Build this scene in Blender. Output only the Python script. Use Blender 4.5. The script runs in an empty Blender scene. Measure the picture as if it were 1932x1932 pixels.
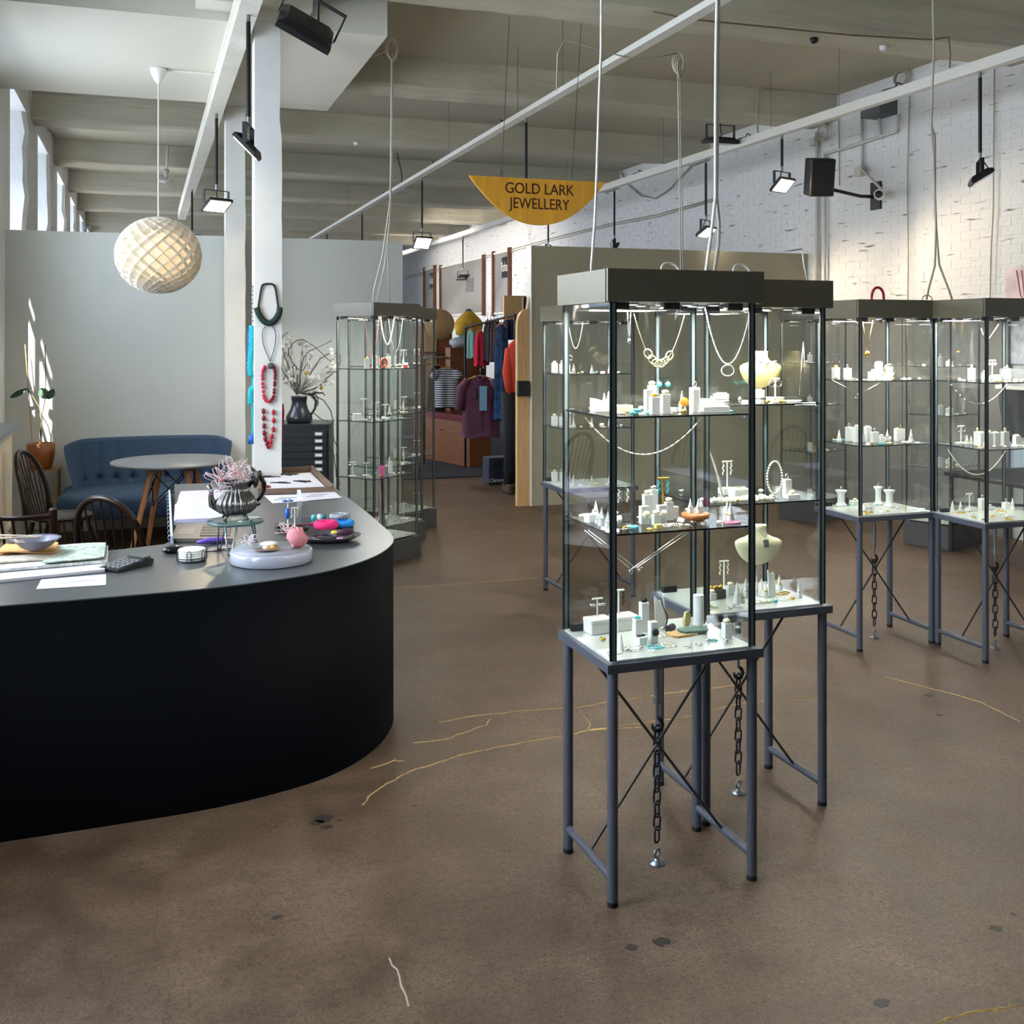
import bpy, math, random
from mathutils import Vector, Matrix, Euler
PI = math.pi
C = bpy.context.scene.collection
sc = bpy.context.scene
rnd = random.Random(7)
# ------------------------------------------------------------------ camera, exposure
F = 2000.0; HZ = 636.0; CX = 966.0; H = 1.6; YAW = math.atan(694/2000.0)
SA, CA = math.sin(YAW), math.cos(YAW)
cam = bpy.data.cameras.new('camera'); co = bpy.data.objects.new('camera', cam); C.objects.link(co)
cam.sensor_width = 36; cam.lens = F/1932*36; cam.shift_y = -(966-HZ)/1932
co.location = (0, 0, H); co.rotation_euler = (PI/2, 0, -YAW); cam.clip_end = 200
sc.camera = co
sc.view_settings.view_transform = 'Standard'; sc.view_settings.look = 'None'
sc.view_settings.gamma = 1; sc.view_settings.use_curve_mapping = False
sc.view_settings.exposure = 0.4
sc.cycles.transparent_max_bounces = 40
sc.cycles.max_bounces = 8
# ------------------------------------------------------------------ world: clear bright sky
w = bpy.data.worlds.new('sky'); sc.world = w; w.use_nodes = True
bg = w.node_tree.nodes['Background']; bg.inputs[0].default_value = (0.42, 0.62, 1.0, 1); bg.inputs[1].default_value = 1.6
# ------------------------------------------------------------------ sun
sd = bpy.data.lights.new('sun', 'SUN'); sd.energy = 60; sd.angle = math.radians(.6); sd.color = (1, .95, .86)
so = bpy.data.objects.new('sun', sd); C.objects.link(so)
SUN = Vector((0.20, 1.0, -0.74)).normalized()
so.rotation_euler = SUN.to_track_quat('-Z', 'Y').to_euler()

def ray(px):
    return CA*(px-272)/F, CA+SA*(CX-px)/F
def fl(px, py, z=0.0):
    Z = F*(H-z)/(py-HZ); a, b = ray(px)
    return Vector((a*Z, b*Z, z))
def atY(px, py, Y):
    a, b = ray(px); Z = Y/b
    return Vector((a*Z, Y, H-(py-HZ)/F*Z))
def atX(px, py, X):
    a, b = ray(px); Z = X/a
    return Vector((X, b*Z, H-(py-HZ)/F*Z))
def proj(p):
    Z = p[0]*SA+p[1]*CA; l = p[0]*CA-p[1]*SA
    return CX+F*l/Z, HZ-(p[2]-H)/Z*F

# window daylight (area lights stand outside the window openings in the left wall)
WIN = [(-1.35, 0.5), (2.0, 3.15), (3.85, 5.85), (7.02, 8.55), (9.75, 11.05), (12.2, 13.55), (14.85, 16.2), (17.4, 18.7), (19.9, 21.2), (22.4, 24)]
def area(name, loc, rot, sx, sy, e, col):
    d = bpy.data.lights.new(name, 'AREA'); d.shape = 'RECTANGLE'; d.size = sx; d.size_y = sy; d.energy = e; d.color = col
    o = bpy.data.objects.new(name, d); C.objects.link(o); o.location = loc; o.rotation_euler = rot
    return o
for i, (y0, y1) in enumerate(WIN):
    e = [4, 125, 135, 105, 80, 80, 80, 70, 60, 60][i]
    area('window_light', (-1.62 if i < 4 else -2.5, (y0+y1)/2, 2.1), (0, -PI/2+.5, 0), 2.0, y1-y0, e*1.0, (0.86, 0.93, 1.0))

# ------------------------------------------------------------------ materials
MATS = {}
def lin(c): return tuple(((v/255)/12.92 if v/255 <= .04045 else ((v/255+.055)/1.055)**2.4) for v in c)
def mat(name, col=0, rough=.6, metal=0, noise=0, nscale=8, bump=0, bscale=40, emit=0, spec=.5, stretch=None, trans=0, alpha=1):
    if name in MATS: return MATS[name]
    m = bpy.data.materials.new(name); m.use_nodes = True; MATS[name] = m
    nt = m.node_tree; b = nt.nodes['Principled BSDF']; c = lin(col)
    b.inputs['Base Color'].default_value = (*c, 1); b.inputs['Roughness'].default_value = rough
    b.inputs['Metallic'].default_value = metal; b.inputs['Specular IOR Level'].default_value = spec
    if trans: b.inputs['Transmission Weight'].default_value = trans
    if alpha < 1: b.inputs['Alpha'].default_value = alpha
    if emit:
        b.inputs['Emission Color'].default_value = (*c, 1); b.inputs['Emission Strength'].default_value = emit
    tc = nt.nodes.new('ShaderNodeTexCoord'); mp = nt.nodes.new('ShaderNodeMapping')
    nt.links.new(tc.outputs['Object'], mp.inputs[0])
    if stretch: mp.inputs['Scale'].default_value = stretch
    if noise:
        n = nt.nodes.new('ShaderNodeTexNoise'); n.inputs['Scale'].default_value = nscale; n.inputs['Detail'].default_value = 6
        nt.links.new(mp.outputs[0], n.inputs['Vector'])
        r = nt.nodes.new('ShaderNodeValToRGB')
        r.color_ramp.elements[0].position = .3; r.color_ramp.elements[1].position = .7
        r.color_ramp.elements[0].color = (*[v*(1-noise) for v in c], 1); r.color_ramp.elements[1].color = (*[min(1, v*(1+noise)) for v in c], 1)
        nt.links.new(n.outputs['Fac'], r.inputs[0]); nt.links.new(r.outputs[0], b.inputs['Base Color'])
    if bump:
        n2 = nt.nodes.new('ShaderNodeTexNoise'); n2.inputs['Scale'].default_value = bscale; n2.inputs['Detail'].default_value = 5
        nt.links.new(mp.outputs[0], n2.inputs['Vector'])
        bu = nt.nodes.new('ShaderNodeBump'); bu.inputs['Strength'].default_value = bump; bu.inputs['Distance'].default_value = .01
        nt.links.new(n2.outputs['Fac'], bu.inputs['Height']); nt.links.new(bu.outputs[0], b.inputs['Normal'])
    return m
def glassmat(name, tint, ior=1.5, rough=0.0):
    if name in MATS: return MATS[name]
    m = bpy.data.materials.new(name); m.use_nodes = True; MATS[name] = m; nt = m.node_tree
    nt.nodes.remove(nt.nodes['Principled BSDF']); out = nt.nodes['Material Output']
    t = nt.nodes.new('ShaderNodeBsdfTransparent'); t.inputs[0].default_value = (*tint, 1)
    g = nt.nodes.new('ShaderNodeBsdfGlossy'); g.inputs['Roughness'].default_value = rough
    fr = nt.nodes.new('ShaderNodeFresnel'); ge = nt.nodes.new('ShaderNodeNewGeometry'); mr = nt.nodes.new('ShaderNodeMapRange')
    mr.inputs['To Min'].default_value = ior; mr.inputs['To Max'].default_value = 1/ior   # thin sheet: the exit face reflects like the entry face
    nt.links.new(ge.outputs['Backfacing'], mr.inputs['Value']); nt.links.new(mr.outputs['Result'], fr.inputs[0])
    mx = nt.nodes.new('ShaderNodeMixShader')
    nt.links.new(fr.outputs[0], mx.inputs[0]); nt.links.new(t.outputs[0], mx.inputs[1]); nt.links.new(g.outputs[0], mx.inputs[2])
    nt.links.new(mx.outputs[0], out.inputs[0])
    return m
GL = glassmat('clear_glass', (.982, .992, .989))
GLP = glassmat('window_glass', (.97, .98, .98))
ACR = glassmat('acrylic', (.86, .89, .88), 1.49, .12)
FROST = mat('frosted_acrylic', (240, 240, 236), .5, trans=.25)
WHITE = mat('white_gloss', (238, 238, 232), .4)
IVORY = mat('ivory', (238, 228, 190), .5)
CAPM = mat('cap_board_paint', (104, 98, 80), .3, noise=.05, nscale=30)
STEEL = mat('grey_painted_steel', (84, 88, 98), .42, .25)
CHAINM = mat('dark_iron_chain', (60, 62, 66), .45, .8, noise=.2, nscale=60)
ZINC = mat('zinc', (150, 155, 160), .35, .9)
BLACK = mat('black_plastic', (18, 18, 20), .45)
EDGE = mat('dark_glass_edge', (16, 26, 27), .45, spec=.3)
EDGEL = mat('pale_glass_edge', (112, 124, 128), .4)
SILVER = mat('silver', (225, 225, 220), .22, 1)
GOLD = mat('gold', (225, 180, 80), .25, 1)
PEARL = mat('pearl', (240, 232, 214), .25)
TURQ = mat('turquoise_stone', (70, 185, 195), .35)
AMBER = mat('amber_resin', (225, 165, 60), .3)
BASEM = mat('mirror_base_plate', (225, 228, 222), .12, .35)
WOOD = mat('turned_wood', (176, 104, 52), .4, noise=.25, nscale=12, stretch=(1, 1, 8))
PINE = mat('pale_pine_board', (205, 165, 115), .5, noise=.15, nscale=5, stretch=(14, 14, 1))
DARKWOOD = mat('dark_stained_wood', (38, 23, 18), .3, noise=.3, nscale=10, stretch=(1, 1, .2))
MIDWOOD = mat('oak_leg', (176, 122, 78), .45, noise=.2, nscale=8, stretch=(6, 6, 1))
BROWNWOOD = mat('brown_wood', (122, 70, 36), .45, noise=.2, nscale=5, stretch=(1, 1, 6))
PAPER = mat('paper', (214, 212, 220), .8)
CREAM = mat('painted_timber', (226, 222, 210), .6, noise=.05, nscale=4, bump=.3, bscale=30)
CORD = mat('white_cord', (225, 220, 208), .5)
CORDG = mat('grey_cord', (176, 168, 150), .6)
def emis(name, col, s):
    if name in MATS: return MATS[name]
    m = bpy.data.materials.new(name); m.use_nodes = True; MATS[name] = m; nt = m.node_tree
    nt.nodes.remove(nt.nodes['Principled BSDF']); e = nt.nodes.new('ShaderNodeEmission')
    e.inputs[0].default_value = (*col, 1); e.inputs[1].default_value = s
    nt.links.new(e.outputs[0], nt.nodes['Material Output'].inputs[0]); return m
LAMPON = emis('lit_lamp', (1, .86, .62), 30)
PUCK = emis('led_puck', (1, .97, .9), 14)

# ------------------------------------------------------------------ mesh builder
class MB:
    def __init__(s): s.v = []; s.f = []; s.sm = []
    def add(s, vs, fs, smooth=False, M=None):
        o = len(s.v)
        s.v += [tuple(M @ Vector(p)) if M else tuple(p) for p in vs]
        s.f += [tuple(i+o for i in f) for f in fs]; s.sm += [smooth]*len(fs); return s
    def box(s, x0, x1, y0, y1, z0, z1, M=None):
        vs = [(x0,y0,z0),(x1,y0,z0),(x1,y1,z0),(x0,y1,z0),(x0,y0,z1),(x1,y0,z1),(x1,y1,z1),(x0,y1,z1)]
        return s.add(vs, [(0,3,2,1),(4,5,6,7),(0,1,5,4),(1,2,6,5),(2,3,7,6),(3,0,4,7)], False, M)
    def cb(s, c, d, M=None):   # centred box
        return s.box(c[0]-d[0]/2, c[0]+d[0]/2, c[1]-d[1]/2, c[1]+d[1]/2, c[2]-d[2]/2, c[2]+d[2]/2, M)
    def rbox(s, x0, x1, y0, y1, z0, z1, r=.01, n=3, M=None):  # box with rounded vertical corners and chamfered rims
        pts = []
        for cx, cy, a0 in ((x1-r, y1-r, 0), (x0+r, y1-r, PI/2), (x0+r, y0+r, PI), (x1-r, y0+r, 1.5*PI)):
            for i in range(n+1):
                a = a0+i*PI/2/n; pts.append((cx, cy, math.cos(a), math.sin(a)))
        rows = [(z0, .6*r), (z0+.4*r, r), (z1-.4*r, r), (z1, .6*r)]
        N = len(pts); vs = []; fs = []
        for z, rr in rows: vs += [(p[0]+p[2]*rr, p[1]+p[3]*rr, z) for p in pts]
        for k in range(3):
            for i in range(N): fs.append((k*N+i, k*N+(i+1) % N, (k+1)*N+(i+1) % N, (k+1)*N+i))
        fs.append(tuple(range(N))[::-1]); fs.append(tuple(3*N+i for i in range(N)))
        return s.add(vs, fs, False, M)
    def cyl(s, p0, p1, r0, r1=None, n=12, cap=True):
        if r1 is None: r1 = r0
        p0 = Vector(p0); p1 = Vector(p1); d = (p1-p0)
        if d.length < 1e-6: return s
        q = d.to_track_quat('Z', 'Y'); vs = []
        for p, r in ((p0, r0), (p1, r1)):
            for i in range(n):
                a = 2*PI*i/n; vs.append(p+q @ Vector((r*math.cos(a), r*math.sin(a), 0)))
        fs = [(i, (i+1) % n, n+(i+1) % n, n+i) for i in range(n)]
        s.add(vs, fs, True)
        if cap: s.add([vs[i] for i in range(n)], [tuple(range(n))[::-1]]); s.add([vs[n+i] for i in range(n)], [tuple(range(n))])
        return s
    def tube(s, pts, r, n=6, closed=False, flat=1.0):
        pts = [Vector(p) for p in pts]; m = len(pts); vs = []; up = None
        for k in range(m):
            a = pts[(k-1) % m] if (closed or k > 0) else pts[k]; b = pts[(k+1) % m] if (closed or k < m-1) else pts[k]
            t = (b-a)
            if t.length < 1e-9: t = Vector((0, 0, 1))
            t.normalize()
            if up is None: up = t.orthogonal().normalized()
            u = up-t*up.dot(t)
            if u.length < 1e-5: u = t.orthogonal()
            u.normalize(); up = u; v = t.cross(u); rr = r[k] if isinstance(r, (list, tuple)) else r
            for i in range(n):
                q = 2*PI*i/n; vs.append(pts[k]+(u*math.cos(q)+v*math.sin(q)*flat)*rr)
        fs = []
        for k in range(m if closed else m-1):
            for i in range(n): fs.append((k*n+i, k*n+(i+1) % n, ((k+1) % m)*n+(i+1) % n, ((k+1) % m)*n+i))
        if not closed: fs.append(tuple(range(n))[::-1]); fs.append(tuple((m-1)*n+i for i in range(n)))
        return s.add(vs, fs, True)
    def lathe(s, prof, c=(0, 0, 0), n=20, sx=1, sy=1, M=None):
        vs = []; m = len(prof)
        for r, z in prof:
            for i in range(n):
                a = 2*PI*i/n; vs.append((c[0]+r*sx*math.cos(a), c[1]+r*sy*math.sin(a), c[2]+z))
        fs = [(k*n+i, k*n+(i+1) % n, (k+1)*n+(i+1) % n, (k+1)*n+i) for k in range(m-1) for i in range(n)]
        if prof[0][0] > 1e-5: fs.append(tuple(range(n))[::-1])
        if prof[-1][0] > 1e-5: fs.append(tuple((m-1)*n+i for i in range(n)))
        return s.add(vs, fs, True, M)
    def ball(s, c, r, n=8, sz=1, sx=1, sy=1):
        m = max(4, n//2+1)
        return s.lathe([(max(1e-6, r*math.sin(PI*k/m)), -r*sz*math.cos(PI*k/m)) for k in range(m+1)], c, n, sx, sy)
    def torus(s, c, R, r, q=None, n=16, m=6, sx=1):
        q = q or Matrix.Identity(3)
        pts = [Vector(c)+q @ Vector((R*sx*math.cos(2*PI*i/n), R*math.sin(2*PI*i/n), 0)) for i in range(n)]
        return s.tube(pts, r, m, True)
    def prism(s, poly, h0, h1, axis='z', M=None):
        n = len(poly)
        def P(p, h):
            return (p[0], p[1], h) if axis == 'z' else ((p[0], h, p[1]) if axis == 'y' else (h, p[0], p[1]))
        vs = [P(p, h0) for p in poly]+[P(p, h1) for p in poly]
        fs = [tuple(range(n))[::-1], tuple(n+i for i in range(n))]+[(i, (i+1) % n, n+(i+1) % n, n+i) for i in range(n)]
        return s.add(vs, fs, False, M)
    def grid(s, fn, nu, nv, smooth=True):
        vs = [fn(i/nu, j/nv) for j in range(nv+1) for i in range(nu+1)]
        fs = [(j*(nu+1)+i, j*(nu+1)+i+1, (j+1)*(nu+1)+i+1, (j+1)*(nu+1)+i) for j in range(nv) for i in range(nu)]
        return s.add(vs, fs, smooth)
    def mesh(s, name, m):
        me = bpy.data.meshes.new(name); me.from_pydata(s.v, [], s.f); me.materials.append(m)
        me.polygons.foreach_set('use_smooth', s.sm); me.update(); me.validate()
        return me
    def build(s, name, m, parent=None, loc=None, world=False):
        L = Vector(loc) if loc is not None else None
        if world and parent is not None:
            L0 = parent['_o'] if '_o' in parent else (0, 0, 0)
            s.v = [(p[0]-L0[0], p[1]-L0[1], p[2]-L0[2]) for p in s.v]
        elif world and L is not None:
            s.v = [(p[0]-L[0], p[1]-L[1], p[2]-L[2]) for p in s.v]
        o = bpy.data.objects.new(name, s.mesh(name, m)); C.objects.link(o)
        if parent: o.parent = parent
        if L is not None: o.location = L
        return o
def obj(name, me, parent=None, loc=None, rot=None, scale=None):
    o = bpy.data.objects.new(name, me); C.objects.link(o)
    if parent: o.parent = parent
    if loc is not None: o.location = loc
    if rot is not None: o.rotation_euler = rot
    if scale is not None: o.scale = scale if hasattr(scale, '__len__') else (scale,)*3
    return o
def tag(o, label, cat, group=None):
    o['label'] = label; o['category'] = cat
    if group: o['group'] = group
    return o
def thing(name, label, cat, loc=(0, 0, 0), rz=0, group=None):
    o = bpy.data.objects.new(name, None); C.objects.link(o); o.location = loc; o.rotation_euler = (0, 0, rz)
    o.empty_display_size = .05; tag(o, label, cat, group); o['_o'] = list(loc); return o
def struct(name, mb, m, parent=None):
    o = mb.build(name, m, parent)
    if not parent: o['kind'] = 'structure'
    return o
def R3(x=0, y=0, z=0): return Euler((x, y, z)).to_matrix()
def T(loc, x=0, y=0, z=0): return Matrix.Translation(Vector(loc)) @ Euler((x, y, z)).to_matrix().to_4x4()

# ================================================================== THE SETTING
XL, XR, Y0, Y1, ZC, ZB = -1.06, 6.53, -3.0, 28.0, 4.01, 3.75
# floor: stained brown concrete
fm = bpy.data.materials.new('stained_concrete'); fm.use_nodes = True; nt = fm.node_tree; b = nt.nodes['Principled BSDF']
tc = nt.nodes.new('ShaderNodeTexCoord')
def noise(sc_, det, rough=.6):
    n = nt.nodes.new('ShaderNodeTexNoise'); n.inputs['Scale'].default_value = sc_; n.inputs['Detail'].default_value = det
    n.inputs['Roughness'].default_value = rough; nt.links.new(tc.outputs['Object'], n.inputs['Vector']); return n
def ramp(src, *els):
    r = nt.nodes.new('ShaderNodeValToRGB'); e = r.color_ramp.elements
    while len(e) < len(els): e.new(.5)
    for k, (p, c) in enumerate(els): e[k].position = p; e[k].color = (*c, 1) if len(c) == 3 else c
    nt.links.new(src, r.inputs[0]); return r
def mixc(fac, a, b_, mode='MIX'):
    m = nt.nodes.new('ShaderNodeMix'); m.data_type = 'RGBA'; m.blend_type = mode
    if hasattr(fac, 'is_linked'): nt.links.new(fac, m.inputs[0])
    else: m.inputs[0].default_value = fac
    for v, i in ((a, 6), (b_, 7)):
        if hasattr(v, 'is_linked'): nt.links.new(v, m.inputs[i])
        else: m.inputs[i].default_value = (*v, 1)
    return m.outputs[2]
n1 = noise(.9, 8, .65); n2 = noise(5, 8, .7); n3 = noise(130, 3, .6); n4 = noise(45, 4, .7)
r1 = ramp(n1.outputs['Fac'], (.3, lin((74, 56, 42))), (.5, lin((93, 75, 60))), (.7, lin((110, 94, 80))))
r2 = ramp(n2.outputs['Fac'], (.3, (.6, .56, .53)), (.7, (1.25, 1.25, 1.25)))
c1 = mixc(1.0, r1.outputs[0], r2.outputs[0], 'MULTIPLY')
r3 = ramp(n3.outputs['Fac'], (.36, (.32, .30, .28)), (.45, (1, 1, 1)), (.57, (1, 1, 1)), (.7, (1.9, 1.8, 1.65)))
c2 = mixc(.8, c1, r3.outputs[0], 'MULTIPLY')
r4 = ramp(n4.outputs['Fac'], (.36, (.55, .52, .5)), (.48, (1, 1, 1)), (.56, (1, 1, 1)), (.68, (1.4, 1.35, 1.28)))
c3 = mixc(.7, c2, r4.outputs[0], 'MULTIPLY')
vo = nt.nodes.new('ShaderNodeTexVoronoi'); vo.inputs['Scale'].default_value = 2.3; nt.links.new(tc.outputs['Object'], vo.inputs['Vector'])
r5 = ramp(vo.outputs['Distance'], (.035, (1, 1, 1)), (.05, (0, 0, 0)))
n5 = noise(.7, 2); r6 = ramp(n5.outputs['Fac'], (.5, (0, 0, 0)), (.53, (.8, .8, .8)))
mk = mixc(1.0, r5.outputs[0], r6.outputs[0], 'MULTIPLY')
c4 = mixc(mk, c3, lin((44, 40, 36)))
nt.links.new(c4, b.inputs['Base Color'])
rr = ramp(n2.outputs['Fac'], (.3, (.42,)*3), (.7, (.62,)*3)); nt.links.new(rr.outputs[0], b.inputs['Roughness'])
bu = nt.nodes.new('ShaderNodeBump'); bu.inputs['Strength'].default_value = .25; bu.inputs['Distance'].default_value = .004
nt.links.new(n3.outputs['Fac'], bu.inputs['Height']); nt.links.new(bu.outputs[0], b.inputs['Normal'])
floor = struct('floor', MB().box(XL-.4, XR+.3, Y0-.2, Y1+.2, -.2, 0), fm)
# dark carpet in the shop behind the partitions
struct('carpet', MB().box(XL, XR, 11.6, Y1, 0, .012), mat('dark_carpet', (44, 48, 56), .95, bump=.5, bscale=300), floor)
# gold-filled cracks (raised ribbons of filler)
GF = mat('gold_crack_filler', (160, 134, 84), .45, .35, noise=.35, nscale=60)
def crack(pts, wd=.008, jag=.012, m=GF, label='gold filled crack'):
    rr = random.Random(len(pts)*7+int(pts[0][0])); P = [fl(x, y) for x, y in pts]; Q = []
    for a, b in zip(P[:-1], P[1:]):
        k = max(2, int((b-a).length/.03))
        for i in range(k):
            t = i/k; q = a.lerp(b, t); Q.append(q+Vector((rr.uniform(-jag, jag)*.45, rr.uniform(-jag, jag)*.45, 0)))
    Q.append(P[-1]); vs = []; fs = []
    for i, q in enumerate(Q):
        t = (Q[min(i+1, len(Q)-1)]-Q[max(i-1, 0)]).normalized(); n = Vector((-t.y, t.x, 0)); h = wd*rr.uniform(.25, .75)
        vs += [q+n*h+Vector((0, 0, -.001)), q+Vector((0, 0, .0025)), q-n*h+Vector((0, 0, -.001))]
    for i in range(len(Q)-1): fs += [(3*i, 3*i+1, 3*i+4, 3*i+3), (3*i+1, 3*i+2, 3*i+5, 3*i+4)]
    o = MB().add(vs, fs).build('crack', m, floor); o['label'] = label
crack([(700, 1450), (745, 1435), (762, 1436)], .006)
crack([(684, 1520), (694, 1503), (730, 1478), (775, 1455), (870, 1425), (960, 1405), (1060, 1390), (1110, 1378), (1215, 1372)], .011)
crack([(780, 1402), (840, 1395), (915, 1368), (925, 1356)], .008)
crack([(830, 1362), (900, 1350), (1000, 1340), (1090, 1335), (1165, 1322), (1300, 1303), (1400, 1292)], .010)
crack([(1090, 1335), (1112, 1362), (1110, 1378)], .008)
crack([(1110, 1378), (1300, 1352), (1380, 1330), (1470, 1320), (1540, 1316)], .007)
crack([(745, 1110), (850, 1103), (960, 1095), (1015, 1090)], .008, .01)
crack([(1670, 1277), (1720, 1290), (1800, 1310), (1850, 1325), (1925, 1362)], .006, .008)
crack([(1765, 1931), (1805, 1918), (1850, 1908), (1925, 1898)], .012, .008)
crack([(735, 1810), (750, 1830), (760, 1860), (772, 1900)], .008, .01, mat('pale_scuff', (150, 138, 124), .7), 'pale scuffed crack')
# stains (thin flat blots on the concrete)
STM = mat('dark_oil_stain', (46, 40, 36), .6)
for x, y, r in ((610, 1545, .03), (598, 1552, .02), (618, 1560, .016), (523, 1730, .012), (1192, 1788, .016), (1247, 1777, .022), (1664, 1892, .021), (1878, 1752, .016), (1752, 1312, .02), (1912, 1725, .008), (781, 1520, .008), (1773, 1349, .014), (640, 1548, .008)):
    p = fl(x, y); k = 14; rr = random.Random(x)
    ps = [(p.x+r*rr.uniform(.7, 1.1)*math.cos(2*PI*i/k)*1.25, p.y+r*rr.uniform(.6, 1.1)*math.sin(2*PI*i/k)) for i in range(k)]
    MB().prism(ps, -.001, .0006).build('stain', STM, floor)

# ceiling
CEILM = mat('ceiling_paint', (182, 175, 154), .85, noise=.04, nscale=2)
ceiling = struct('ceiling', MB().box(XL-.4, XR+.3, Y0-.2, Y1+.2, ZC, ZC+.2), CEILM)
BEAMM = mat('beam_plaster', (192, 186, 166), .8, noise=.09, nscale=3, bump=.9, bscale=9, stretch=(.4, 2, 2.5))
for y in (-1.6, 1.05, 3.65, 6.27, 8.92, 11.42, 14.05, 16.65, 19.1, 21.6, 24.1):
    rb = random.Random(int(y*10)); N = 40; W = .43
    def bf(u, v, y=y, rb=rb):
        return None
    vs = []; fs = []
    for i in range(N+1):
        x = XL-.1+(XR-XL+.2)*i/N; j = [rb.uniform(-.007, .007) for _ in range(4)]
        vs += [(x, y+j[0], ZC+.02), (x, y+j[1], ZB+.02+j[2]), (x, y+.02+j[1], ZB+j[3]), (x, y+W-.02, ZB+j[2]), (x, y+W+j[0], ZB+.02), (x, y+W, ZC+.02)]
    for i in range(N):
        for k in range(5): fs.append((6*i+k, 6*i+k+1, 6*i+6+k+1, 6*i+6+k))
    fs += [tuple(range(6))[::-1], tuple(6*N+k for k in range(6))]
    MB().add(vs, fs).build('beam', BEAMM, ceiling)
# boxed-in lower ceiling over the sitting corner
struct('ceiling_lowered', MB().box(XL-.02, 1.49, 6.76, 9.16, 3.55, ZC+.01), mat('smooth_ceiling_board', (214, 211, 198), .8))
# walls
PLAS = mat('white_wall_paint', (222, 220, 216), .8, noise=.05, nscale=3, bump=.6, bscale=14)
def pierrow():
    mb = MB(); mb.box(XL-.14, XL, Y0-.2, Y1, 0, 1.0); mb.box(XL-.14, XL, Y0-.2, 9.52, 3.4, ZC); mb.box(XL-.14, XL, 9.52, Y1, 3.74, ZC)
    prev = Y0-.2
    for y0, y1 in WIN:
        th = .14 if y0 < 9.5 else .5
        if prev < y0: (mb.box(XL-.14, XL, prev, y0, 1.0, 3.4) if y0 < 9.6 else mb.box(XL-.14, XL, prev, y0, 1.0, 3.74) if prev > 9.6 else mb.box(XL-.14, XL, prev, 9.52, 1.0, 3.4).box(XL-.14, XL, 9.52, y0, 1.0, 3.74))
        prev = y1
    mb.box(XL-.14, XL, prev, Y1, 1.0, 3.74)
    return mb
wl = struct('wall_left', pierrow(), PLAS)
# rough painted piers under the beams, standing in from the windows
struct('trim_3', MB().box(XL-.46, XL-.141, 9.45, 28, 3.74, 4.0).box(XL-.46, XL-.141, 9.45, 28, .6, 1.0).box(XL-.46, XL-.141, 9.3, 9.74, 1.0, 3.74), PLAS)
for y0, y1 in ((11.0, 11.85), (13.5, 14.5), (16.15, 17.1), (18.65, 19.6), (21.15, 22.1)):
    rb = random.Random(int(y0*9)); vs = []; fs = []; N = 26
    for i in range(N+1):
        z = (ZC)*i/N; j = [rb.uniform(-.02, .02) for _ in range(3)]
        vs += [(XL-.45, y0, z), (XL-.02+j[0], y0+j[1]*.6, z), (XL+.015+j[0], y0+.05+j[1]*.6, z), (XL+.01+j[2]*.4, y1, z), (XL-.45, y1, z)]
    for i in range(N):
        for k in range(4): fs.append((5*i+k, 5*i+k+1, 5*i+5+k+1, 5*i+5+k))
    MB().add(vs, fs).build('pier', PLAS, wl)
wr = struct('wall_right', MB().box(XR, XR+.25, Y0-.2, Y1, 0, ZC), PLAS)
# painted bricks standing proud of their joints
BRM = mat('white_painted_brick', (226, 226, 226), .7, noise=.05, nscale=3, bump=.8, bscale=30)
def scuffed(m):
    nt = m.node_tree; b = nt.nodes['Principled BSDF']; g = nt.nodes.new('ShaderNodeNewGeometry'); mp = nt.nodes.new('ShaderNodeMapping'); mp.inputs['Scale'].default_value = (1, 1.3, 11)
    mp.inputs['Rotation'].default_value = (.03, 0, 0)
    n = nt.nodes.new('ShaderNodeTexNoise'); n.inputs['Scale'].default_value = 2.6; n.inputs['Detail'].default_value = 5; r = nt.nodes.new('ShaderNodeValToRGB')
    e = r.color_ramp.elements; c = lin((226, 226, 226)); e[0].position = .30; e[0].color = (*lin((128, 126, 128)), 1); e[1].position = .37; e[1].color = (*c, 1)
    nt.links.new(g.outputs['Position'], mp.inputs[0]); nt.links.new(mp.outputs[0], n.inputs['Vector']); nt.links.new(n.outputs['Fac'], r.inputs[0]); nt.links.new(r.outputs[0], b.inputs['Base Color'])
scuffed(BRM)
brk = MB().rbox(-.006, .006, -.1065, .1065, -.0345, .0345, .003, 1).mesh('brick', BRM)
rest = MB(); cnt = 0; rb = random.Random(3); near = []
for k in range(34):
    z = 1.45+.077*k
    if z > ZC-.03: break
    for i in range(110):
        y = 3.9+.222*i+(.111 if k % 2 else 0)
        if y > Y1-.2: break
        near.append((y, z))
near.sort(key=lambda q: q[0])
vis = [q for q in near if 4.75 < q[0] and 1.85 < q[1]]
sel = set(vis[:300])
for y, z in near:
    x = XR+.0045-rb.uniform(.0, .0022); tl = rb.uniform(-.012, .012)
    if (y, z) in sel: obj('brick', brk, wr, (x, y, z), (tl, 0, 0))
    else: rest.box(x-.006, x+.004, y-.107, y+.107, z-.035, z+.035, None)
o = rest.build('brickwork', BRM, wr); o['kind'] = 'stuff'
struct('wall_back', MB().box(XL-.4, XR+.2, Y1, Y1+.2, 0, ZC), PLAS)
struct('wall_front', MB().box(XL-.4, XR+.2, Y0-.2, Y0, 0, ZC), mat('front_wall_paint', (84, 78, 70), .8))
# partitions
PART = mat('sage_grey_board', (200, 204, 200), .7, noise=.02, nscale=2)
PART2 = mat('taupe_board', (168, 162, 140), .7, noise=.02, nscale=2)
PZ = H+173/F*10.03
struct('wall_partition_left', MB().box(XL, 2.217, 9.42, 9.52, 0, PZ), PART)
pr = struct('wall_partition_right', MB().box(3.465, XR, 9.42, 9.52, 0, PZ), PART2)
MB().box(3.455, 3.465, 9.41, 9.53, 0, PZ).build('edge_strip', WHITE, pr)
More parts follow.
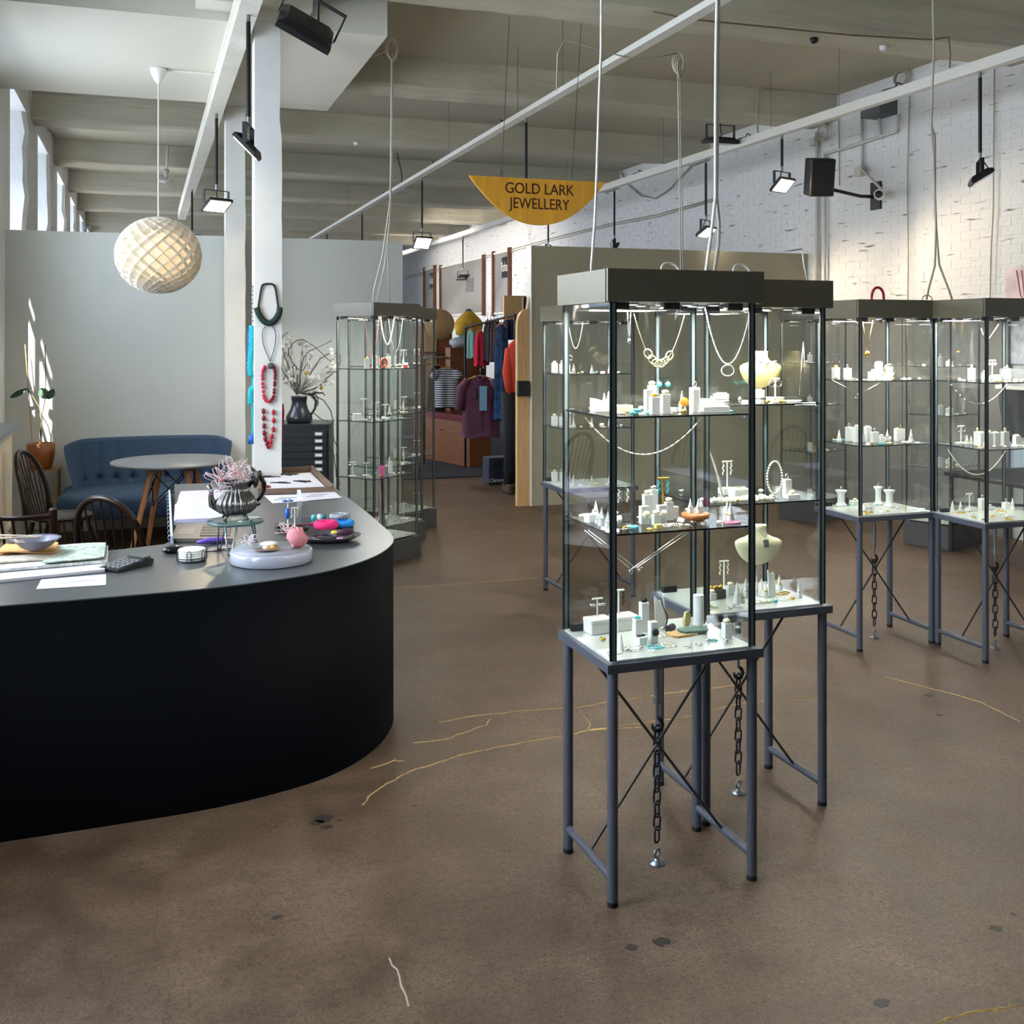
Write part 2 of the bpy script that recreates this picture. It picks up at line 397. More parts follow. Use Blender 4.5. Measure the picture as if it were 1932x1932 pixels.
# windows in the left wall
FRM = mat('window_frame_paint', (205, 208, 205), .5)
for i, (y0, y1) in enumerate(WIN[:6]):
    f_ = MB(); t = .05; zT = 3.4 if i < 4 else 3.745; dx_ = -.3 if i >= 4 else 0; XS = XL; XL = XL+dx_
    f_.box(XL-.12, XL-.06, y0, y0+t, 1.0, zT).box(XL-.12, XL-.06, y1-t, y1, 1.0, zT).box(XL-.12, XL-.06, y0, y1, 1.0, 1.05).box(XL-.12, XL-.06, y0, y1, zT-.05, zT)
    wo = f_.build('window_%d' % (i+1), FRM); wo['kind'] = 'structure'
    nb = 2
    for k in range(1, nb):
        y = y0+(y1-y0)*k/nb; MB().box(XL-.11, XL-.07, y-.018, y+.018, 1.05, zT-.05).build('glazing_bar', FRM, wo)
    for k in range(1, 4):
        z = 1.05+(zT-1.1)*k/4; MB().box(XL-.105, XL-.075, y0+t, y1-t, z-.015, z+.015).build('glazing_bar', FRM, wo)
    MB().box(XL-.092, XL-.088, y0+t, y1-t, 1.05, zT-.05).build('pane', GLP, wo)
    if i == 3: MB().box(XL-.13, XL-.03, y0, y1, 1.0, 1.85).build('sun_patch_mask', FRM, wo)  # added unseen panel, cuts off the bottom of the sun patch
    XL = XS
# unseen block added outside to keep low sun out of the nearer windows
struct('sun_blocker', MB().box(-4.2, -3.2, -22, -8.6, 0, 14), mat('sun_blocker_render', (170, 160, 145), .9))
# sill and boxed parapet in the corner at far left
SILLP = fl(40, 800, 1.0)
sy1 = SILLP.y
sx = SILLP.x
struct('trim_1', MB().box(XL, sx, 5.2, sy1, .985, 1.01), mat('grey_sill_board', (120, 128, 140), .3))
struct('trim_2', MB().box(XL, sx-.055, 5.2, sy1-.02, .36, .985), mat('parapet_cream_board', (226, 214, 192), .7, noise=.06, nscale=4))
t = thing('heating_pipes', 'two fat cream painted heating pipes below the far left window board', 'pipe', (XL+.12, 6.8, .1))
for dx, z, r in ((.10, .29, .045), (.10, .17, .05)):
    MB().tube([(XL+dx+.04, 5.2, z), (XL+dx+.04, 7.6, z), (XL+dx+.03, 8.3, z-.02), (XL+r+.015, 8.6, z-.02)], r, 10).build('pipe', CREAM, t, world=True)
# posts
for i, (px, X, Y, wd) in enumerate(((503, .714, 6.67, .162), (443, .727, 9.28, .162))):
    n = 30; vs = []; fs = []; rb = random.Random(i)
    top = 3.55 if i else 3.52
    for k in range(n+1):
        z = top*k/n; e = rb.uniform(-.003, .003)-(.010 if (i == 0 and z > 2.9) else 0)
        h = wd/2
        vs += [(X-h, Y-h, z), (X+h+e, Y-h, z), (X+h+e, Y+h, z), (X-h, Y+h, z)]
    for k in range(n):
        for j in range(4): fs.append((4*k+j, 4*k+(j+1) % 4, 4*k+4+(j+1) % 4, 4*k+4+j))
    fs.append(tuple(4*n+j for j in range(4)))
    o = MB().add(vs, fs).build('post', mat('white_post_paint', (228, 228, 224), .55, noise=.03, nscale=5), None); o['kind'] = 'structure'
    if i == 0:
        MB().box(X-h-.01, X+h+.01, Y-h-.005, Y+h, 3.52, 3.60).build('cap_block', CREAM, o)
        MB().box(X-.42, X+.26, Y-h-.06, Y+.085, 3.60, 3.82).build('cross_timber', CREAM, o)
    else:
        MB().box(X-h, X+h+.03, Y-h-.01, Y-.02, 3.49, 3.55).build('cap_block', CREAM, o)

# ================================================================== RAILS AND FLOODLIGHTS
ZR = 3.40
t = thing('lighting_beam', 'long cream timber lighting beam running along the white posts', 'beam', (.55, 1, ZR))
MB().box(.49, .60, Y0+.1, 17, ZR, ZR+.15).build('timber', CREAM, t, world=True)
MB().tube([(.487, y, ZR+.10+.01*math.sin(y*5)) for y in [2+i*.5 for i in range(16)]], .006, 5).build('cable', CORD, t, world=True)
RB = mat('white_trunking', (226, 224, 216), .4)
for name, xa, lab, sw, hh in (('lighting_rail', 2.93, 'thin white ceiling lighting rail over the middle of the shop', .075, .04), ('lighting_rail', 5.36, 'white ceiling lighting rail nearest the white brick wall', .07, .075)):
    t = thing(name, lab, 'rail', (xa, 1, ZR))
    MB().box(xa-sw/2, xa+sw/2, Y0+.1, 26, ZR, ZR+hh).build('trunking', RB, t, world=True)
    for y in (3.0, 5.2, 7.3, 8.3, 10.4, 13.2, 16, 19, 22):
        MB().cyl((xa, y, ZR+.03), (xa, y, ZC), .003, n=5).build('hanger_wire', ZINC, t, world=True)
    for y in (4.2, 6.5, 8.6, 10.9, 13.4):
        MB().tube([(xa-.01, y, ZR+hh), (xa-.03, y+.05, ZR+hh+.03), (xa, y+.12, ZR+hh+.012), (xa+.01, y+.25, ZR+hh+.02), (xa, y+.34, ZR+hh)], .006, 5).build('cable', BLACK, t, world=True)
t = None
def flood(X, Y, rod, yaw, tilt, lit, label, s=1.0, grp=None, ztop=ZR, energy=25, up=False, roll=0):
    t = thing('floodlight', label, 'lamp', (X, Y, ztop), 0, grp)
    zt = -rod
    if rod > .02:
        MB().cyl((0, 0, 0), (0, 0, -.045), .011, n=8).build('swivel', ZINC, t)
        MB().cyl((0, 0, -.04), (0, 0, zt+.05), .0125, n=10).build('rod', BLACK, t)
        MB().cyl((0, 0, zt+.055), (0, 0, zt), .011, n=10).build('collar', ZINC, t)
    Rz = T((0, 0, zt), z=yaw) @ T((0, 0, 0), y=roll)
    hw, hh_ = .105*s, .08*s; dz = -.11*s if not up else .11*s
    br = MB()
    for sgn in (-1, 1): br.cb((sgn*(hw+.006), 0, dz/2), (.004, .026*s, abs(dz)), Rz)
    br.cb((0, 0, 0), (2*hw+.016, .026*s, .004), Rz); br.build('bracket', BLACK, t)
    M = Rz @ T((0, 0, dz), x=tilt)   # housing faces local -Z after tilt
    hb = MB(); a = .022*s
    hb.add([(-hw,-hh_,-a),(hw,-hh_,-a),(hw,hh_,-a),(-hw,hh_,-a),(-hw,-hh_,0),(hw,-hh_,0),(hw,hh_,0),(-hw,hh_,0),(-hw*.75,-hh_*.7,a),(hw*.75,-hh_*.7,a),(hw*.75,hh_*.7,a),(-hw*.75,hh_*.7,a)],
           [(0,3,2,1),(0,1,5,4),(1,2,6,5),(2,3,7,6),(3,0,4,7),(4,5,9,8),(5,6,10,9),(6,7,11,10),(7,4,8,11),(8,9,10,11)], False, M)
    hb.build('housing', BLACK, t)
    MB().cb((0, 0, -a-.001), (2*hw-.03*s, 2*hh_-.03*s, .004), M).build('lens', LAMPON if lit else mat('dark_lens', (60, 64, 70), .15), t)
    MB().tube([(0, 0, zt+.02), Rz @ Vector((.02, .03, -.03*s)), Rz @ Vector((.04, .045, -.06*s)), Rz @ Vector((0, .03, dz*.9))], .005, 5).build('cable', BLACK, t)
    if lit:
        d = bpy.data.lights.new('flood', 'SPOT'); d.energy = energy; d.color = (1, .82, .58); d.spot_size = 2.2; d.spot_blend = .6; d.shadow_soft_size = .06
        lo = bpy.data.objects.new('flood_light', d); C.objects.link(lo)
        base = Vector((X, Y, ztop)); p = base+(M @ Vector((0, 0, -a-.03)))
        dr = (M.to_3x3() @ Vector((0, 0, -1))); lo.location = p; lo.rotation_euler = dr.to_track_quat('-Z', 'Y').to_euler()
def onrail(px, py, X, zr=ZR):
    Z = F*(zr-H)/(HZ-py); a, b = ray(px); return b*Z
flood(.60, 3.88, .575, .1, .75, False, 'large black floodlight at the top left above the sofa corner, nearest the camera', 1.0, roll=.42)
flood(.55, onrail(468, 28, .55), .62, 1.3, .8, True, 'lit black floodlight on a long rod beside the nearer white post', energy=30)
flood(.55, onrail(406, 214, .55), .62, .5, -.55, True, 'lit black floodlight on a rod beside the farther white post', energy=40)
flood(.55, onrail(358, 357, .55), .55, .3, -.5, True, 'black floodlight on a thin rod just behind the paper globe lamp', energy=20)
flood(2.96, onrail(992, 222, 2.96), .6, 2.4, -.7, False, 'black floodlight on a rod hidden behind the gold shop sign')
flood(2.96, onrail(798, 335, 2.96), .62, .25, -.9, True, 'lit floodlight on the middle rail left of the gold shop sign', energy=40)
flood(2.96, onrail(688, 400, 2.96), .62, .2, .4, False, 'black rod floodlight on the middle rail above the sage partition')
flood(2.96, onrail(617, 438, 2.96), .4, .2, .4, False, 'farthest tiny black floodlight on the middle ceiling rail')
flood(5.36, onrail(1472, 254, 5.36), .33, 0.35, -.75, True, 'lit floodlight on a short rod on the rail left of the speaker', energy=65)
flood(5.36, onrail(1843, 135, 5.36), .6, -2.2, .55, False, 'unlit black floodlight on a long rod at the top right')
flood(5.36, onrail(1168, 355, 5.36), .62, 1.2, -1.0, False, 'unlit black floodlight on a rod right of the gold sign')
flood(5.36, onrail(1335, 300, 5.36), .62, .6, -.6, True, 'small lit floodlight just above the taupe partition behind the white cord', energy=90)
flood(5.36, onrail(1055, 395, 5.36), .5, .9, -.7, False, 'black rod floodlight below the tip of the gold sign')
flood(5.36, onrail(866, 445, 5.36), .62, 2.3, -.6, False, 'black floodlight hanging in front of the framed posters')
pp = atY(1353, 262, 8.9)
flood(pp.x, 8.84, 0, .0, .1, False, 'black floodlight fixed upright under the beam beside the rail', ztop=pp.z+.12, s=1.35)

# ================================================================== CORDS
def cord(label, pts, r=.004, m=CORD, grp=None, name='ceiling_flex', split=None, coil=None, coilr=.06):
    p0 = Vector(pts[-1]); t = thing(name, label, 'cord', p0, 0, grp)
    MB().tube(pts, r, 6).build('cord', m, t, world=True)
    if split:
        for q in split: MB().tube(q, r, 6).build('cord', m, t, world=True)
    if coil:
        mb = MB(); c = Vector(coil)
        for k in range(4):
            mb.torus(c+Vector((.004*k, 0, -.006*k)), coilr, r*.9, R3(PI/2, 0, -YAW+.25*k), 18, 5, sx=.55)
        mb.build('coil', m, t, world=True)
    return t
def YP(Y, *pts): return [atY(x, y, Y) for x, y in pts]
cord('white flex dropping onto the left end of the nearest glass case', YP(3.0, (1136, -150), (1134, 100), (1130, 200), (1126, 330), (1122, 420), (1116, 500), (1116, 515)), .0042)
cord('thick double white flex dropping onto the right part of the nearest glass case', YP(2.98, (1353, -200), (1353, 0), (1351, 100), (1350, 250), (1350, 370), (1342, 440), (1333, 505), (1332, 512)), .0055,
     split=[YP(2.985, (1358, -200), (1356, 0), (1354, 200), (1352, 370), (1357, 420), (1356, 460), (1349, 505), (1348, 512))])
cord('looped double cord with a coil above the second glass case', YP(3.35, (1279, 130), (1280, 200), (1282, 350), (1285, 540)), .0022, CORDG, coil=atY(1279, 118, 3.35), coilr=.036,
     split=[YP(3.35, (1283, 130), (1284, 250), (1287, 400), (1289, 540)), YP(3.35, (1279, 100), (1240, 108), (1200, 112), (1166, 104), (1110, 88), (1064, 77), (1052, 100), (1050, 172))])
cord('pair of thin cords with a tangled coil above the rotated corner case', YP(7.6, (739, 100), (738, 250), (736, 380), (722, 480), (706, 545), (703, 574)), .005, CORD, coil=atY(738, 90, 7.6), coilr=.075,
     split=[YP(7.62, (741, 100), (739, 300), (737, 400), (726, 500), (710, 575)), YP(7.62, (737, 380), (731, 480), (735, 573)), YP(7.62, (736, 70), (728, 98), (700, 108), (690, 108)), YP(7.62, (738, 72), (737, 62), (732, 60))])
cord('long pale cords dropping between the two right-hand glass cases', YP(4.6, (1759, -100), (1760, 0), (1762, 90), (1757, 235), (1762, 300), (1766, 420), (1764, 500), (1752, 545), (1748, 565)), .006, CORDG,
     split=[YP(4.62, (1757, 235), (1764, 260), (1764, 400), (1772, 500), (1792, 552), (1796, 565))])
cord('thin pale cord running straight down the brick wall behind the left of the right-hand cases', [atX(x, y, XR-.03) for x, y in ((1716, 178), (1714, 250), (1712, 360), (1714, 480), (1713, 545), (1712, 640))], .006, CORDG)
cord('thin pale cord down the brick wall at the far right', [atX(x, y, XR-.03) for x, y in ((1876, 125), (1875, 250), (1874, 400), (1870, 470), (1868, 555), (1867, 640))], .006, CORDG)
cord('thin white cord falling to the right end of the second glass case', YP(3.3, (1513, 470), (1517, 500), (1524, 532)), .0028, CORD,
     split=[YP(3.3, (1513, 470), (1490, 473), (1470, 474))])
cord('slack grey cable looping on the brick wall behind the gold sign', [atX(x, y, XR-.03) for x, y in ((1172, 325), (1185, 348), (1210, 370), (1236, 375), (1262, 358), (1290, 328), (1305, 312))], .009, CORDG)
t = thing('wall_conduit', 'thin grey double conduit running along the brick wall below the rail', 'conduit', (XR-.02, 12, 3))
for k in (0, 4):
    MB().tube([atX(x, y+k, XR-.03) for x, y in ((1345, 375), (1240, 405), (1150, 422), (1050, 447), (960, 472), (830, 506), (766, 522))], .008, 5).build('conduit', CORDG, t, world=True)
t = thing('beam_conduit', 'thin brown cable pinned along the large beam at the top right', 'cable', (4, 6.2, 3.8))
MB().tube(YP(6.25, (1232, 22), (1300, 36), (1400, 46), (1500, 56), (1600, 66), (1700, 72), (1760, 75), (1790, 70), (1793, 100), (1792, 128)), .006, 5).build('cable', mat('brown_cable', (120, 104, 80), .6), t, world=True)
t = thing('beam_conduit', 'pale conduit bent along the beam end above the short lamp rod', 'conduit', (5.3, 8.9, 3.9))
MB().tube(YP(8.89, (1583, 178), (1520, 173), (1440, 169), (1430, 175), (1428, 215), (1430, 250)), .009, 5).build('conduit', CORDG, t, world=True)
# ================================================================== WALL FITTINGS, RIGHT WALL
def wx(px, py, d=.0): return atX(px, py, XR-d)
PIPE = mat('white_conduit', (205, 203, 196), .5)
t = thing('wall_pipes', 'pair of vertical conduits on the brick wall beside the speaker', 'pipe', wx(1541, 470))
MB().tube([wx(1541, 250, .04), wx(1541, 560, .04)], .02, 8).build('pipe', PIPE, t, world=True)
MB().tube([wx(1556, 290, .04), wx(1556, 600, .04)], .016, 8).build('pipe', PIPE, t, world=True)
MB().tube([wx(1556, 290, .04), wx(1600, 278, .04), wx(1692, 247, .04), wx(1696, 215, .04)], .016, 8).build('pipe', PIPE, t, world=True)
p = wx(1536, 267, .05); MB().cb(p, (.06, .09, .08)).build('junction_box', PIPE, t, world=True)
MB().tube([wx(1582, 212, .03), wx(1583, 260, .03), wx(1584, 350, .03)], .007, 6).build('cable', CORDG, t, world=True)
mb = MB(); c = wx(1552, 250, .06)
for k in range(3): mb.torus(c, .085-.01*k, .006, R3(0, PI/2, .1*k), 18, 5, sx=1)
mb.build('cable_coil', CORDG, t, world=True)
# coil near the ceiling
cp = wx(1703, 148, .05); t = thing('cable_coil', 'pale coil of cable resting on the rail at the top right', 'cable', cp)
mb = MB()
for k in range(4): mb.torus(cp+Vector((-.01*k, 0, 0)), .09-.008*k, .006, R3(0, PI/2, .1*k), 20, 5)
mb.build('coil', CORDG, t, world=True)
# speaker
p = wx(1560, 340, .0); spk = Vector((ray(1546)[0]*9.55, ray(1546)[1]*9.55, H+(HZ-334)/F*9.55))
t = thing('wall_speaker', 'black box loudspeaker tilted on a wall bracket below the right rail', 'speaker', spk)
M = T(spk, x=.22, z=-.35)
MB().rbox(-.11, .11, -.12, .12, -.165, .165, .02, 3, M).build('cabinet', BLACK, t, world=True)
MB().cb((0, -.122, 0), (.19, .008, .29), M).build('grille', mat('speaker_grille', (26, 26, 28), .8, bump=.6, bscale=300), t, world=True)
MB().tube([M @ Vector((.06, .12, -.1)), (6.3, spk.y+.15, spk.z-.13), (6.52, spk.y+.2, spk.z-.12)], .016, 8).build('bracket_arm', BLACK, t, world=True)
MB().box(6.505, 6.53, spk.y+.13, spk.y+.27, spk.z-.24, spk.z+.02).build('wall_plate', BLACK, t, world=True)
# camera
p = wx(1630, 324); t = thing('security_camera', 'small white dome security camera on an angled arm on the brick wall', 'camera', p)
MB().cb(p+Vector((-.04, 0, 0)), (.07, .10, .085)).build('mounting_box', PIPE, t, world=True)
MB().tube([wx(1626, 215, .03), wx(1627, 318, .03)], .014, 6).build('conduit', PIPE, t, world=True)
q = wx(1660, 366, .16); MB().tube([p+Vector((-.06, -.03, .03)), q+Vector((.02, .01, .05))], .012, 8).build('arm', PIPE, t, world=True)
MB().cyl(q+Vector((.03, .04, .0)), q+Vector((-.05, -.05, -.01)), .052, .046, 18).build('housing', WHITE, t, world=True)
MB().ball(q+Vector((-.055, -.055, -.012)), .035, 12).build('lens', BLACK, t, world=True)
# grey junction box near rail
t = thing('junction_box', 'dark grey metal box mounted under the rail at the upper right', 'box', wx(1672, 205))
p = wx(1675, 203); MB().rbox(p.x-.2, p.x, p.y-.14, p.y+.14, p.z-.09, p.z+.09, .01, 2).build('box', mat('dark_grey_box', (92, 95, 98), .5), t, world=True)
MB().tube([(p.x-.05, p.y+.06, p.z-.09), (p.x-.03, p.y+.06, p.z-.26)], .016, 8).build('pipe', PIPE, t, world=True)
# sprinkler and ceiling heads
t = thing('sprinkler_head', 'white sprinkler drop with a round head left of the timber lighting beam', 'sprinkler', atY(313, 300, 13.9))
MB().tube(YP(13.9, (316, 275), (315, 318)), .018, 8).build('pipe', PIPE, t, world=True)
c = atY(313, 340, 13.9); MB().lathe([(.02, .14), (.05, .12), (.02, .07), (.02, .01), (.09, 0), (.09, -.02), (.01, -.04)], c, 16).build('head', PIPE, t, world=True)
for i, (x, y, Yb, lab) in enumerate(((1667, 102, 6.5, 'tiny white ceiling sensor on the beam above the right-hand cases'), (1536, 78, 6.5, 'tiny dark hole plug in the beam at the top right'), (672, 278, 11.6, 'tiny grey detector under the beam near the sage partition'))):
    p = atY(x, y, Yb); p.z = ZB
    o = MB().lathe([(.03, 0.005), (.03, -.02), (.015, -.035), (.001, -.035)], (0, 0, 0), 12).build('ceiling_sensor', WHITE if i != 1 else BLACK, None, p); tag(o, lab, 'sensor')
p = atY(756, 361, 13.6); t = thing('ceiling_detector', 'grey smoke detector under the middle ceiling rail', 'detector', (p.x, p.y, p.z))
MB().rbox(-.09, .09, -.09, .09, -.03, .03, .03, 3).build('housing', PIPE, t)
MB().tube([(0, 0, .03), (.02, 0, .2), (-.05, 0, ZC-p.z)], .008, 5).build('cable', mat('red_brown_cable', (90, 50, 44), .6), t)

# ================================================================== GOLD SIGN
s0 = atY(885, 334, 6.9); s1 = atY(1141, 342, 6.9); sw = s1.x-s0.x; sx0 = (s0.x+s1.x)/2; sz = (s0.z+s1.z)/2; sh = sw*.318
t = thing('hanging_sign', 'gold half moon wooden shop sign hung on two wires from the beam', 'sign', (sx0, 6.9, sz-sh))
poly = [(sx0-sw/2, sz), (sx0+sw/2, sz)]
for i in range(1, 24):
    u = 1-2*i/24; poly.append((sx0+sw/2*u, sz-sh*(1-abs(u)**2.1)))
SG = mat('gilded_wood', (244, 176, 62), .32, .15, noise=.16, nscale=3, stretch=(6, 1, .6))
MB().prism(poly, 6.888, 6.912, 'y').build('board', SG, t, world=True)
for px, py in ((946, 333), (1079, 336)):
    q = atY(px, py, 6.9)
    MB().cyl(q, (q.x-.004, 6.72, ZB), .0022, n=5).build('wire', mat('dark_wire', (70, 64, 54), .5, .6), t, world=True)
    MB().torus(q+Vector((0, 0, .012)), .012, .0028, R3(PI/2, 0, 0), 12, 5).build('eye_hook', ZINC, t, world=True)
    MB().torus(q+Vector((0, 0, .036)), .014, .003, R3(PI/2, PI/2, 0), 12, 5, sx=.7).build('eye_hook', ZINC, t, world=True)
def text(body, loc, size, m, parent, rz=0, rx=PI/2, ext=.001, align='CENTER', name='lettering', sxs=1.0):
    c = bpy.data.curves.new('txt', 'FONT'); c.body = body; c.size = size; c.extrude = ext; c.align_x = align; c.align_y = 'CENTER'
    c.offset = 0
    o = bpy.data.objects.new('tmp', c); C.objects.link(o)
    dg = bpy.context.evaluated_depsgraph_get(); me = bpy.data.meshes.new_from_object(o.evaluated_get(dg)); bpy.data.objects.remove(o)
    L0 = parent['_o'] if '_o' in parent else (0, 0, 0)
    # one object per letter: split the glyphs by connected faces
    par = list(range(len(me.vertices)))
    def find(i):
        while par[i] != i: par[i] = par[par[i]]; i = par[i]
        return i
    for p in me.polygons:
        r0 = find(p.vertices[0])
        for v in p.vertices[1:]: par[find(v)] = r0
    isl = {}
    for p in me.polygons: isl.setdefault(find(p.vertices[0]), []).append(tuple(p.vertices))
    for fs in isl.values():
        ids = sorted({v for f in fs for v in f}); ix = {v: k for k, v in enumerate(ids)}; mb = MB()
        mb.add([tuple(me.vertices[v].co) for v in ids], [tuple(ix[v] for v in f) for f in fs])
        n = mb.build('letter', m, parent); n.location = Vector(loc)-Vector(L0); n.rotation_euler = (rx, 0, rz); n.scale = (sxs, 1, 1)
LT = mat('maroon_lettering', (70, 26, 16), .5)
text('GOLD LARK', (sx0+.005, 6.886, atY(1012, 358, 6.9).z), .106, LT, t, sxs=.88)
text('JEWELLERY', (sx0+.005, 6.886, atY(1012, 386, 6.9).z), .106, LT, t, sxs=.84)

# ================================================================== PENDANT GLOBE
pc = Vector(atY(299, 482, 1)*0); Zp = 7.7; a, b_ = ray(299); pc = Vector((a*Zp, b_*Zp, H+(HZ-482)/F*Zp)); PR = .305
t = thing('paper_globe_lamp', 'large white globe pendant lamp of diagonal diamond cells over the round table', 'lamp', pc)
SHADE = bpy.data.materials.new('shade_paper'); SHADE.use_nodes = True; n_ = SHADE.node_tree
bb = n_.nodes['Principled BSDF']; bb.inputs['Base Color'].default_value = (.92, .90, .85, 1); bb.inputs['Roughness'].default_value = .6
tr = n_.nodes.new('ShaderNodeBsdfTranslucent'); tr.inputs[0].default_value = (.95, .88, .74, 1); mx = n_.nodes.new('ShaderNodeMixShader'); mx.inputs[0].default_value = .3
n_.links.new(bb.outputs[0], mx.inputs[1]); n_.links.new(tr.outputs[0], mx.inputs[2]); n_.links.new(mx.outputs[0], n_.nodes['Material Output'].inputs[0])
def sph(th, ph, r): return (r*math.cos(ph)*math.cos(th), r*math.cos(ph)*math.sin(th), .92*r*math.sin(ph))
inner = MB()
inner.grid(lambda u, v: sph(2*PI*u, -1.35+2.65*v, PR*.86), 48, 24); inner.build('inner_shade', SHADE, t)
NF = 17
def finmesh(sgn):
    mb = MB(); N = 26; vs = []; fs = []
    for i in range(N+1):
        ph = -1.42+2.84*i/N; th = sgn*1.35*math.asinh(math.tan(ph))*.72
        vs += [sph(th, ph, PR*.85), sph(th, ph, PR)]
        vs += [sph(th+.035/max(.2, math.cos(ph)), ph, PR*.85)]
    for i in range(N): fs += [(3*i, 3*i+1, 3*i+4, 3*i+3), (3*i+1, 3*i+2, 3*i+5, 3*i+4)]
    return mb.add(vs, fs).mesh('fin', SHADE)
for sgn in (-1, 1):
    fmz = finmesh(sgn)
    for k in range(NF): obj('fin', fmz, t, (0, 0, 0), (0, 0, 2*PI*k/NF))
MB().cyl((0, 0, PR*.9), (0, 0, 3.55-pc.z-.06), .0055, n=8).build('cable', CORD, t)
MB().lathe([(.006, -.115), (.02, -.10), (.05, -.045), (.058, -.01), (.058, 0)], (0, 0, 3.55-pc.z), 20).build('ceiling_cup', WHITE, t)
MB().tube([(.05, 0, 3.545-pc.z), (.5, .01, 3.545-pc.z), (.55-pc.x-.08, -.02, 3.545-pc.z)], .009, 6).build('surface_cable', CORD, t)
MB().ball((0, 0, 0), .05, 14).build('bulb', emis('bulb', (1, .75, .42), 5), t)
d = bpy.data.lights.new('globe', 'POINT'); d.energy = 9; d.color = (1, .72, .4); d.shadow_soft_size = .06
lo = bpy.data.objects.new('globe_light', d); C.objects.link(lo); lo.location = pc

# ================================================================== SHOWCASES
CW, CD = .45, .33
CASES = {}
def link_mesh():
    mb = MB(); pts = []
    for i in range(14):
        a = 2*PI*i/14; x = .0115*math.cos(a); z = .0115*math.sin(a)+(.013 if math.sin(a) > 0 else -.013); pts.append((x, 0, z))
    return mb.tube(pts, .0035, 5, True).mesh('link', CHAINM)
LINK = link_mesh()
_cache = {}
def cmesh(key, fn):
    if key not in _cache: _cache[key] = fn()
    return _cache[key]
def showcase(key, label, x, y, rz=0, kind='stand', contents=True, ph=.17, light=9, chain=True):
    t = thing('glass_showcase', label, 'display case', (x, y, 0), rz, 'tall glass display cases with taupe caps')
    W, D = CW, CD; r = .0155
    zb, zt = (.685, 1.70) if kind == 'stand' else (ph, 1.75)
    def part(name, mb_fn, m, loc=None):
        return obj(name, cmesh((name, kind, ph if kind != 'stand' else 0, m.name, loc if name in ('leg', 'foot_rail', 'glass_panel') and False else name), lambda: mb_fn().mesh(name, m)), t, loc)
    if kind == 'stand':
        leg = cmesh('leg', lambda: MB().cyl((0, 0, .012), (0, 0, zb-.02), r, n=16).mesh('leg', STEEL))
        foot = cmesh('foot', lambda: MB().cyl((0, 0, 0), (0, 0, .014), r*1.02, n=16).mesh('foot', BLACK))
        for lx in (0, W):
            for ly in (0, D):
                l = obj('leg', leg, t, (lx, ly, 0)); obj('foot_cap', foot, l)
        fr = cmesh('foot_rail', lambda: MB().cyl((0, .012, .075), (0, D-.012, .075), .0125, n=14).mesh('foot_rail', STEEL))
        for lx in (0, W): obj('foot_rail', fr, t, (lx, 0, 0))
        br = cmesh('brace', lambda: MB().cyl((-.003, D/2, zb-.02), (W-.0, D/2-.0, .07), .0045, n=8).mesh('brace', mat('dark_rod', (62, 58, 56), .5, .4)))
        obj('brace', br, t, (0, -.005, 0)); obj('brace', br, t, (W, .005, 0), None, (-1, 1, 1))
        def tf():
            e = .025; mb = MB(); q = .028
            mb.box(-e, W+e, -e, -e+q, zb-.025, zb).box(-e, W+e, D+e-q, D+e, zb-.025, zb).box(-e, -e+q, -e+q, D+e-q, zb-.025, zb).box(W+e-q, W+e, -e+q, D+e-q, zb-.025, zb)
            return mb.mesh('top_frame', STEEL)
        obj('top_frame', cmesh('top_frame', tf), t)
        gx0, gx1, gy0, gy1 = -.012, W+.002, -.012, D+.012
    else:
        PLM = mat('charcoal_plinth', (78, 76, 78), .6, noise=.06, nscale=5)
        obj('plinth', cmesh(('plinth', ph), lambda: MB().rbox(-.028, W+.028, -.028, D+.028, 0, ph-.012, .004, 1).mesh('plinth', PLM)), t)
        gx0, gx1, gy0, gy1 = -.012, W+.012, -.012, D+.012
    g = .005
    def pane(n, a, c_):
        obj('glass_panel', cmesh(('pane', n, kind, ph), lambda: MB().box(*a, zb+.006, zt).mesh('glass_panel', GL)), t)
    pane('f', (gx0, gx1, gy0, gy0+g), 0); pane('b', (gx0, gx1, gy1-g, gy1), 0)
    pane('l', (gx0, gx0+g, gy0+g, gy1-g), 0); pane('r', (gx1-g, gx1, gy0+g, gy1-g), 0)
    def prof(sx_, sy_):
        mb = MB(); a = .0028
        mb.box(-a, a, -a, a, zb+.006, zt); mb.box((.016 if sx_ > 0 else -.016)-a*.7, (.016 if sx_ > 0 else -.016)+a*.7, -a, a, zb+.006, zt)
        return mb.mesh('corner_profile', EDGE)
    def profl(sx_):
        return MB().box(.003 if sx_ > 0 else -.0135, .0135 if sx_ > 0 else -.003, -.0015, .0025, zb+.006, zt).mesh('pale_edge', EDGEL)
    for cx_, s_ in ((gx0+.001, 1), (gx1-.001, -1)):
        for cy_ in (gy0+.001, gy1-.001):
            q = obj('corner_profile', cmesh(('prof', s_, kind, ph), lambda: prof(s_, 1)), t, (cx_, cy_, 0))
            obj('edge_strip', cmesh(('profl', s_, kind, ph), lambda: profl(s_)), q)
    # base plate and shelves
    obj('base_plate', cmesh(('base', kind, ph), lambda: MB().box(gx0+g, gx1-g, gy0+g, gy1-g, zb-.001, zb+.006).mesh('base_plate', BASEM)), t)
    hs = (1.04, 1.37) if kind == 'stand' else (.60, 1.0, 1.37)
    SHM = glassmat('shelf_glass', (.95, .975, .965))
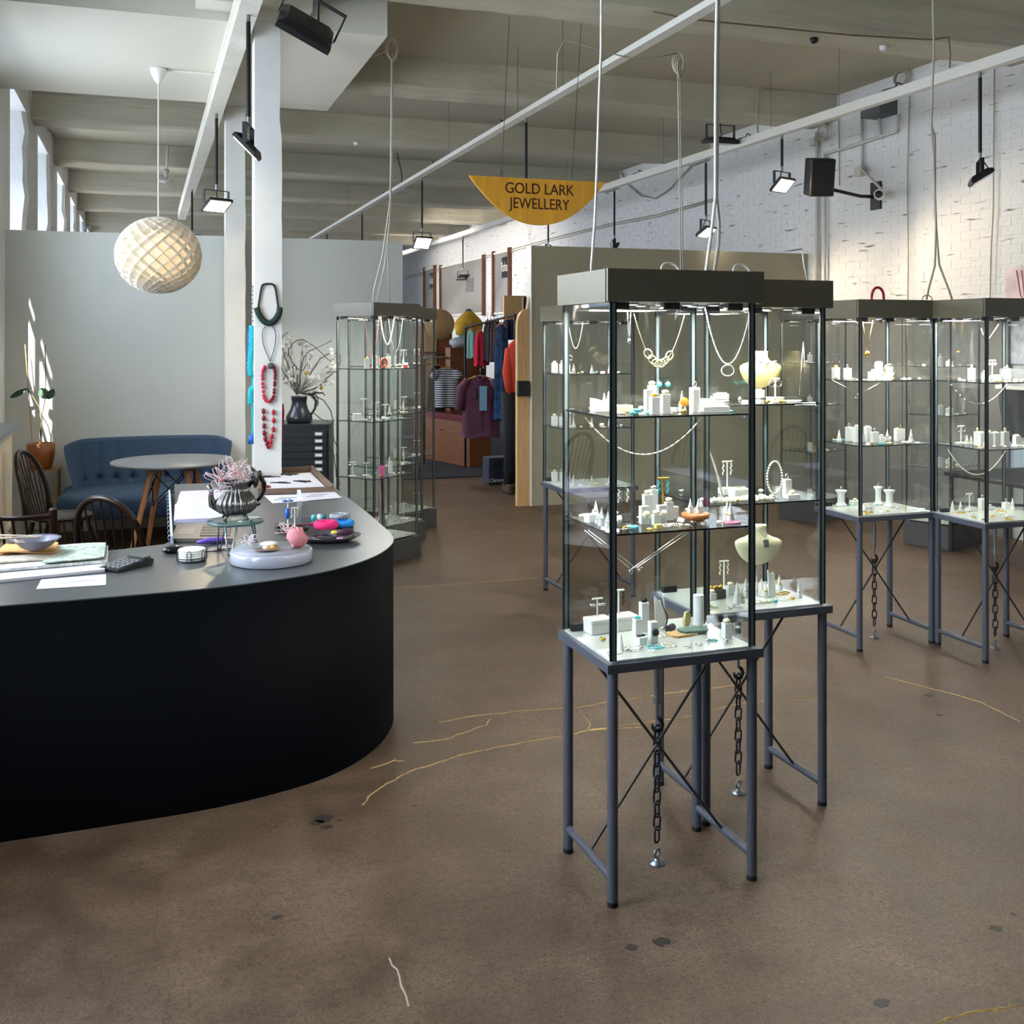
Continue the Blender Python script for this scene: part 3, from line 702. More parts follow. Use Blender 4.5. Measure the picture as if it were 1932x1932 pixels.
    for z in hs:
        s = obj('shelf', cmesh(('shelf', kind), lambda: MB().box(gx0+g+.002, gx1-g-.002, gy0+g+.002, gy1-g-.002, 0, .006).mesh('shelf', SHM)), t, (0, 0, z))
        obj('shelf_edge', cmesh(('sedge', kind), lambda: MB().box(gx0+g+.001, gx1-g-.001, gy0+g, gy0+g+.0022, .0008, .0055).box(gx0+g, gx0+g+.0022, gy0+g+.003, gy1-g-.003, .0008, .0055).mesh('shelf_edge', EDGE)), s)
        for cx_ in (gx0+.018, gx1-.018):
            obj('shelf_bracket', cmesh('sbr', lambda: MB().cyl((0, 0, -.008), (0, 0, 0), .006, n=8).mesh('shelf_bracket', ZINC)), s, (cx_, gy1-.02, 0))
            obj('shelf_bracket', cmesh('sbr', None), s, (cx_, gy0+.02, 0))
    # cap of four boards, roof plate, hinge blocks, led pucks
    e = .026; h = .092
    M_ = CAPM
    obj('cap_board', cmesh('capf', lambda: MB().box(-e, W+e, -e, -e+.012, 0, h).mesh('cap_board', M_)), t, (0, 0, zt))
    obj('cap_board', cmesh('capf', None), t, (0, D+2*e-.012, zt))
    obj('cap_board', cmesh('capl', lambda: MB().box(-e-.002, -e+.010, -e+.0135, D+e-.014, -.002, h-.001).mesh('cap_board', M_)), t, (0, 0, zt))
    obj('cap_board', cmesh('capl', None), t, (W+2*e-.008, 0, zt))
    obj('cap_plate', cmesh('capp', lambda: MB().box(-e+.014, W+e-.014, -e+.014, D+e-.014, .002, .012).mesh('cap_plate', mat('cap_underside', (190, 190, 184), .4, .4))), t, (0, 0, zt))
    for hx, hy in ((.03, .02), (W*.42, .015), (W-.05, .02), (.03, D-.02), (W-.05, D-.02)):
        obj('hinge_block', cmesh('hinge', lambda: MB().rbox(-.027, .027, -.014, .014, -.021, 0, .004, 2).mesh('hinge_block', BLACK)), t, (hx, hy, zt))
    for hx in (.11, .20, .29, .38):
        for hy in (.12,) if kind != 'stand' else (.10, .23):
            p = obj('led_spotlight', cmesh('puck', lambda: MB().lathe([(.020, 0), (.020, -.006), (.016, -.008), (.0155, -.006)], n=16).mesh('led_spotlight', ZINC)), t, (hx, hy, zt+.002))
            obj('led_lens', cmesh('lens', lambda: MB().cyl((0, 0, -.0078), (0, 0, -.0068), .0145, n=14).mesh('led_lens', PUCK)), p)
    if kind == 'stand':
        for hx, hy in ((.02, .03),): obj('lock_block', cmesh('lock', lambda: MB().rbox(-.02, .035, -.01, .012, .006, .028, .003, 2).mesh('lock_block', BLACK)), t, (hx, D-.02, zb))
    d = bpy.data.lights.new('case', 'AREA'); d.shape = 'RECTANGLE'; d.size = .34; d.size_y = .2; d.energy = light*1.35; d.color = (1, .96, .88)
    lo = bpy.data.objects.new('case_light', d); C.objects.link(lo); lo.parent = t; lo.location = (W/2, D/2, zt-.012)
    if kind == 'stand' and chain:
        M4 = Matrix.Translation((x, y, 0)) @ Matrix.Rotation(rz, 4, 'Z')
        cp = M4 @ Vector((W/2+.004, D/2+.012, 0))
        ch = thing('anchor_chain', 'dark link chain anchoring the '+{'A': 'nearest showcase', 'B': 'second showcase', 'C': 'left right-hand showcase', 'D': 'far right showcase'}[key]+' to the floor', 'chain', cp, rz, 'anchor chains under the display cases')
        ct = cmesh('turnb', lambda: MB().cyl((0, 0, .50), (0, 0, .64), .0095, n=10).cyl((0, 0, .635), (0, 0, .66), .013, n=8).cyl((0, 0, .485), (0, 0, .505), .012, n=8).cyl((0, 0, .44), (0, 0, .49), .005, n=8).mesh('turnbuckle', ZINC))
        obj('turnbuckle', ct, ch)
        obj('hook', cmesh('hook', lambda: MB().tube([(.0, 0, .445), (.012, 0, .435), (.018, 0, .42), (.010, 0, .404), (-.006, 0, .402), (-.014, 0, .412), (-.018, 0, .425)], [.005, .007, .007, .007, .007, .006, .004], 8).mesh('hook', CHAINM)), ch)
        z = .395; k = 0
        while z > .055:
            obj('link', LINK, ch, (0, 0, z), (0, .03*(-1)**k, (PI/2 if k % 2 else 0)+.5)); z -= .0385; k += 1
        obj('floor_eye', cmesh('feye', lambda: MB().torus((0, 0, .03), .013, .0035, R3(PI/2, 0, .5), 14, 6).lathe([(.026, 0), (.026, .003), (.01, .009), (.006, .017), (.004, .02)], n=16).mesh('floor_eye', ZINC)), ch)
    CASES[key] = (x, y, rz, zb+.006, hs, (gx0, gx1, gy0, gy1), zt)
    return t
showcase('A', 'nearest tall glass showcase on thin grey legs, most brightly lit', 1.245, 2.725, light=11)
showcase('B', 'second tall glass showcase, standing just behind the right of the nearest', 1.742, 3.079, light=11)
showcase('C', 'left of the two tall showcases standing near the right wall', 3.442, 4.52, light=9)
showcase('D', 'right of the two tall showcases, cut by the right picture edge', 3.905, 4.158, light=9)
showcase('E', 'narrow looking tall showcase half hidden left behind the nearest case', 2.397, 5.93, light=7, chain=False)
GR = math.radians(90-54.3)
showcase('G', 'front one of three turned floor standing showcases beside the counter', 1.512, 7.31, GR, 'plinth', light=5, ph=.158)
showcase('G2', 'middle one of three turned floor standing showcases beside the counter', 1.512+.5*.812-.37*.584, 7.31+.5*.584+.37*.812, GR, 'plinth', light=4, ph=.158)
showcase('G3', 'rear one of three turned floor standing showcases by the shop opening', 1.512+1.0*.812-.66*.584, 7.31+1.0*.584+.66*.812, GR, 'plinth', light=4, ph=.158)
HR = math.radians(22)
showcase('H2', 'right floor standing showcase on a dark plinth against the brick wall', 5.72, 6.45, HR, 'plinth', light=6, ph=.19)
showcase('H1', 'left floor standing showcase on a dark plinth against the brick wall', 5.45, 7.75, HR, 'plinth', light=6, ph=.19)

# ================================================================== DISPLAY PIECES
PROPS = []
CNAME = {'A': 'nearest case', 'B': 'second case', 'C': 'left right-hand case', 'D': 'far right case', 'E': 'narrow half hidden case', 'G': 'front corner case', 'G2': 'middle corner case', 'G3': 'rear corner case', 'H1': 'left wall case', 'H2': 'right wall case'}
def single(name, me, loc, rz, desc, cat, key, sh, scale=None):
    o = obj(name, me, None, loc, (0, 0, rz), scale); reg(o, desc, cat, key, sh); return o
def multi(name, parts, loc, rz, desc, cat, key, sh, scale=None):
    o = bpy.data.objects.new(name, None); C.objects.link(o); o.location = loc; o.rotation_euler = (0, 0, rz); o.empty_display_size = .02
    if scale: o.scale = (scale,)*3
    for n, me, *pl in parts: obj(n, me, o, *pl)
    reg(o, desc, cat, key, sh); return o
def reg(o, desc, cat, key, sh):
    PROPS.append((o, desc, cat, key, sh))
def k_block(w, h, d, m=FROST): return cmesh(('blk', w, h, d, m.name), lambda: MB().rbox(-w/2, w/2, -d/2, d/2, 0, h, min(w, d)*.06, 1).mesh('block', m))
def k_cone(h, m=FROST): return cmesh(('cone', h, m.name), lambda: MB().lathe([(h*.22, 0), (h*.22, .002), (h*.02, h*.97), (.0003, h)], n=16).mesh('cone', m))
def k_ring(R, r, m): return cmesh(('ring', R, r, m.name), lambda: MB().torus((0, 0, 0), R, r, None, 16, 6).mesh('ring', m))
def k_stone(r, m, sz=.6): return cmesh(('st', r, m.name, sz), lambda: MB().ball((0, 0, r*sz), r, 10, sz).mesh('stone', m))
def k_beads(R, r, m, n=26): return cmesh(('bd', R, r, m.name, n), lambda: beadmesh(R, r, m, n))
def beadmesh(R, r, m, n):
    mb = MB()
    for i in range(n):
        a = 2*PI*i/n; q = R*(1+.12*math.sin(3*a+R*500)); mb.ball((q*math.cos(a), q*.7*math.sin(a), r), r, 6)
    return mb.mesh('bead_string', m)
def k_tst(h, w_, m): return cmesh(('tst', h, w_, m.name), lambda: MB().cyl((0, 0, .006), (0, 0, h), .0028, n=8).cyl((-w_/2, 0, h), (w_/2, 0, h), .0032, n=8).mesh('stand', m))
def k_tbase(m): return cmesh(('tb', m.name), lambda: MB().rbox(-.028, .028, -.017, .017, 0, .006, .003, 2).mesh('base', m))
def k_ear(kind, m):
    def f():
        mb = MB()
        if kind == 'ball': mb.ball((0, 0, -.016), .009, 10).cyl((0, 0, 0), (0, 0, -.008), .0008, n=5)
        elif kind == 'hoop': mb.torus((0, 0, -.014), .012, .0016, R3(PI/2, 0, 0), 18, 5)
        elif kind == 'disc': mb.lathe([(.0, -.018), (.012, -.018), (.012, -.013), (0, -.011)], n=14).cyl((0, 0, 0), (0, 0, -.012), .0008, n=5)
        else:
            for i in range(7): mb.ball((.0025*math.sin(i*2), 0, -.006-.006*i), .0034, 6)
        return mb.mesh('earring', m)
    return cmesh(('ear', kind, m.name), f)
def bust(key, sh, loc, s=1.0, rz=0, m=IVORY, desc='ivory necklace bust on a thin stem', stem=.06):
    def f():
        prof = [(0, .052, .030), (.06, .060, .034), (.16, .072, .038), (.30, .086, .040), (.45, .094, .040), (.58, .100, .038), (.68, .098, .034), (.74, .080, .031), (.78, .052, .028), (.82, .034, .025), (.88, .028, .022), (.95, .027, .021), (1, .029, .022)]
        prof = [(0.0, .006, .008)]+[(.02, .022, .014), (.07, .042, .02), (.15, .062, .026), (.27, .080, .032), (.40, .092, .036), (.52, .099, .036), (.60, .098, .033), (.66, .082, .030), (.70, .060, .028), (.76, .040, .027), (.84, .033, .026), (.94, .032, .026), (1, .034, .027)]
        n = 22; vs = []; Hh = .17
        for t_, a_, b_ in prof:
            for i in range(n):
                q = 2*PI*i/n; c_, s_ = math.cos(q), math.sin(q)
                vs.append((a_*math.copysign(abs(c_)**.75, c_), b_*math.copysign(abs(s_)**.9, s_)*(.65 if s_ > 0 else 1)-.02*math.sin(min(1, t_*1.5)*PI/2), t_*Hh))
        fs = [(k*n+i, k*n+(i+1) % n, (k+1)*n+(i+1) % n, (k+1)*n+i) for k in range(len(prof)-1) for i in range(n)]
        fs += [tuple(range(n))[::-1], tuple((len(prof)-1)*n+i for i in range(n))]
        return MB().add(vs, fs, True).mesh('bust_form', m)
    parts = [('bust_form', cmesh(('bust', m.name), f), (0, 0, stem)),
             ('stem', cmesh(('bstem', stem), lambda: MB().cyl((0, 0, .004), (0, 0, stem+.01), .004, n=8).mesh('stem', SILVER))),
             ('foot', cmesh('bfoot', lambda: MB().lathe([(.03, 0), (.03, .003), (.006, .006)], n=16).mesh('foot', SILVER)))]
    return multi('necklace_bust', parts, loc, rz, desc, 'display bust', key, sh, s)
def tstand(key, sh, loc, h=.11, w_=.06, ear='drop', em=SILVER, m=None, rz=0, desc=None):
    m = m or WHITE
    parts = [('base', k_tbase(m)), ('stand', k_tst(h, w_, m)), ('earring', k_ear(ear, em), (-w_*.42, 0, h-.003)), ('earring', k_ear(ear, em), (w_*.42, 0, h-.003))]
    return multi('earring_stand', parts, loc, rz, desc or 'white T-shaped earring stand', 'earring stand', key, sh)
def block(key, sh, loc, w_, h, d=None, top='ring', tm=SILVER, m=None, rz=0, desc=None):
    d = d or w_; m = m or FROST
    parts = [('riser', k_block(w_, h, d, m))]
    if top == 'ring': parts.append(('ring', k_ring(.009, .0018, tm), (0, 0, h+.010), (PI/2, 0, .4)))
    elif top == 'stone': parts.append(('stone', k_stone(.011, tm), (0, 0, h)))
    elif top == 'beads': parts.append(('bead_string', k_beads(w_*.36, .0028, tm, 16), (0, 0, h)))
    elif top == 'front': parts.append(('brooch', k_stone(.012, tm, .5), (0, -d/2, h*.55), (PI/2, 0, 0)))
    tn = {'ring': 'a ring on top', 'stone': 'a stone on top', 'beads': 'a bead string on top', 'front': 'a brooch on its front', None: 'nothing on it'}[top]
    return multi('display_block', parts, loc, rz, desc or ('white block riser with '+tn), 'display block', key, sh)
def cone(key, sh, loc, h=.07, tm=GOLD, m=FROST, rz=0):
    rr = h*.22*(1-.42); parts = [('cone', k_cone(h, m)), ('ring', k_ring(round(rr+.001, 4), .0018, tm), (0, 0, h*.42), (.25, .1, 0))]
    return multi('ring_cone', parts, loc, rz, ('frosted' if m is FROST else 'silvery' if m is SILVER else 'white')+' ring cone wearing '+('gold' if tm is GOLD else 'silver')+' ring', 'ring cone', key, sh)
def trinket(key, sh, loc, rng):
    k = rng.choice(['ring', 'beads', 'stone', 'brooch', 'ring', 'card', 'stone', 'beads']); m, mn = rng.choice([(SILVER, 'silver'), (SILVER, 'silver'), (GOLD, 'gold'), (PEARL, 'pearl'), (PEARL, 'pearl'), (TURQ, 'turquoise'), (WHITE, 'white'), (WHITE, 'white'), (GOLD, 'gold')]); rz = rng.uniform(0, 6)
    x, y, z = loc
    if k == 'ring': single('ring', k_ring(.009, .0018, m), (x, y, z+.0018), rz, 'small %s ring lying flat' % mn, 'ring', key, sh)
    elif k == 'beads': single('bead_bracelet', k_beads(.021, .003, m, 18), loc, rz, 'small curled string of %s beads' % mn, 'bracelet', key, sh)
    elif k == 'stone': single('pendant', k_stone(.0095, m), loc, rz, 'small round %s pendant lying flat' % mn, 'pendant', key, sh)
    elif k == 'card': single('price_card', cmesh('pcard', lambda: MB().prism([(-.008, 0), (.008, 0), (.0075, .001), (0, .012), (-.0075, .001)], -.014, .014, 'y').mesh('price_card', WHITE)), loc, rz, 'tiny folded white price card', 'card', key, sh)
    else: multi('brooch', [('setting', cmesh(('brs', m.name), lambda: MB().lathe([(.011, 0), (.011, .002), (.006, .003)], n=12, sy=.7).mesh('setting', SILVER))), ('gem', k_stone(.006, m), (0, 0, .002))], loc, rz, 'small oval brooch with %s centre' % mn, 'brooch', key, sh)
def at(key, px, py, z):
    """point on a case's shelf at height z seen at pixel (px, py), kept inside the case"""
    x0, y0, rz, zb, hs, (gx0, gx1, gy0, gy1), zt = CASES[key]
    p = fl(px, py, z); q = Matrix.Rotation(-rz, 3, 'Z') @ (p-Vector((x0, y0, z)))
    yc = min(max(q.y, gy0+.04), gy1-.05)
    if abs(yc-q.y) > 1e-4:   # slide along the sight line back into the case
        a, b = ray(px); Rm = Matrix.Rotation(-rz, 3, 'Z'); d_ = Rm @ Vector((a, b, 0)); o_ = Rm @ Vector((-x0, -y0, 0))
        q = o_+d_*((yc-o_.y)/d_.y); q.z = 0
    q.x = min(max(q.x, gx0+.035), gx1-.035); q.y = min(max(q.y, gy0+.035), gy1-.035)
    r = Matrix.Rotation(rz, 3, 'Z') @ q+Vector((x0, y0, z)); return (r.x, r.y, z+.0003)
def loc_(key, u, v, z):
    x0, y0, rz, zb, hs, (gx0, gx1, gy0, gy1), zt = CASES[key]
    q = Vector((gx0+.03+u*(gx1-gx0-.06), gy0+.03+v*(gy1-gy0-.06), 0)); r = Matrix.Rotation(rz, 3, 'Z') @ q
    return (x0+r.x, y0+r.y, z+.0003)
def fill(key, sh, z, n, seed):
    g = random.Random(seed); n = int(n*1.5)
    for i in range(n): trinket(key, sh, loc_(key, (i+.5)/n, g.uniform(.0, .95) if i % 2 else g.uniform(0, .25), z), g)
ZBS, ZM, ZU = .6915, 1.0465, 1.3765
def sc2(hpx, Z): return hpx/F*Z
# ---- nearest case, base
K = 'A'; S = 'base'; z = ZBS
for i, (x, y) in enumerate(((1128, 1192), (1176, 1186))):
    multi('white_box', [('box', k_block(.075, .032, .055, WHITE)), ('lid', k_block(.077, .012, .057, WHITE), (0, 0, .032))], at(K, x, y, z), .1, 'flat white jewellery box at the left side', 'box', K, S)
tstand(K, S, at(K, 1127, 1166, z), .098, .035, 'disc', SILVER, desc='clear T stand with round disc earrings')
tstand(K, S, at(K, 1167, 1160, z), .118, .038, 'drop', BLACK, desc='clear T stand with dark dangling earrings')
block(K, S, at(K, 1215, 1190, z), .026, .088, .024, 'stone', BLACK, desc='tall white riser block with a dark stone on top')
block(K, S, at(K, 1203, 1206, z), .024, .062, .024, 'beads', TURQ, desc='white riser block with a small turquoise string on top')
block(K, S, at(K, 1232, 1212, z), .024, .062, .024, 'front', BLACK, desc='white riser block with a black brooch on its front')
single('necklace_card', cmesh('vcard', lambda: MB().prism([(-.017, 0), (.017, 0), (.017, .105), (.004, .085), (-.004, .085), (-.017, .10)], -.0015, .0015, 'y', T((0, 0, 0), x=-.08)).mesh('necklace_card', WHITE)), at(K, 1246, 1185, z), 0, 'tall notched white card holding a dark bead strand', 'card', K, S)
p0 = Vector(at(K, 1246, 1184, z))
mb = MB(); pts = [(-.004, -.012, .095), (.001, -.012, .075), (.008, -.014, .055), (.016, -.016, .040), (.012, -.022, .026), (.004, -.03, .014), (-.004, -.036, .005)]
for a, b_ in zip(pts[:-1], pts[1:]):
    for k in range(3): mb.ball(p0+Vector(a).lerp(Vector(b_), k/3), .0033, 7)
t = thing('bead_necklace', 'dark stone bead strand falling over the notched white card', 'necklace', p0); mb.build('bead_string', mat('dark_stone_bead', (50, 48, 50), .4), t, world=True)
HEX = [(.022*math.cos(PI/3*i), .018*math.sin(PI/3*i)) for i in range(6)]
multi('hexagonal_riser', [('riser', cmesh('hex', lambda: MB().prism(HEX, 0, .024).mesh('riser', WHITE))), ('pin', k_ring(.007, .0018, BLACK), (-.006, 0, .026)), ('pin', k_ring(.006, .0018, BLACK), (.009, .002, .026))], at(K, 1209, 1216, z), 0, 'small six sided white riser with two black ring pins', 'display riser', K, S)
single('ring_form', k_cone(.05, WHITE), at(K, 1171, 1226, z), 0, 'small plain white cone at the front left corner', 'ring cone', K, S)
single('black_tube_bead', cmesh('btube', lambda: MB().cyl((-.014, -.01, .011), (.012, .012, .011), .011, n=18).mesh('black_tube_bead', BLACK)), at(K, 1266, 1192, z), 0, 'short black tube lying on its side beside the boards', 'bead', K, S)
OCT = lambda w_, h_: [(-w_, -h_*.5), (-w_*.75, -h_), (w_*.75, -h_), (w_, -h_*.5), (w_, h_*.5), (w_*.75, h_), (-w_*.75, h_), (-w_, h_*.5)]
single('tan_board', cmesh('tanb', lambda: MB().prism(OCT(.048, .028), 0, .006).mesh('tan_board', PINE)), at(K, 1287, 1197, z), .15, 'flat tan eight sided board under the green one', 'board', K, S)
gb = at(K, 1307, 1194, z)
single('green_board', cmesh('grnb', lambda: MB().prism(OCT(.046, .026), 0, .006).mesh('green_board', mat('slate_green', (92, 118, 108), .5))), (gb[0], gb[1], z+.0068), -.05, 'flat slate green eight sided board with a clear cylinder on it', 'board', K, S)
single('clear_cylinder', cmesh('ccyl', lambda: MB().cyl((0, 0, 0), (0, 0, .092), .0165, n=24).mesh('clear_cylinder', FROST)), at(K, 1318, 1186, z)[:2]+(z+.013,), 0, 'tall frosted cylinder standing on the green board', 'cylinder', K, S)
single('wooden_octagon', cmesh('woct', lambda: MB().prism([(.014*math.cos(PI/4*i+.4), .024*math.sin(PI/4*i+.4)+.026) for i in range(8)], -.006, .006, 'y').mesh('wooden_octagon', mat('dark_cork', (96, 72, 54), .8, noise=.3, nscale=60))), at(K, 1341, 1178, z), .2, 'upright brown eight sided slab behind the clear cylinder', 'slab', K, S)
single('amber_slab', cmesh('amslab', lambda: MB().prism([(-.012, 0), (.006, 0), (.013, .012), (.012, .036), (.004, .044), (-.008, .042), (-.014, .02)], -.005, .005, 'y').mesh('amber_slab', mat('olive_resin', (178, 170, 112), .3))), at(K, 1296, 1180, z), .3, 'upright olive yellow resin slab left of the cylinder', 'pendant', K, S)
block(K, S, at(K, 1371, 1204, z), .024, .046, .024, 'stone', IVORY, desc='frosted block with an ivory carved knob at the right')
fill(K, S, z, 12, 11)
# ---- nearest case, middle shelf
S = 'middle shelf'; z = ZM
tstand(K, S, at(K, 1176, 985, z), .105, .034, 'drop', SILVER, m=ACR, desc='clear T stand with short dangling earrings')
tstand(K, S, at(K, 1251, 975, z), .118, .038, 'drop', TURQ, m=GOLD, desc='brass T stand with long fine earrings')
for (x, y, w_, h, tp, tm, ds) in ((1215, 988, .026, .052, 'front', IVORY, 'white block with an ivory brooch'), (1222, 980, .03, .076, 'stone', IVORY, 'tallest white block with a pale stone on top'), (1233, 975, .022, .084, 'stone', SILVER, 'tall narrow white block with a silver stud'), (1238, 990, .024, .030, 'stone', IVORY, 'short white block with a cream stone'), (1248, 986, .026, .052, 'front', PEARL, 'white block with a pearl brooch'), (1262, 981, .024, .055, 'stone', IVORY, 'white block with a carved ivory piece'), (1272, 978, .022, .036, None, None, 'small plain white block')):
    block(K, S, at(K, x, y, z), w_, h, .02, tp, tm or SILVER, desc=ds)
tb = at(K, 1312, 984, z)
multi('wooden_turntable', [('disc', cmesh('ttd', lambda: MB().lathe([(.036, .010), (.041, .012), (.043, .017), (.042, .024), (.038, .026), (.0, .026)], n=28).mesh('disc', WOOD))), ('foot', cmesh('ttf', lambda: MB().lathe([(.026, 0), (.028, .004), (.020, .010)], n=24).mesh('foot', WOOD)))], tb, 0, 'round turned wooden stand carrying ring cones', 'stand', K, S)
for dx, dy in ((-.017, .0), (.003, -.012), (.021, .003)):
    cone(K, 'turntable, middle shelf', (tb[0]+dx, tb[1]+dy, tb[2]+.0265), .044, SILVER)
for (x, y, h) in ((1117, 985, .04), (1124, 975, .05), (1133, 992, .055), (1143, 997, .05), (1152, 1000, .045), (1128, 988, .04)): cone(K, S, at(K, x, y, z), h, SILVER)
multi('white_box', [('box', k_block(.045, .024, .03, WHITE))], at(K, 1116, 985, z), .2, 'small white box at the left edge', 'box', K, S)
cone(K, S, at(K, 1372, 985, z), .062, SILVER); cone(K, S, at(K, 1378, 986, z), .060, GOLD)
single('pink_disc', cmesh('pkd', lambda: MB().lathe([(.028, 0), (.030, .003), (.026, .007), (0, .007)], n=20, sy=.7).mesh('pink_disc', mat('pink_beaded', (190, 120, 150), .5, bump=.8, bscale=300))), at(K, 1381, 990, z), 0, 'flat pink beaded disc at the right', 'disc', K, S)
single('turquoise_slab', k_stone(.014, TURQ, .4), at(K, 1197, 998, z), 0, 'bright turquoise stone at the front edge', 'stone', K, S)
single('yellow_card', k_block(.022, .010, .018, mat('yellow_card', (236, 220, 120), .6)), at(K, 1242, 996, z), 0, 'small yellow cube at the front edge', 'box', K, S)
fill(K, S, z, 16, 12)
# ---- nearest case, upper shelf
S = 'upper shelf'; z = ZU
single('white_wedge', cmesh('wedge', lambda: MB().prism([(-.028, 0), (.028, 0), (.028, .024), (-.006, .034), (-.028, .040)], -.02, .02, 'y').mesh('white_wedge', WHITE)), at(K, 1134, 776, z), 0, 'white wedge shaped riser at the left', 'display riser', K, S)
multi('white_box', [('box', k_block(.06, .02, .04, IVORY))], at(K, 1172, 777, z), .1, 'low cream box behind the front corner', 'box', K, S)
cone(K, S, at(K, 1140, 770, z), .05, SILVER); cone(K, S, at(K, 1148, 770, z), .055, SILVER)
for (x, y, w_, h, tp, tm, ds) in ((1223, 779, .022, .068, None, None, 'plain white block'), (1230, 776, .022, .078, 'stone', IVORY, 'tallest white block with a cream disc on top'), (1235, 782, .026, .050, 'stone', AMBER, 'white block with a yellow stone'), (1255, 780, .026, .056, 'stone', IVORY, 'white block with a round cream stone'), (1287, 775, .016, .022, None, None, 'tiny white block'), (1311, 778, .022, .068, None, None, 'clear block standing by the right of the front glass')):
    block(K, S, at(K, x, y, z), w_, h, .02, tp, tm or SILVER, desc=ds)
tstand(K, S, at(K, 1252, 766, z), .092, .036, 'ball', TURQ, m=ACR, desc='clear T stand with turquoise balls')
cone(K, S, at(K, 1287, 777, z), .062, GOLD, SILVER)
single('amber_disc', cmesh('amd', lambda: MB().lathe([(.0, -.002), (.014, -.002), (.014, .002), (0, .002)], n=20, M=Matrix.Rotation(PI/2, 4, 'X')).mesh('amber_disc', AMBER)), (lambda q: (q[0], q[1]-.014, q[2]+.0295))(at(K, 1287, 777, z)), 0, 'round amber disc leaning on the silver cone', 'pendant', K, S)
for (x, y, w_, h, ds) in ((1346, 778, .09, .018, 'low white box'), (1378, 772, .07, .014, 'long low cream block'), (1395, 768, .05, .024, 'pale block at the right')):
    block(K, S, at(K, x, y, z), w_, h, .04, 'beads', IVORY, m=WHITE, desc=ds+' with cream beads')
block(K, S, at(K, 1390, 766, z), .03, .062, .02, 'ring', SILVER, desc='clear block with a folded silver piece')
single('turquoise_pebble', k_stone(.009, TURQ, .7), at(K, 1193, 784, z), 0, 'turquoise pebble at the front corner', 'stone', K, S)
fill(K, S, z, 14, 13)
# ---- hanging necklaces
def catenary(p0, p1, drop, n):
    p0 = Vector(p0); p1 = Vector(p1); out = []
    for i in range(n+1):
        u = i/n; q = p0.lerp(p1, u); q.z -= drop*(1-(2*u-1)**2)**1.0; out.append(q)
    return out
def necklace(desc, p0, p1, drop, style, m, key, pend=None, n=40, r=.0012, pm=None):
    pts = catenary(p0, p1, drop, n); c = pts[0]
    t = thing('necklace', desc, 'necklace', c)
    mb = MB(); mb.tube(pts, r*(.6 if style != 'chain' else 1), 4)
    if style == 'beads':
        for q in catenary(p0, p1, drop, n*2): mb.ball(q, r*2.2, 6)
    if style == 'bars':
        for i in range(2, n-1, 3): mb.cyl(pts[i], pts[i+2], r*1.9, n=6)
    mb.build('strand', m, t, world=True)
    if style == 'biglink':
        for i in range(int(n*.25), int(n*.75), 3):
            d = pts[i+2]-pts[i]; q = d.to_track_quat('X', 'Z').to_matrix()
            MB().torus((pts[i]+pts[i+2])/2, .011, .0022, q @ R3(PI/2+.4*(i % 2), 0, 0), 16, 6, sx=1.35).build('large_link', m, t, world=True)
    if pend:
        q = pts[n//2]
        if pend == 'ring': MB().torus(q+Vector((0, 0, -.02)), .017, .002, R3(PI/2, 0, 0), 20, 6, sx=1.3).build('pendant', pm or m, t, world=True)
        elif pend == 'ball': MB().ball(q+Vector((0, 0, -.012)), .008, 12).build('pendant', pm or m, t, world=True)
        elif pend == 'disc': MB().torus(q+Vector((0, 0, -.008)), .005, .0028, R3(PI/2, 0, 0), 16, 6).build('pendant', pm or m, t, world=True)
        elif pend == 'drop': MB().ball(q+Vector((0, 0, -.010)), .005, 8, 1.9).build('pendant', pm or m, t, world=True)
    return t
YA = 2.86
ch = mat('pale_gold_links', (225, 215, 170), .3, .8)
necklace('large oval link pale gold necklace hanging from the nearest case top', atY(1196, 592, YA), atY(1292, 592, YA), .150, 'biglink', ch, 'A', n=36)
necklace('fine beaded chain with a leaf drop, left behind the front edge of nearest case', atY(1184, 590, YA), atY(1190, 590, YA), .075, 'chain', SILVER, 'A', 'drop', 16)
necklace('grey bead necklace with an oval ring pendant, right half of the nearest case', atY(1330, 580, YA), atY(1416, 585, YA), .17, 'beads', mat('mother_of_pearl', (205, 210, 205), .25), 'A', 'ring', 36)
necklace('white bar link necklace swagged under the upper shelf of the nearest case', atY(1104, 788, 2.90), atY(1322, 790, 2.80), .108, 'bars', PEARL, 'A', None, 60)
necklace('fine silver chain with a round bead hanging in a wide V under the middle shelf', atY(1102, 992, 2.95), atY(1292, 1000, 2.80), .0, 'chain', SILVER, 'A', None, 4) if False else None
def vee(desc, a, b_, c_, m=SILVER, r=.0018, pend='disc'):
    t = thing('necklace', desc, 'necklace', b_)
    MB().tube([a, b_], r, 5).tube([b_, c_], r, 5).build('chain', m, t, world=True)
    if pend == 'disc': MB().torus(Vector(b_)+Vector((0, 0, -.007)), .005, .003, R3(PI/2, 0, 0), 16, 6).build('pendant', m, t, world=True)
    elif pend == 'bar': MB().cyl(Vector(b_)+Vector((-.001, 0, 0)), Vector(b_)+Vector((.022, 0, 0)), .0022, n=8).ball(Vector(b_)+Vector((.011, 0, -.006)), .005, 8).build('pendant', m, t, world=True)
    elif pend == 'gold': MB().ball(Vector(b_)+Vector((0, 0, -.016)), .016, 16).build('pendant', GOLD, t, world=True)
    elif pend == 'drop': MB().ball(Vector(b_)+Vector((0, 0, -.014)), .007, 10, 1.8).build('pendant', PEARL, t, world=True)
    elif pend == 'leaf': MB().torus(Vector(b_)+Vector((0, 0, -.02)), .022, .003, R3(PI/2, .5, 0), 16, 5).torus(Vector(b_)+Vector((0, 0, -.02)), .014, .003, R3(PI/2, 1.2, .5), 16, 5).build('pendant', m, t, world=True)
    return t
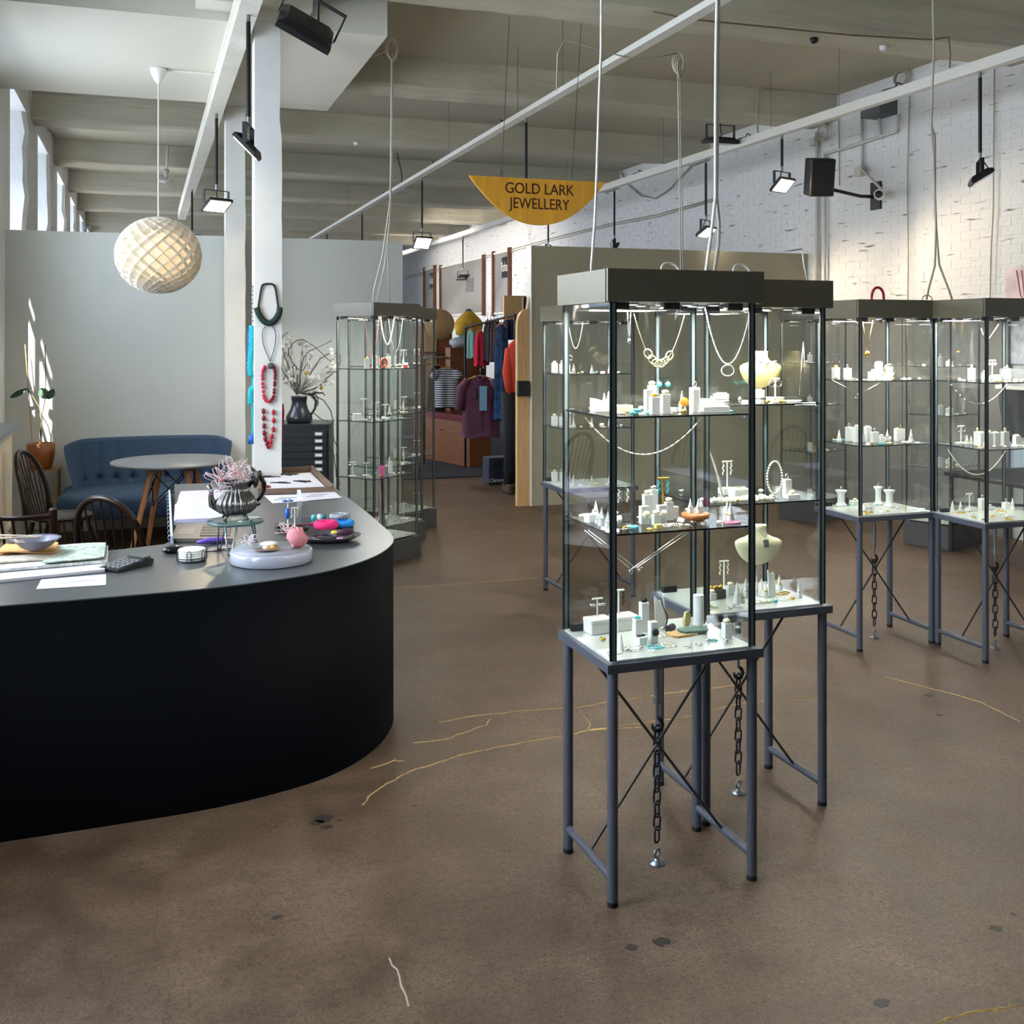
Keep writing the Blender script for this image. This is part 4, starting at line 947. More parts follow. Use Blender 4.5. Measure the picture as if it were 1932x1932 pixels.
vee('fine silver V chain with a round bead under the middle shelf of nearest case', atY(1103, 1000, 2.9), atY(1191, 1074, 2.85), atY(1296, 1000, 2.85))
vee('fine silver V chain with a bar pendant under the middle shelf of nearest case', atY(1110, 1000, 2.88), atY(1200, 1072, 2.83), atY(1306, 1000, 2.83), pend='bar')
# ---- second case
K = 'B'; YB = 3.22
S = 'base'; z = ZBS
multi('dark_box', [('box', k_block(.055, .03, .04, mat('dark_box', (84, 76, 66), .6)))]+[('gold_bead', k_stone(.007, GOLD, 1), (-.02+.01*i, .004*(-1)**i, .03)) for i in range(5)], at(K, 1352, 1128, z), 0, 'dark box piled with gold beads', 'box', K, S)
tstand(K, S, at(K, 1366, 1108, z), .098, .038, 'drop', IVORY, desc='white T stand with ivory drop earrings')
for (x, y, w_, h, ds) in ((1343, 1132, .026, .024, 'low white block'), (1378, 1122, .028, .032, 'pale green-white block')): block(K, S, at(K, x, y, z), w_, h, .024, 'stone', IVORY, desc=ds+' with ivory stone')
for (x, y, h) in ((1391, 1138, .072), (1407, 1128, .068), (1437, 1124, .062), (1444, 1126, .055), (1400, 1137, .05), (1498, 1110, .055), (1521, 1126, .052)): cone(K, S, at(K, x, y, z), h, SILVER if int(x) % 2 else GOLD)
single('necklace_card', cmesh('vcard2', lambda: MB().prism([(-.015, 0), (.015, 0), (.015, .08), (.009, .084), (0, .078), (-.013, .094)], -.002, .002, 'y', T((0, 0, 0), x=-.1)).mesh('necklace_card', WHITE)), at(K, 1457, 1126, z), .1, 'tall white notched necklace card', 'card', K, S)
single('gold_curl', cmesh('gcurl', lambda: MB().tube([(-.03, .0, .004), (-.01, -.012, .004), (.012, -.008, .004), (.03, .006, .004), (.02, .02, .004), (-.005, .016, .004)], .0028, 6).mesh('gold_curl', GOLD)), at(K, 1478, 1122, z), 0, 'curled gold chain lying open', 'chain', K, S)
bust(K, S, at(K, 1428, 1118, z), .86, -.25, IVORY, 'lower ivory necklace bust with a grey stone pendant', stem=.115)
fill(K, S, z, 14, 21)
S = 'middle shelf'; z = ZM
tstand(K, S, at(K, 1372, 928, z), .108, .038, 'drop', WHITE, desc='white T stand with white cluster earrings')
block(K, S, at(K, 1371, 932, z), .05, .022, .04, None, m=WHITE, desc='white box under the T stand'); block(K, S, at(K, 1395, 936, z), .065, .026, .045, 'beads', IVORY, m=WHITE, desc='white box with an ivory string')
single('acrylic_cylinder', cmesh('acyl', lambda: MB().cyl((0, 0, 0), (0, 0, .125), .014, n=20).mesh('acrylic_cylinder', ACR)), at(K, 1455, 934, z), 0, 'clear cylinder with a looped pearl strand', 'cylinder', K, S)
q = Vector(at(K, 1455, 934, z)); mb = MB()
for i in range(34):
    a = 2*PI*i/34; mb.ball(q+Vector((.030*math.sin(a), -.022, .064+.056*math.cos(a))), .0042, 7)
tt = thing('pearl_necklace', 'pearl strand looped over the clear cylinder on the second case middle shelf', 'necklace', q); mb.build('pearl_string', PEARL, tt, world=True)
block(K, S, at(K, 1485, 938, z), .026, .062, .02, 'ring', SILVER, desc='frosted block with silver band'); block(K, S, at(K, 1494, 940, z), .05, .014, .03, 'stone', IVORY, m=WHITE, desc='low white box with small ivory bird')
mb = MB(); g = random.Random(5)
for i in range(420):
    u = g.random(); p = Vector(loc_(K, .05+.6*u, .02+.25*g.random(), z)); mb.ball(p+Vector((0, 0, .003+.006*g.random())), .0034, 6)
o = mb.build('pearl_strands', PEARL, None); o['kind'] = 'stuff'; tag(o, 'heap of pearl strands along the front of the second case middle shelf', 'pearls')
tt = thing('long_pearl_necklace', 'long graduated pearl rope hanging slanting inside the second case', 'necklace', atY(1345, 800, 3.17)); mb = MB()
for i in range(34):
    p = atY(1336, 846, 3.14).lerp(atY(1362, 934, 3.14), i/33); p.x += .006*math.sin(PI*i/33); mb.ball(p, .0034+.002*i/33, 8)
mb.build('pearl_string', PEARL, tt, world=True)
fill(K, S, z, 8, 22)
S = 'upper shelf'; z = ZU
bust(K, S, at(K, 1432, 748, z), .80, -.2, mat('cream_bust', (206, 190, 128), .5), 'upper cream necklace bust with dark cameo choker', stem=.045)
q = Vector(at(K, 1432, 748, z)); tt = thing('choker', 'choker of dark cameo stones on the upper cream bust', 'necklace', q+Vector((0, -.03, .15)))
for i in range(3): MB().ball(q+Vector((-.03+.032*i, -.052, .128+.006*abs(i-1))), .009, 10, .5).build('cameo', mat('dark_cameo', (90, 88, 80), .4), tt, world=True)
tstand(K, S, at(K, 1483, 752, z), .072, .034, 'hoop', SILVER, desc='white T stand with big silver hoops')
single('grey_bust_card', cmesh('gbc', lambda: MB().prism([(-.05, -.03), (-.015, .012), (-.006, .028), (.008, .028), (.016, .012), (.045, -.02), (.03, -.045), (-.02, -.03)], -.003, .003, 'y').box(-.002, .002, 0, .004, -.104, -.03).box(-.02, .02, -.01, .02, -.107, -.104).mesh('grey_bust_card', mat('grey_felt', (130, 128, 118), .9))), (lambda q: (q[0], q[1], z+.108))(at(K, 1516, 748, z)), -.1, 'grey flat bust shape holding a long chain', 'display bust', K, S)
vee('long narrow silver chain over the grey bust in the second case', atY(1508, 745, 3.2), atY(1516, 645, 3.2), atY(1521, 742, 3.2), pend=None, r=.0016)
for (x, y, w_, h, ds) in ((1360, 748, .05, .018, 'cream flower riser'), (1432, 750, .03, .03, 'low frosted block')): block(K, S, at(K, x, y, z), w_, h, .03, 'beads', IVORY, m=WHITE, desc=ds+' with beads')
fill(K, S, z, 12, 23)
# pendant on lower bust
q = Vector(at('B', 1428, 1118, ZBS)); tt = thing('stone_pendant', 'grey faceted pendant hanging on the lower ivory bust', 'pendant', q+Vector((0, -.06, .19)))
MB().rbox(-.011, .011, -.004, .004, -.014, .014, .003, 2, T(q+Vector((.0, -.058, .185)), x=-.1)).build('stone', mat('grey_stone', (120, 122, 118), .3, noise=.4, nscale=90), tt, world=True)
MB().tube([q+Vector((-.028, -.03, .25)), q+Vector((0, -.060, .198)), q+Vector((.028, -.03, .25))], .001, 4).build('cord', SILVER, tt, world=True)

# ---- right-hand cases
def spool(key, sh, loc, h=.11, r=.035, desc='white spool shaped pillar'):
    me = cmesh(('spool', h, r), lambda: MB().lathe([(r, 0), (r, .006), (r*.72, .016), (r*.62, .024), (r*.62, h-.024), (r*.72, h-.016), (r, h-.006), (r, h)], n=8).mesh('pillar', WHITE))
    multi('display_pillar', [('pillar', me), ('ring', k_ring(.009, .0018, SILVER), (0, 0, h+.010), (PI/2, 0, .4))], loc, .2, desc+' with a ring on top', 'display pillar', key, sh)
K = 'C'; S = 'base'; z = ZBS
spool(K, S, at(K, 1587, 948, z), .085, .030, 'fluted white pillar'); spool(K, S, at(K, 1657, 952, z), .098, .024, 'slim white pillar'); spool(K, S, at(K, 1678, 956, z), .09, .030, 'fluted white pillar')
for (x, y, w_, h) in ((1613, 950, .05, .024), (1634, 962, .045, .02)): block(K, S, at(K, x, y, z), w_, h, .04, 'stone', IVORY, m=WHITE, desc='low white box with ivory piece')
fill(K, S, z, 12, 31)
S = 'middle shelf'; z = ZM
for i, (x, y, w_, h) in enumerate(((1602, 832, .035, .075), (1616, 834, .032, .078), (1625, 834, .02, .04), (1637, 834, .034, .08), (1650, 835, .04, .055), (1663, 835, .03, .03), (1700, 830, .035, .06), (1692, 832, .022, .065))):
    block(K, S, at(K, x, y, z), w_, h, .025, ('ring', 'stone', 'ring', 'beads')[i % 4], (SILVER, IVORY, GOLD, PEARL)[i % 4], m=(FROST, WHITE)[i % 2], desc=('frosted', 'white')[i % 2]+' riser block with jewellery')
for x, y, h in ((1583, 832, .06), (1674, 832, .062), (1720, 832, .062), (1655, 832, .05)): cone(K, S, at(K, x, y, z), h, GOLD)
fill(K, S, z, 12, 32)
S = 'upper shelf'; z = ZU
for i, (x, y, w_, h) in enumerate(((1577, 708, .035, .06), (1599, 708, .035, .055), (1647, 708, .05, .035), (1658, 706, .034, .085), (1668, 708, .055, .02), (1733, 706, .03, .06))):
    block(K, S, at(K, x, y, z), w_, h, .028, ('stone', 'ring', 'stone', 'beads')[i % 4], (AMBER, SILVER, IVORY, PEARL)[i % 4], m=(FROST, WHITE)[i % 2], desc=('frosted', 'white')[i % 2]+' riser block with jewellery')
multi('bracelet', [('bangle', k_ring(.036, .0035, SILVER), (0, 0, .0395), (PI/2, 0, 0))], at(K, 1733, 708, z), 0, 'round silver bangle around a clear block', 'bracelet', K, S)
single('knob_figure', cmesh('knobf', lambda: MB().lathe([(.0, 0), (.018, .004), (.022, .018), (.016, .03), (.005, .038), (.007, .05), (0.0005, .06)], n=16).mesh('knob_figure', IVORY)), at(K, 1690, 709, z), 0, 'rounded ivory pear shape', 'ornament', K, S)
fill(K, S, z, 12, 33)
Yc = 4.66
vee('fine gold chain with a round gold locket in the left right-hand case', atY(1626, 596, Yc), atY(1636, 662, Yc), atY(1648, 600, Yc), GOLD, .0014, 'gold')
vee('fine V chain with a wire leaf pendant in the left right-hand case', atY(1568, 716, Yc), atY(1621, 744, Yc), atY(1672, 716, Yc), SILVER, .0016, 'leaf')
K = 'D'; S = 'base'; z = ZBS
tstand(K, S, at(K, 1829, 952, z), .09, .042, 'hoop', SILVER, desc='white T stand with silver loops')
for i, (x, y, w_, h) in enumerate(((1854, 955, .04, .06), (1832, 958, .055, .016), (1868, 958, .045, .016), (1898, 960, .035, .034))): block(K, S, at(K, x, y, z), w_, h, .03, ('ring', 'beads', 'stone', 'ring')[i], SILVER, m=WHITE, desc='white display block')
for x, y, h in ((1797, 952, .06), (1812, 958, .055), (1930, 960, .06)): cone(K, S, at(K, x, y, z), h, SILVER, WHITE)
fill(K, S, z, 16, 41)
S = 'middle shelf'; z = ZM
tstand(K, S, at(K, 1813, 834, z), .09, .04, 'hoop', SILVER, desc='silver T stand with round hoops')
for i, (x, y, w_, h) in enumerate(((1844, 840, .028, .07), (1852, 842, .034, .07), (1866, 843, .032, .07), (1878, 843, .03, .072), (1896, 842, .036, .074), (1918, 838, .032, .045), (1862, 846, .03, .03))):
    block(K, S, at(K, x, y, z), w_, h, .025, ('ring', 'beads', 'stone', 'beads')[i % 4], IVORY, m=(FROST, WHITE)[i % 2], desc=('frosted', 'white')[i % 2]+' riser block with jewellery')
for x, y, h in ((1824, 838, .05), (1832, 838, .045)): cone(K, S, at(K, x, y, z), h, GOLD)
fill(K, S, z, 12, 42)
S = 'upper shelf'; z = ZU
tstand(K, S, at(K, 1872, 711, z), .10, .045, 'ball', PEARL, desc='white T stand with pearl drops')
for i, (x, y, w_, h) in enumerate(((1833, 712, .03, .06), (1858, 713, .022, .035), (1878, 713, .06, .02), (1925, 712, .034, .055))): block(K, S, at(K, x, y, z), w_, h, .028, ('ring', 'stone', 'beads', 'ring')[i], IVORY, m=(FROST, WHITE)[i % 2], desc='white display block')
q = Vector(at(K, 1898, 712, z)); mb = MB()
for i in range(26):
    a = 2*PI*i/26; mb.ball(q+Vector((.026*math.cos(a), 0, .034+.030*math.sin(a))), .0036, 6)
tt = thing('bead_bracelet', 'pale bead bracelet standing on the far right case upper shelf', 'bracelet', q); mb.build('bead_string', PEARL, tt, world=True)
fill(K, S, z, 12, 43)
Yd = 4.3
vee('fine silver V chain with a pearl drop in the far right case', atY(1851, 620, Yd), atY(1860, 648, Yd), atY(1884, 612, Yd), SILVER, .0014, 'drop')
necklace('white chip bead necklace swagged under the middle shelf of far right case', atY(1789, 849, Yd), atY(1898, 849, Yd), .125, 'beads', PEARL, 'D', None, 40, .0014)
necklace('silver bar necklace under the upper shelf of the far right case', atY(1789, 718, Yd), atY(1900, 724, Yd), .11, 'bars', SILVER, 'D', None, 40, .0012)
# ---- narrow half hidden case
K = 'E'; YE = 6.08
for S, z, ys, sd in (('base', ZBS, 898, 51), ('middle shelf', ZM, 803, 52), ('upper shelf', ZU, 698, 53)):
    for i, (dx, w_, h) in enumerate(((10, .035, .06), (24, .03, .055), (34, .03, .05))): block(K, S, at(K, 1036+dx, ys, z), w_, h, .025, 'ring' if i % 2 else 'stone', IVORY, m=(WHITE, FROST)[i % 2], desc='white riser block with jewellery')
    for i, (dx, h) in enumerate(((16, .06), (30, .055), (46, .06))): cone(K, S, loc_(K, .2+.3*i, .3, z), h, SILVER)
    fill(K, S, z, 7, sd)
tstand(K, 'middle shelf', loc_(K, .15, .3, ZM), .11, .05, 'drop', SILVER); tstand(K, 'upper shelf', loc_(K, .1, .3, ZU), .11, .05, 'hoop', SILVER)
necklace('fine silver necklace in the narrow half hidden case', atY(1072, 606, YE), atY(1100, 606, YE), .17, 'beads', SILVER, 'E', None, 24)
# ---- turned corner cases
for K, sd, zz in (('G', 61, (.1645, .6065, 1.0065, 1.3765)), ('G2', 71, (.1645, .6065, 1.0065, 1.3765)), ('G3', 81, (.1645, .6065, 1.0065, 1.3765))):
    for i, (S, z) in enumerate(zip(('base', 'lowest shelf', 'middle shelf', 'upper shelf'), zz)):
        g = random.Random(sd+i)
        if K == 'G':
            if i == 3:
                for u, h, tm in ((.15, .07, AMBER), (.35, .085, SILVER), (.7, .08, SILVER)): block(K, S, loc_(K, u, .4, z), .035, h, .028, 'stone' if tm is AMBER else 'ring', tm, desc='clear block with jewellery')
                single('coral_ring', k_ring(.03, .009, mat('coral_enamel', (214, 96, 70), .35)), (lambda q: (q[0], q[1], q[2]+.0395))(loc_(K, .42, .2, z)), 0, 'coral coloured bangle', 'bracelet', K, S).rotation_euler = (PI/2, 0, .6)
                single('red_bead_box', k_block(.03, .02, .02, mat('red_box', (206, 60, 50), .4)), loc_(K, .95, .15, z), 0, 'small red box at the right', 'box', K, S)
            elif i == 2:
                block(K, S, loc_(K, .06, .6, z), .06, .05, .05, None, m=WHITE, desc='white cube'); tstand(K, S, loc_(K, .22, .6, z), .15, .05, 'drop', SILVER); tstand(K, S, loc_(K, .45, .5, z), .12, .06, 'drop', SILVER); tstand(K, S, loc_(K, .7, .5, z), .10, .05, 'hoop', SILVER)
            elif i == 1:
                tstand(K, S, loc_(K, .06, .75, z), .10, .05, 'disc', SILVER, desc='white T stand with black and white earrings'); tstand(K, S, loc_(K, .25, .55, z), .09, .05, 'disc', TURQ, desc='white T stand with green earrings')
                block(K, S, loc_(K, .45, .3, z), .04, .06, .03, 'stone', mat('hot_pink', (232, 70, 140), .4), m=mat('pink_acrylic', (236, 120, 170), .3), desc='pink block'); block(K, S, loc_(K, .75, .4, z), .03, .085, .028, 'ring', desc='tall frosted block')
            else:
                for u in (.5, .7): block(K, S, loc_(K, u, .5, z), .03, .10, .03, None, m=ACR, desc='tall clear acrylic block')
        else:
            block(K, S, loc_(K, .3, .4, z), .035, .07, .028, 'ring', desc='frosted block with ring'); cone(K, S, loc_(K, .6, .5, z), .06, SILVER); tstand(K, S, loc_(K, .85, .3, z), .12, .05, 'drop', SILVER)
        fill(K, S, z, 7, sd+i)
def inG(K, u, v, z): return Vector(loc_(K, u, v, z))
necklace('pale bead necklace hanging high in the front turned corner case', inG('G', .5, .4, 1.735), inG('G', .85, .4, 1.735), .19, 'beads', PEARL, 'G', None, 30, .0022)
necklace('coral and white bead necklace in the front turned corner case', inG('G', .02, .3, 1.735), inG('G', .30, .2, 1.735), .27, 'beads', mat('coral_bead', (224, 150, 124), .4), 'G', None, 30, .0018)
necklace('fine silver necklace high in the middle turned corner case', inG('G2', .5, .4, 1.735), inG('G2', .9, .4, 1.735), .25, 'beads', SILVER, 'G2', None, 30, .0014)
necklace('small turquoise bead strand in the rear turned corner case', inG('G3', .1, .3, 1.36), inG('G3', .2, .3, 1.36), .15, 'beads', TURQ, 'G3', None, 20, .0016)
tt = thing('red_cord_necklace', 'red and white twisted cord hanging low in the front turned corner case', 'necklace', inG('G', .4, .3, .59))
for k in range(3): MB().tube([inG('G', .40, .3, .595), inG('G', .32+.06*k, .25, .4), inG('G', .25+.14*k, .25, .17)], .003, 5).build('cord', (mat('red_cord', (186, 60, 60), .7), CORD, BLACK)[k], tt, world=True)
for K, sd in (('H1', 91), ('H2', 95)):
    for i, (S, z) in enumerate(zip(('base', 'lowest shelf', 'middle shelf', 'upper shelf'), (.1965, .6065, 1.0065, 1.3765))):
        block(K, S, loc_(K, .25, .4, z), .035, .07, .028, 'ring', desc='frosted block with ring'); cone(K, S, loc_(K, .5, .3, z), .07, SILVER)
        block(K, S, loc_(K, .75, .5, z), .05, .035, .03, 'stone', IVORY, m=WHITE, desc='white block with ivory piece'); fill(K, S, z, 7, sd+i)
# ordinals: label every display piece by its place on its shelf
ORD = ['first', 'second', 'third', 'fourth', 'fifth', 'sixth', 'seventh', 'eighth', 'ninth', 'tenth', 'eleventh', 'twelfth', 'thirteenth', 'fourteenth', 'fifteenth', 'sixteenth', 'seventeenth', 'eighteenth', 'nineteenth', 'twentieth']
grp = {}
for o, desc, cat, key, sh in PROPS: grp.setdefault((desc, key, sh), []).append(o)
for (desc, key, sh), os_ in grp.items():
    os_.sort(key=lambda o: proj(o.location)[0]); n = len(os_)
    cat = [p[2] for p in PROPS if p[0] is os_[0]][0]
    for i, o in enumerate(os_):
        pos = '' if n == 1 else (', leftmost' if i == 0 else ', rightmost' if i == n-1 else ', %s from left' % ORD[i])
        tag(o, desc+pos+', '+sh+' of '+CNAME[key], cat, 'jewellery pieces on the %s of %s' % (sh, CNAME[key]))
# things lying on the case tops
t = thing('red_bead_loop', 'crimson beaded necklace draped in an arch on the left right-hand case top', 'necklace', atY(1656, 556, 4.6))
c = atY(1656, 556, 4.62); c.z = 1.795; mb = MB(); RED = mat('crimson_bead', (190, 30, 70), .4)
for i in range(26):
    a = PI*i/25; mb.ball(c+Vector((.038*math.cos(a), 0, .003+.062*math.sin(a)**.8)), .0075, 8)
mb.build('bead_string', RED, t, world=True)
o = MB().torus((0, 0, .012), .02, .003, R3(PI/2, 0, 0), 14, 6, sx=1.6).build('cable_hook', CORDG, None, (c.x+.30, c.y-.02, 1.79)); tag(o, 'small grey hooked cable end on the left right-hand case top', 'cable')
for x, Yb, lab in ((1265, 2.9, 'small white cable loop lying on the nearest case top, left'), (1400, 2.9, 'small white cable loop lying on the nearest case top, right')):
    p = atY(x, 505, Yb); o = MB().torus((0, 0, .006), .03, .004, R3(1.1, 0, 0), 18, 6).build('cable_loop', CORD, None, (p.x, p.y, 1.795)); tag(o, lab, 'cable')

# ================================================================== COUNTER
CT = .75
outer = [fl(x, y) for x, y in ((0, 1589.6), (207, 1558), (414, 1523), (580, 1480), (662, 1444.6), (712, 1409), (737, 1376), (742.5, 1352))]
pts = [(-.95, 3.69)]+[(p.x, p.y) for p in outer]+[(1.01, 4.55), (1.02, 5.0), (1.02, 5.6), (1.015, 6.36)]
def smooth(pts, k=4):
    out = []; n = len(pts)
    for i in range(n-1):
        p0, p1, p2, p3 = [Vector(pts[min(max(j, 0), n-1)]) for j in (i-1, i, i+1, i+2)]
        for s_ in range(k):
            t_ = s_/k; out.append(tuple(.5*((2*p1)+(-p0+p2)*t_+(2*p0-5*p1+4*p2-p3)*t_*t_+(-p0+3*p1-3*p2+p3)*t_**3)))
    out.append(tuple(pts[-1])); return out
oc = smooth(pts)
inner_c = [(.165, 6.42), (.13, 4.70), (.08, 4.58), (-.1, 4.52), (-.95, 4.40)]
poly = oc+inner_c
TOPM = mat('charcoal_counter_top', (66, 70, 74), .28, noise=.03, nscale=3, spec=.6)
t = thing('reception_counter', 'large curved black reception counter with a charcoal top', 'counter', (.3, 4.3, 0))
MB().prism(poly, CT-.004, CT).build('worktop', TOPM, t, world=True)
# wrapped front panel: thin wall following the outer curve
vs = []; fs = []
for i, p in enumerate(oc):
    a = Vector(oc[max(i-1, 0)]); b_ = Vector(oc[min(i+1, len(oc)-1)]); d = (b_-a).normalized(); n = Vector((-d.y, d.x)); q = Vector(p)+n*.03; p_ = Vector(p)+n*.0005
    vs += [(p_.x, p_.y, 0), (p_.x, p_.y, CT-.0045), (q.x, q.y, 0), (q.x, q.y, CT-.0045)]
for i in range(len(oc)-1):
    k = 4*i; fs += [(k, k+4, k+5, k+1), (k+2, k+3, k+7, k+6), (k+1, k+5, k+7, k+3)]
MB().add(vs, fs, True).build('curved_front', mat('blue_black_laminate', (3, 5, 9), .65, spec=.06), t, world=True)
MB().box(.17, .99, 6.30, 6.34, 0, CT-.036).build('end_panel', BLACK, t, world=True)
MB().box(.15, .18, 4.75, 6.3, 0, CT-.036).build('inner_panel', BLACK, t, world=True)
def ct(px, py, h=0): p = fl(px, py, CT+.0005); return Vector((p.x, p.y, CT+.001+h))
# newspapers
NEWS = mat('newsprint', (214, 218, 212), .8, noise=.3, nscale=60, stretch=(1, 3, 1))
def sheet(name, label, cat, corners, th, m, z0, key=None, wav=0.0, group=None, seed=1, n=10):
    P = [ct(*c) for c in corners]; c0 = sum(P, Vector())/4; g = random.Random(seed)
    ph = g.uniform(0, 6)
    def top(u, v):
        q = P[0].lerp(P[1], u).lerp(P[3].lerp(P[2], u), v)
        return Vector((q.x, q.y, CT+z0+th+wav*(math.sin(5*u+ph)*math.cos(3*v+ph)+1)*.5))
    mb = MB(); mb.grid(top, n, n)
    def bot(u, v): q = top(1-u, v); return Vector((q.x, q.y, q.z-th+ (0 if wav == 0 else -.0)))
    mb.grid(bot, n, n)
    rim = [(i/n, 0) for i in range(n)]+[(1, i/n) for i in range(n)]+[(1-i/n, 1) for i in range(n)]+[(0, 1-i/n) for i in range(n)]
    vs = []; fs = []
    for u, v in rim: q = top(u, v); vs += [q, q-Vector((0, 0, th))]
    k = len(rim); fs = [(2*i, 2*i+1, 2*((i+1) % k)+1, 2*((i+1) % k)) for i in range(k)]
    mb.add(vs, fs)
    L = Vector((c0.x, c0.y, CT+z0)); o = mb.build(name, m, None, L, world=True)
    if label: tag(o, label, cat, group)
    return o
sheet('white_folder', 'wide white folder at the bottom of the newspaper stack on the counter', 'folder', ((-60, 1106), (198, 1079), (205, 1045), (-60, 1058)), .010, PAPER, .001)
sheet('newspaper', 'folded newspaper lying lowest, right above the white folder', 'newspaper', ((-60, 1092), (203, 1068), (204, 1040), (-60, 1050)), .010, NEWS, .0125, wav=.002, seed=2)
sheet('newspaper', 'crumpled green tinted newspaper at the right of the stack', 'newspaper', ((80, 1080), (196, 1068), (200, 1040), (90, 1046)), .004, mat('greenish_newsprint', (176, 190, 176), .8, noise=.45, nscale=45), .026, wav=.012, seed=3)
sheet('magazine', 'cream magazine with a worn edge on top of the newspapers', 'magazine', ((-40, 1080), (125, 1068), (122, 1046), (-40, 1052)), .006, mat('magazine_cream', (206, 194, 178), .7, noise=.3, nscale=30), .026, wav=.003, seed=4)
sheet('paper_wrap', 'orange tan wrapping paper under the dark bowl', 'paper', ((-10, 1066), (105, 1062), (110, 1046), (10, 1046)), .004, mat('tan_paper', (222, 168, 104), .8, noise=.2, nscale=12), .0365, wav=.010, seed=5)
bc = ct(68, 1062); bc.z = CT+.052
t = thing('bowl', 'shallow dark enamel bowl on the newspapers', 'bowl', bc)
MB().lathe([(.0, 0), (.03, .0), (.055, .012), (.078, .034), (.088, .04), (.089, .042), (.077, .038), (.053, .016), (.028, .005), (0, .004)], (0, 0, 0), 32).build('body', mat('grey_enamel', (104, 104, 120), .25), t)
t = thing('paint_brushes', 'two thin pale brushes resting across the dark bowl', 'brush', bc+Vector((-.05, 0, .045)))
for a, b_ in (((-.14, -.02, .01), (.06, -.01, .002)), ((-.10, .03, .012), (.07, .0, .003))): MB().cyl(a, b_, .0038, .0028, 8).build('handle', mat('pale_handle', (214, 196, 180), .4), t)
INK = mat('faint_ink', (150, 148, 160), .8)
o = sheet('notice_sheet', 'single white printed sheet on the counter front edge', 'paper', ((68, 1112), (200, 1104), (200, 1084), (78, 1094)), .0008, PAPER, .001)
c0 = ct(140, 1099)
t2 = o
for k, (dx, w_) in enumerate(((-.03, .09), (.01, .12), (.02, .07))):
    ln = MB().box(c0.x+dx-w_/2, c0.x+dx+w_/2, c0.y-.012+.012*k, c0.y-.009+.012*k, CT+.0018, CT+.0024).build('printed_line', INK, o); ln.location = -Vector(o.location)
# calculator
c0 = ct(238, 1070); t = thing('calculator', 'black desk calculator with grey keys lying on the counter', 'calculator', c0, .75)
MB().prism([(-.085, .004), (-.08, 0), (.075, 0), (.085, .004), (.085, .020), (.075, .024), (-.085, .010)], -.05, .05, 'y').build('body', BLACK, t)
for i in range(5):
    for j in range(4): MB().cb((-.065+.022*i, -.034+.023*j, .0145+.0022*i), (.015, .015, .005)).build('key', mat('grey_key', (120, 122, 126), .5), t)
MB().box(.045, .078, -.042, .042, .0235, .032).build('display', mat('lcd', (70, 82, 76), .2), t)
# coaster holder
c0 = ct(362, 1057); t = thing('coaster_holder', 'round black wire holder with a stack of white coasters', 'holder', c0)
MB().lathe([(.052, 0), (.054, .003), (.0, .003)], n=28).build('base', BLACK, t)
for k in range(6):
    a = PI/3*k+.3
    MB().tube([(.055*math.cos(a-.14), .055*math.sin(a-.14), .002), (.056*math.cos(a-.14), .056*math.sin(a-.14), .036), (.055*math.cos(a), .055*math.sin(a), .045), (.056*math.cos(a+.14), .056*math.sin(a+.14), .036), (.055*math.cos(a+.14), .055*math.sin(a+.14), .002)], .0016, 6).build('wire', BLACK, t)
MB().torus((0, 0, .012), .055, .0016, n=28).build('wire', BLACK, t)
cm = MB().lathe([(.048, 0), (.050, .001), (.050, .0068), (.048, .0078), (0, .0078)], n=28).mesh('coaster', WHITE)
for k in range(5):
    o = obj('coaster', cm, None, (c0.x, c0.y, c0.z+.0035+.0082*k)); tag(o, 'round white coaster in the black wire holder, %s' % ['bottom one', 'second from the bottom', 'middle one', 'fourth from the bottom', 'top one'][k], 'coaster', 'white coasters in the wire holder')
# card reader / mouse, pen and cables
c0 = ct(328, 1043); o = MB().ball((0, 0, .012), .035, 16, .45, 1.35, .8).build('computer_mouse', mat('glossy_black', (12, 12, 15), .12), None, c0); tag(o, 'glossy black computer mouse left of the coasters', 'mouse')
c0 = ct(400, 1026); o = MB().tube([(-.06, -.02, .012), (-.01, 0, .014), (.04, .012, .012), (.06, .016, .012)], [.006, .012, .011, .004], 10).build('purple_marker', mat('violet_plastic', (110, 80, 190), .35), None, c0); tag(o, 'violet pen lying behind the coaster stack', 'pen')
c0 = ct(420, 1040); o = MB().tube([(-.17, .03, .004), (-.05, -.015, .004), (.0, .02, .004), (.08, .03, .004), (.06, -.02, .004), (-.06, -.01, .004), (-.10, .03, .005)], .0022, 6).build('charger_cable', BLACK, None, c0); tag(o, 'black charger cable snaking on the counter behind the coasters', 'cable')
# laptop
P = [ct(x, y) for x, y in ((322, 1024), (440, 1024), (452, 993), (335, 995))]; c0 = sum(P, Vector())/4
t = thing('laptop', 'open grey brown laptop base behind the teapot trivet', 'laptop', c0)
e1 = (P[1]-P[0]); e2 = (P[3]-P[0]); e2.z = e1.z = 0
def bxq(p, u, v, z0, z1): return MB().add([(q.x, q.y, z) for z in (z0, z1) for q in (p, p+u, p+u+v, p+v)], [(0, 3, 2, 1), (4, 5, 6, 7), (0, 1, 5, 4), (1, 2, 6, 5), (2, 3, 7, 6), (3, 0, 4, 7)])
bxq(P[0], e1, e2, CT+.002, CT+.018).build('base', mat('laptop_grey', (98, 92, 86), .35, .3), t, world=True)
bxq(P[0]+e1*.45+e2*.12, e1*.5, e2*.75, CT+.018, CT+.0195).build('keyboard_bed', mat('key_black', (40, 38, 38), .5), t, world=True)
for i in range(8):
    for j in range(4): bxq(P[0]+e1*(.465+.058*i)+e2*(.16+.17*j), e1*.045, e2*.13, CT+.0195, CT+.0215).build('key', mat('key_brown', (70, 66, 64), .4), t, world=True)
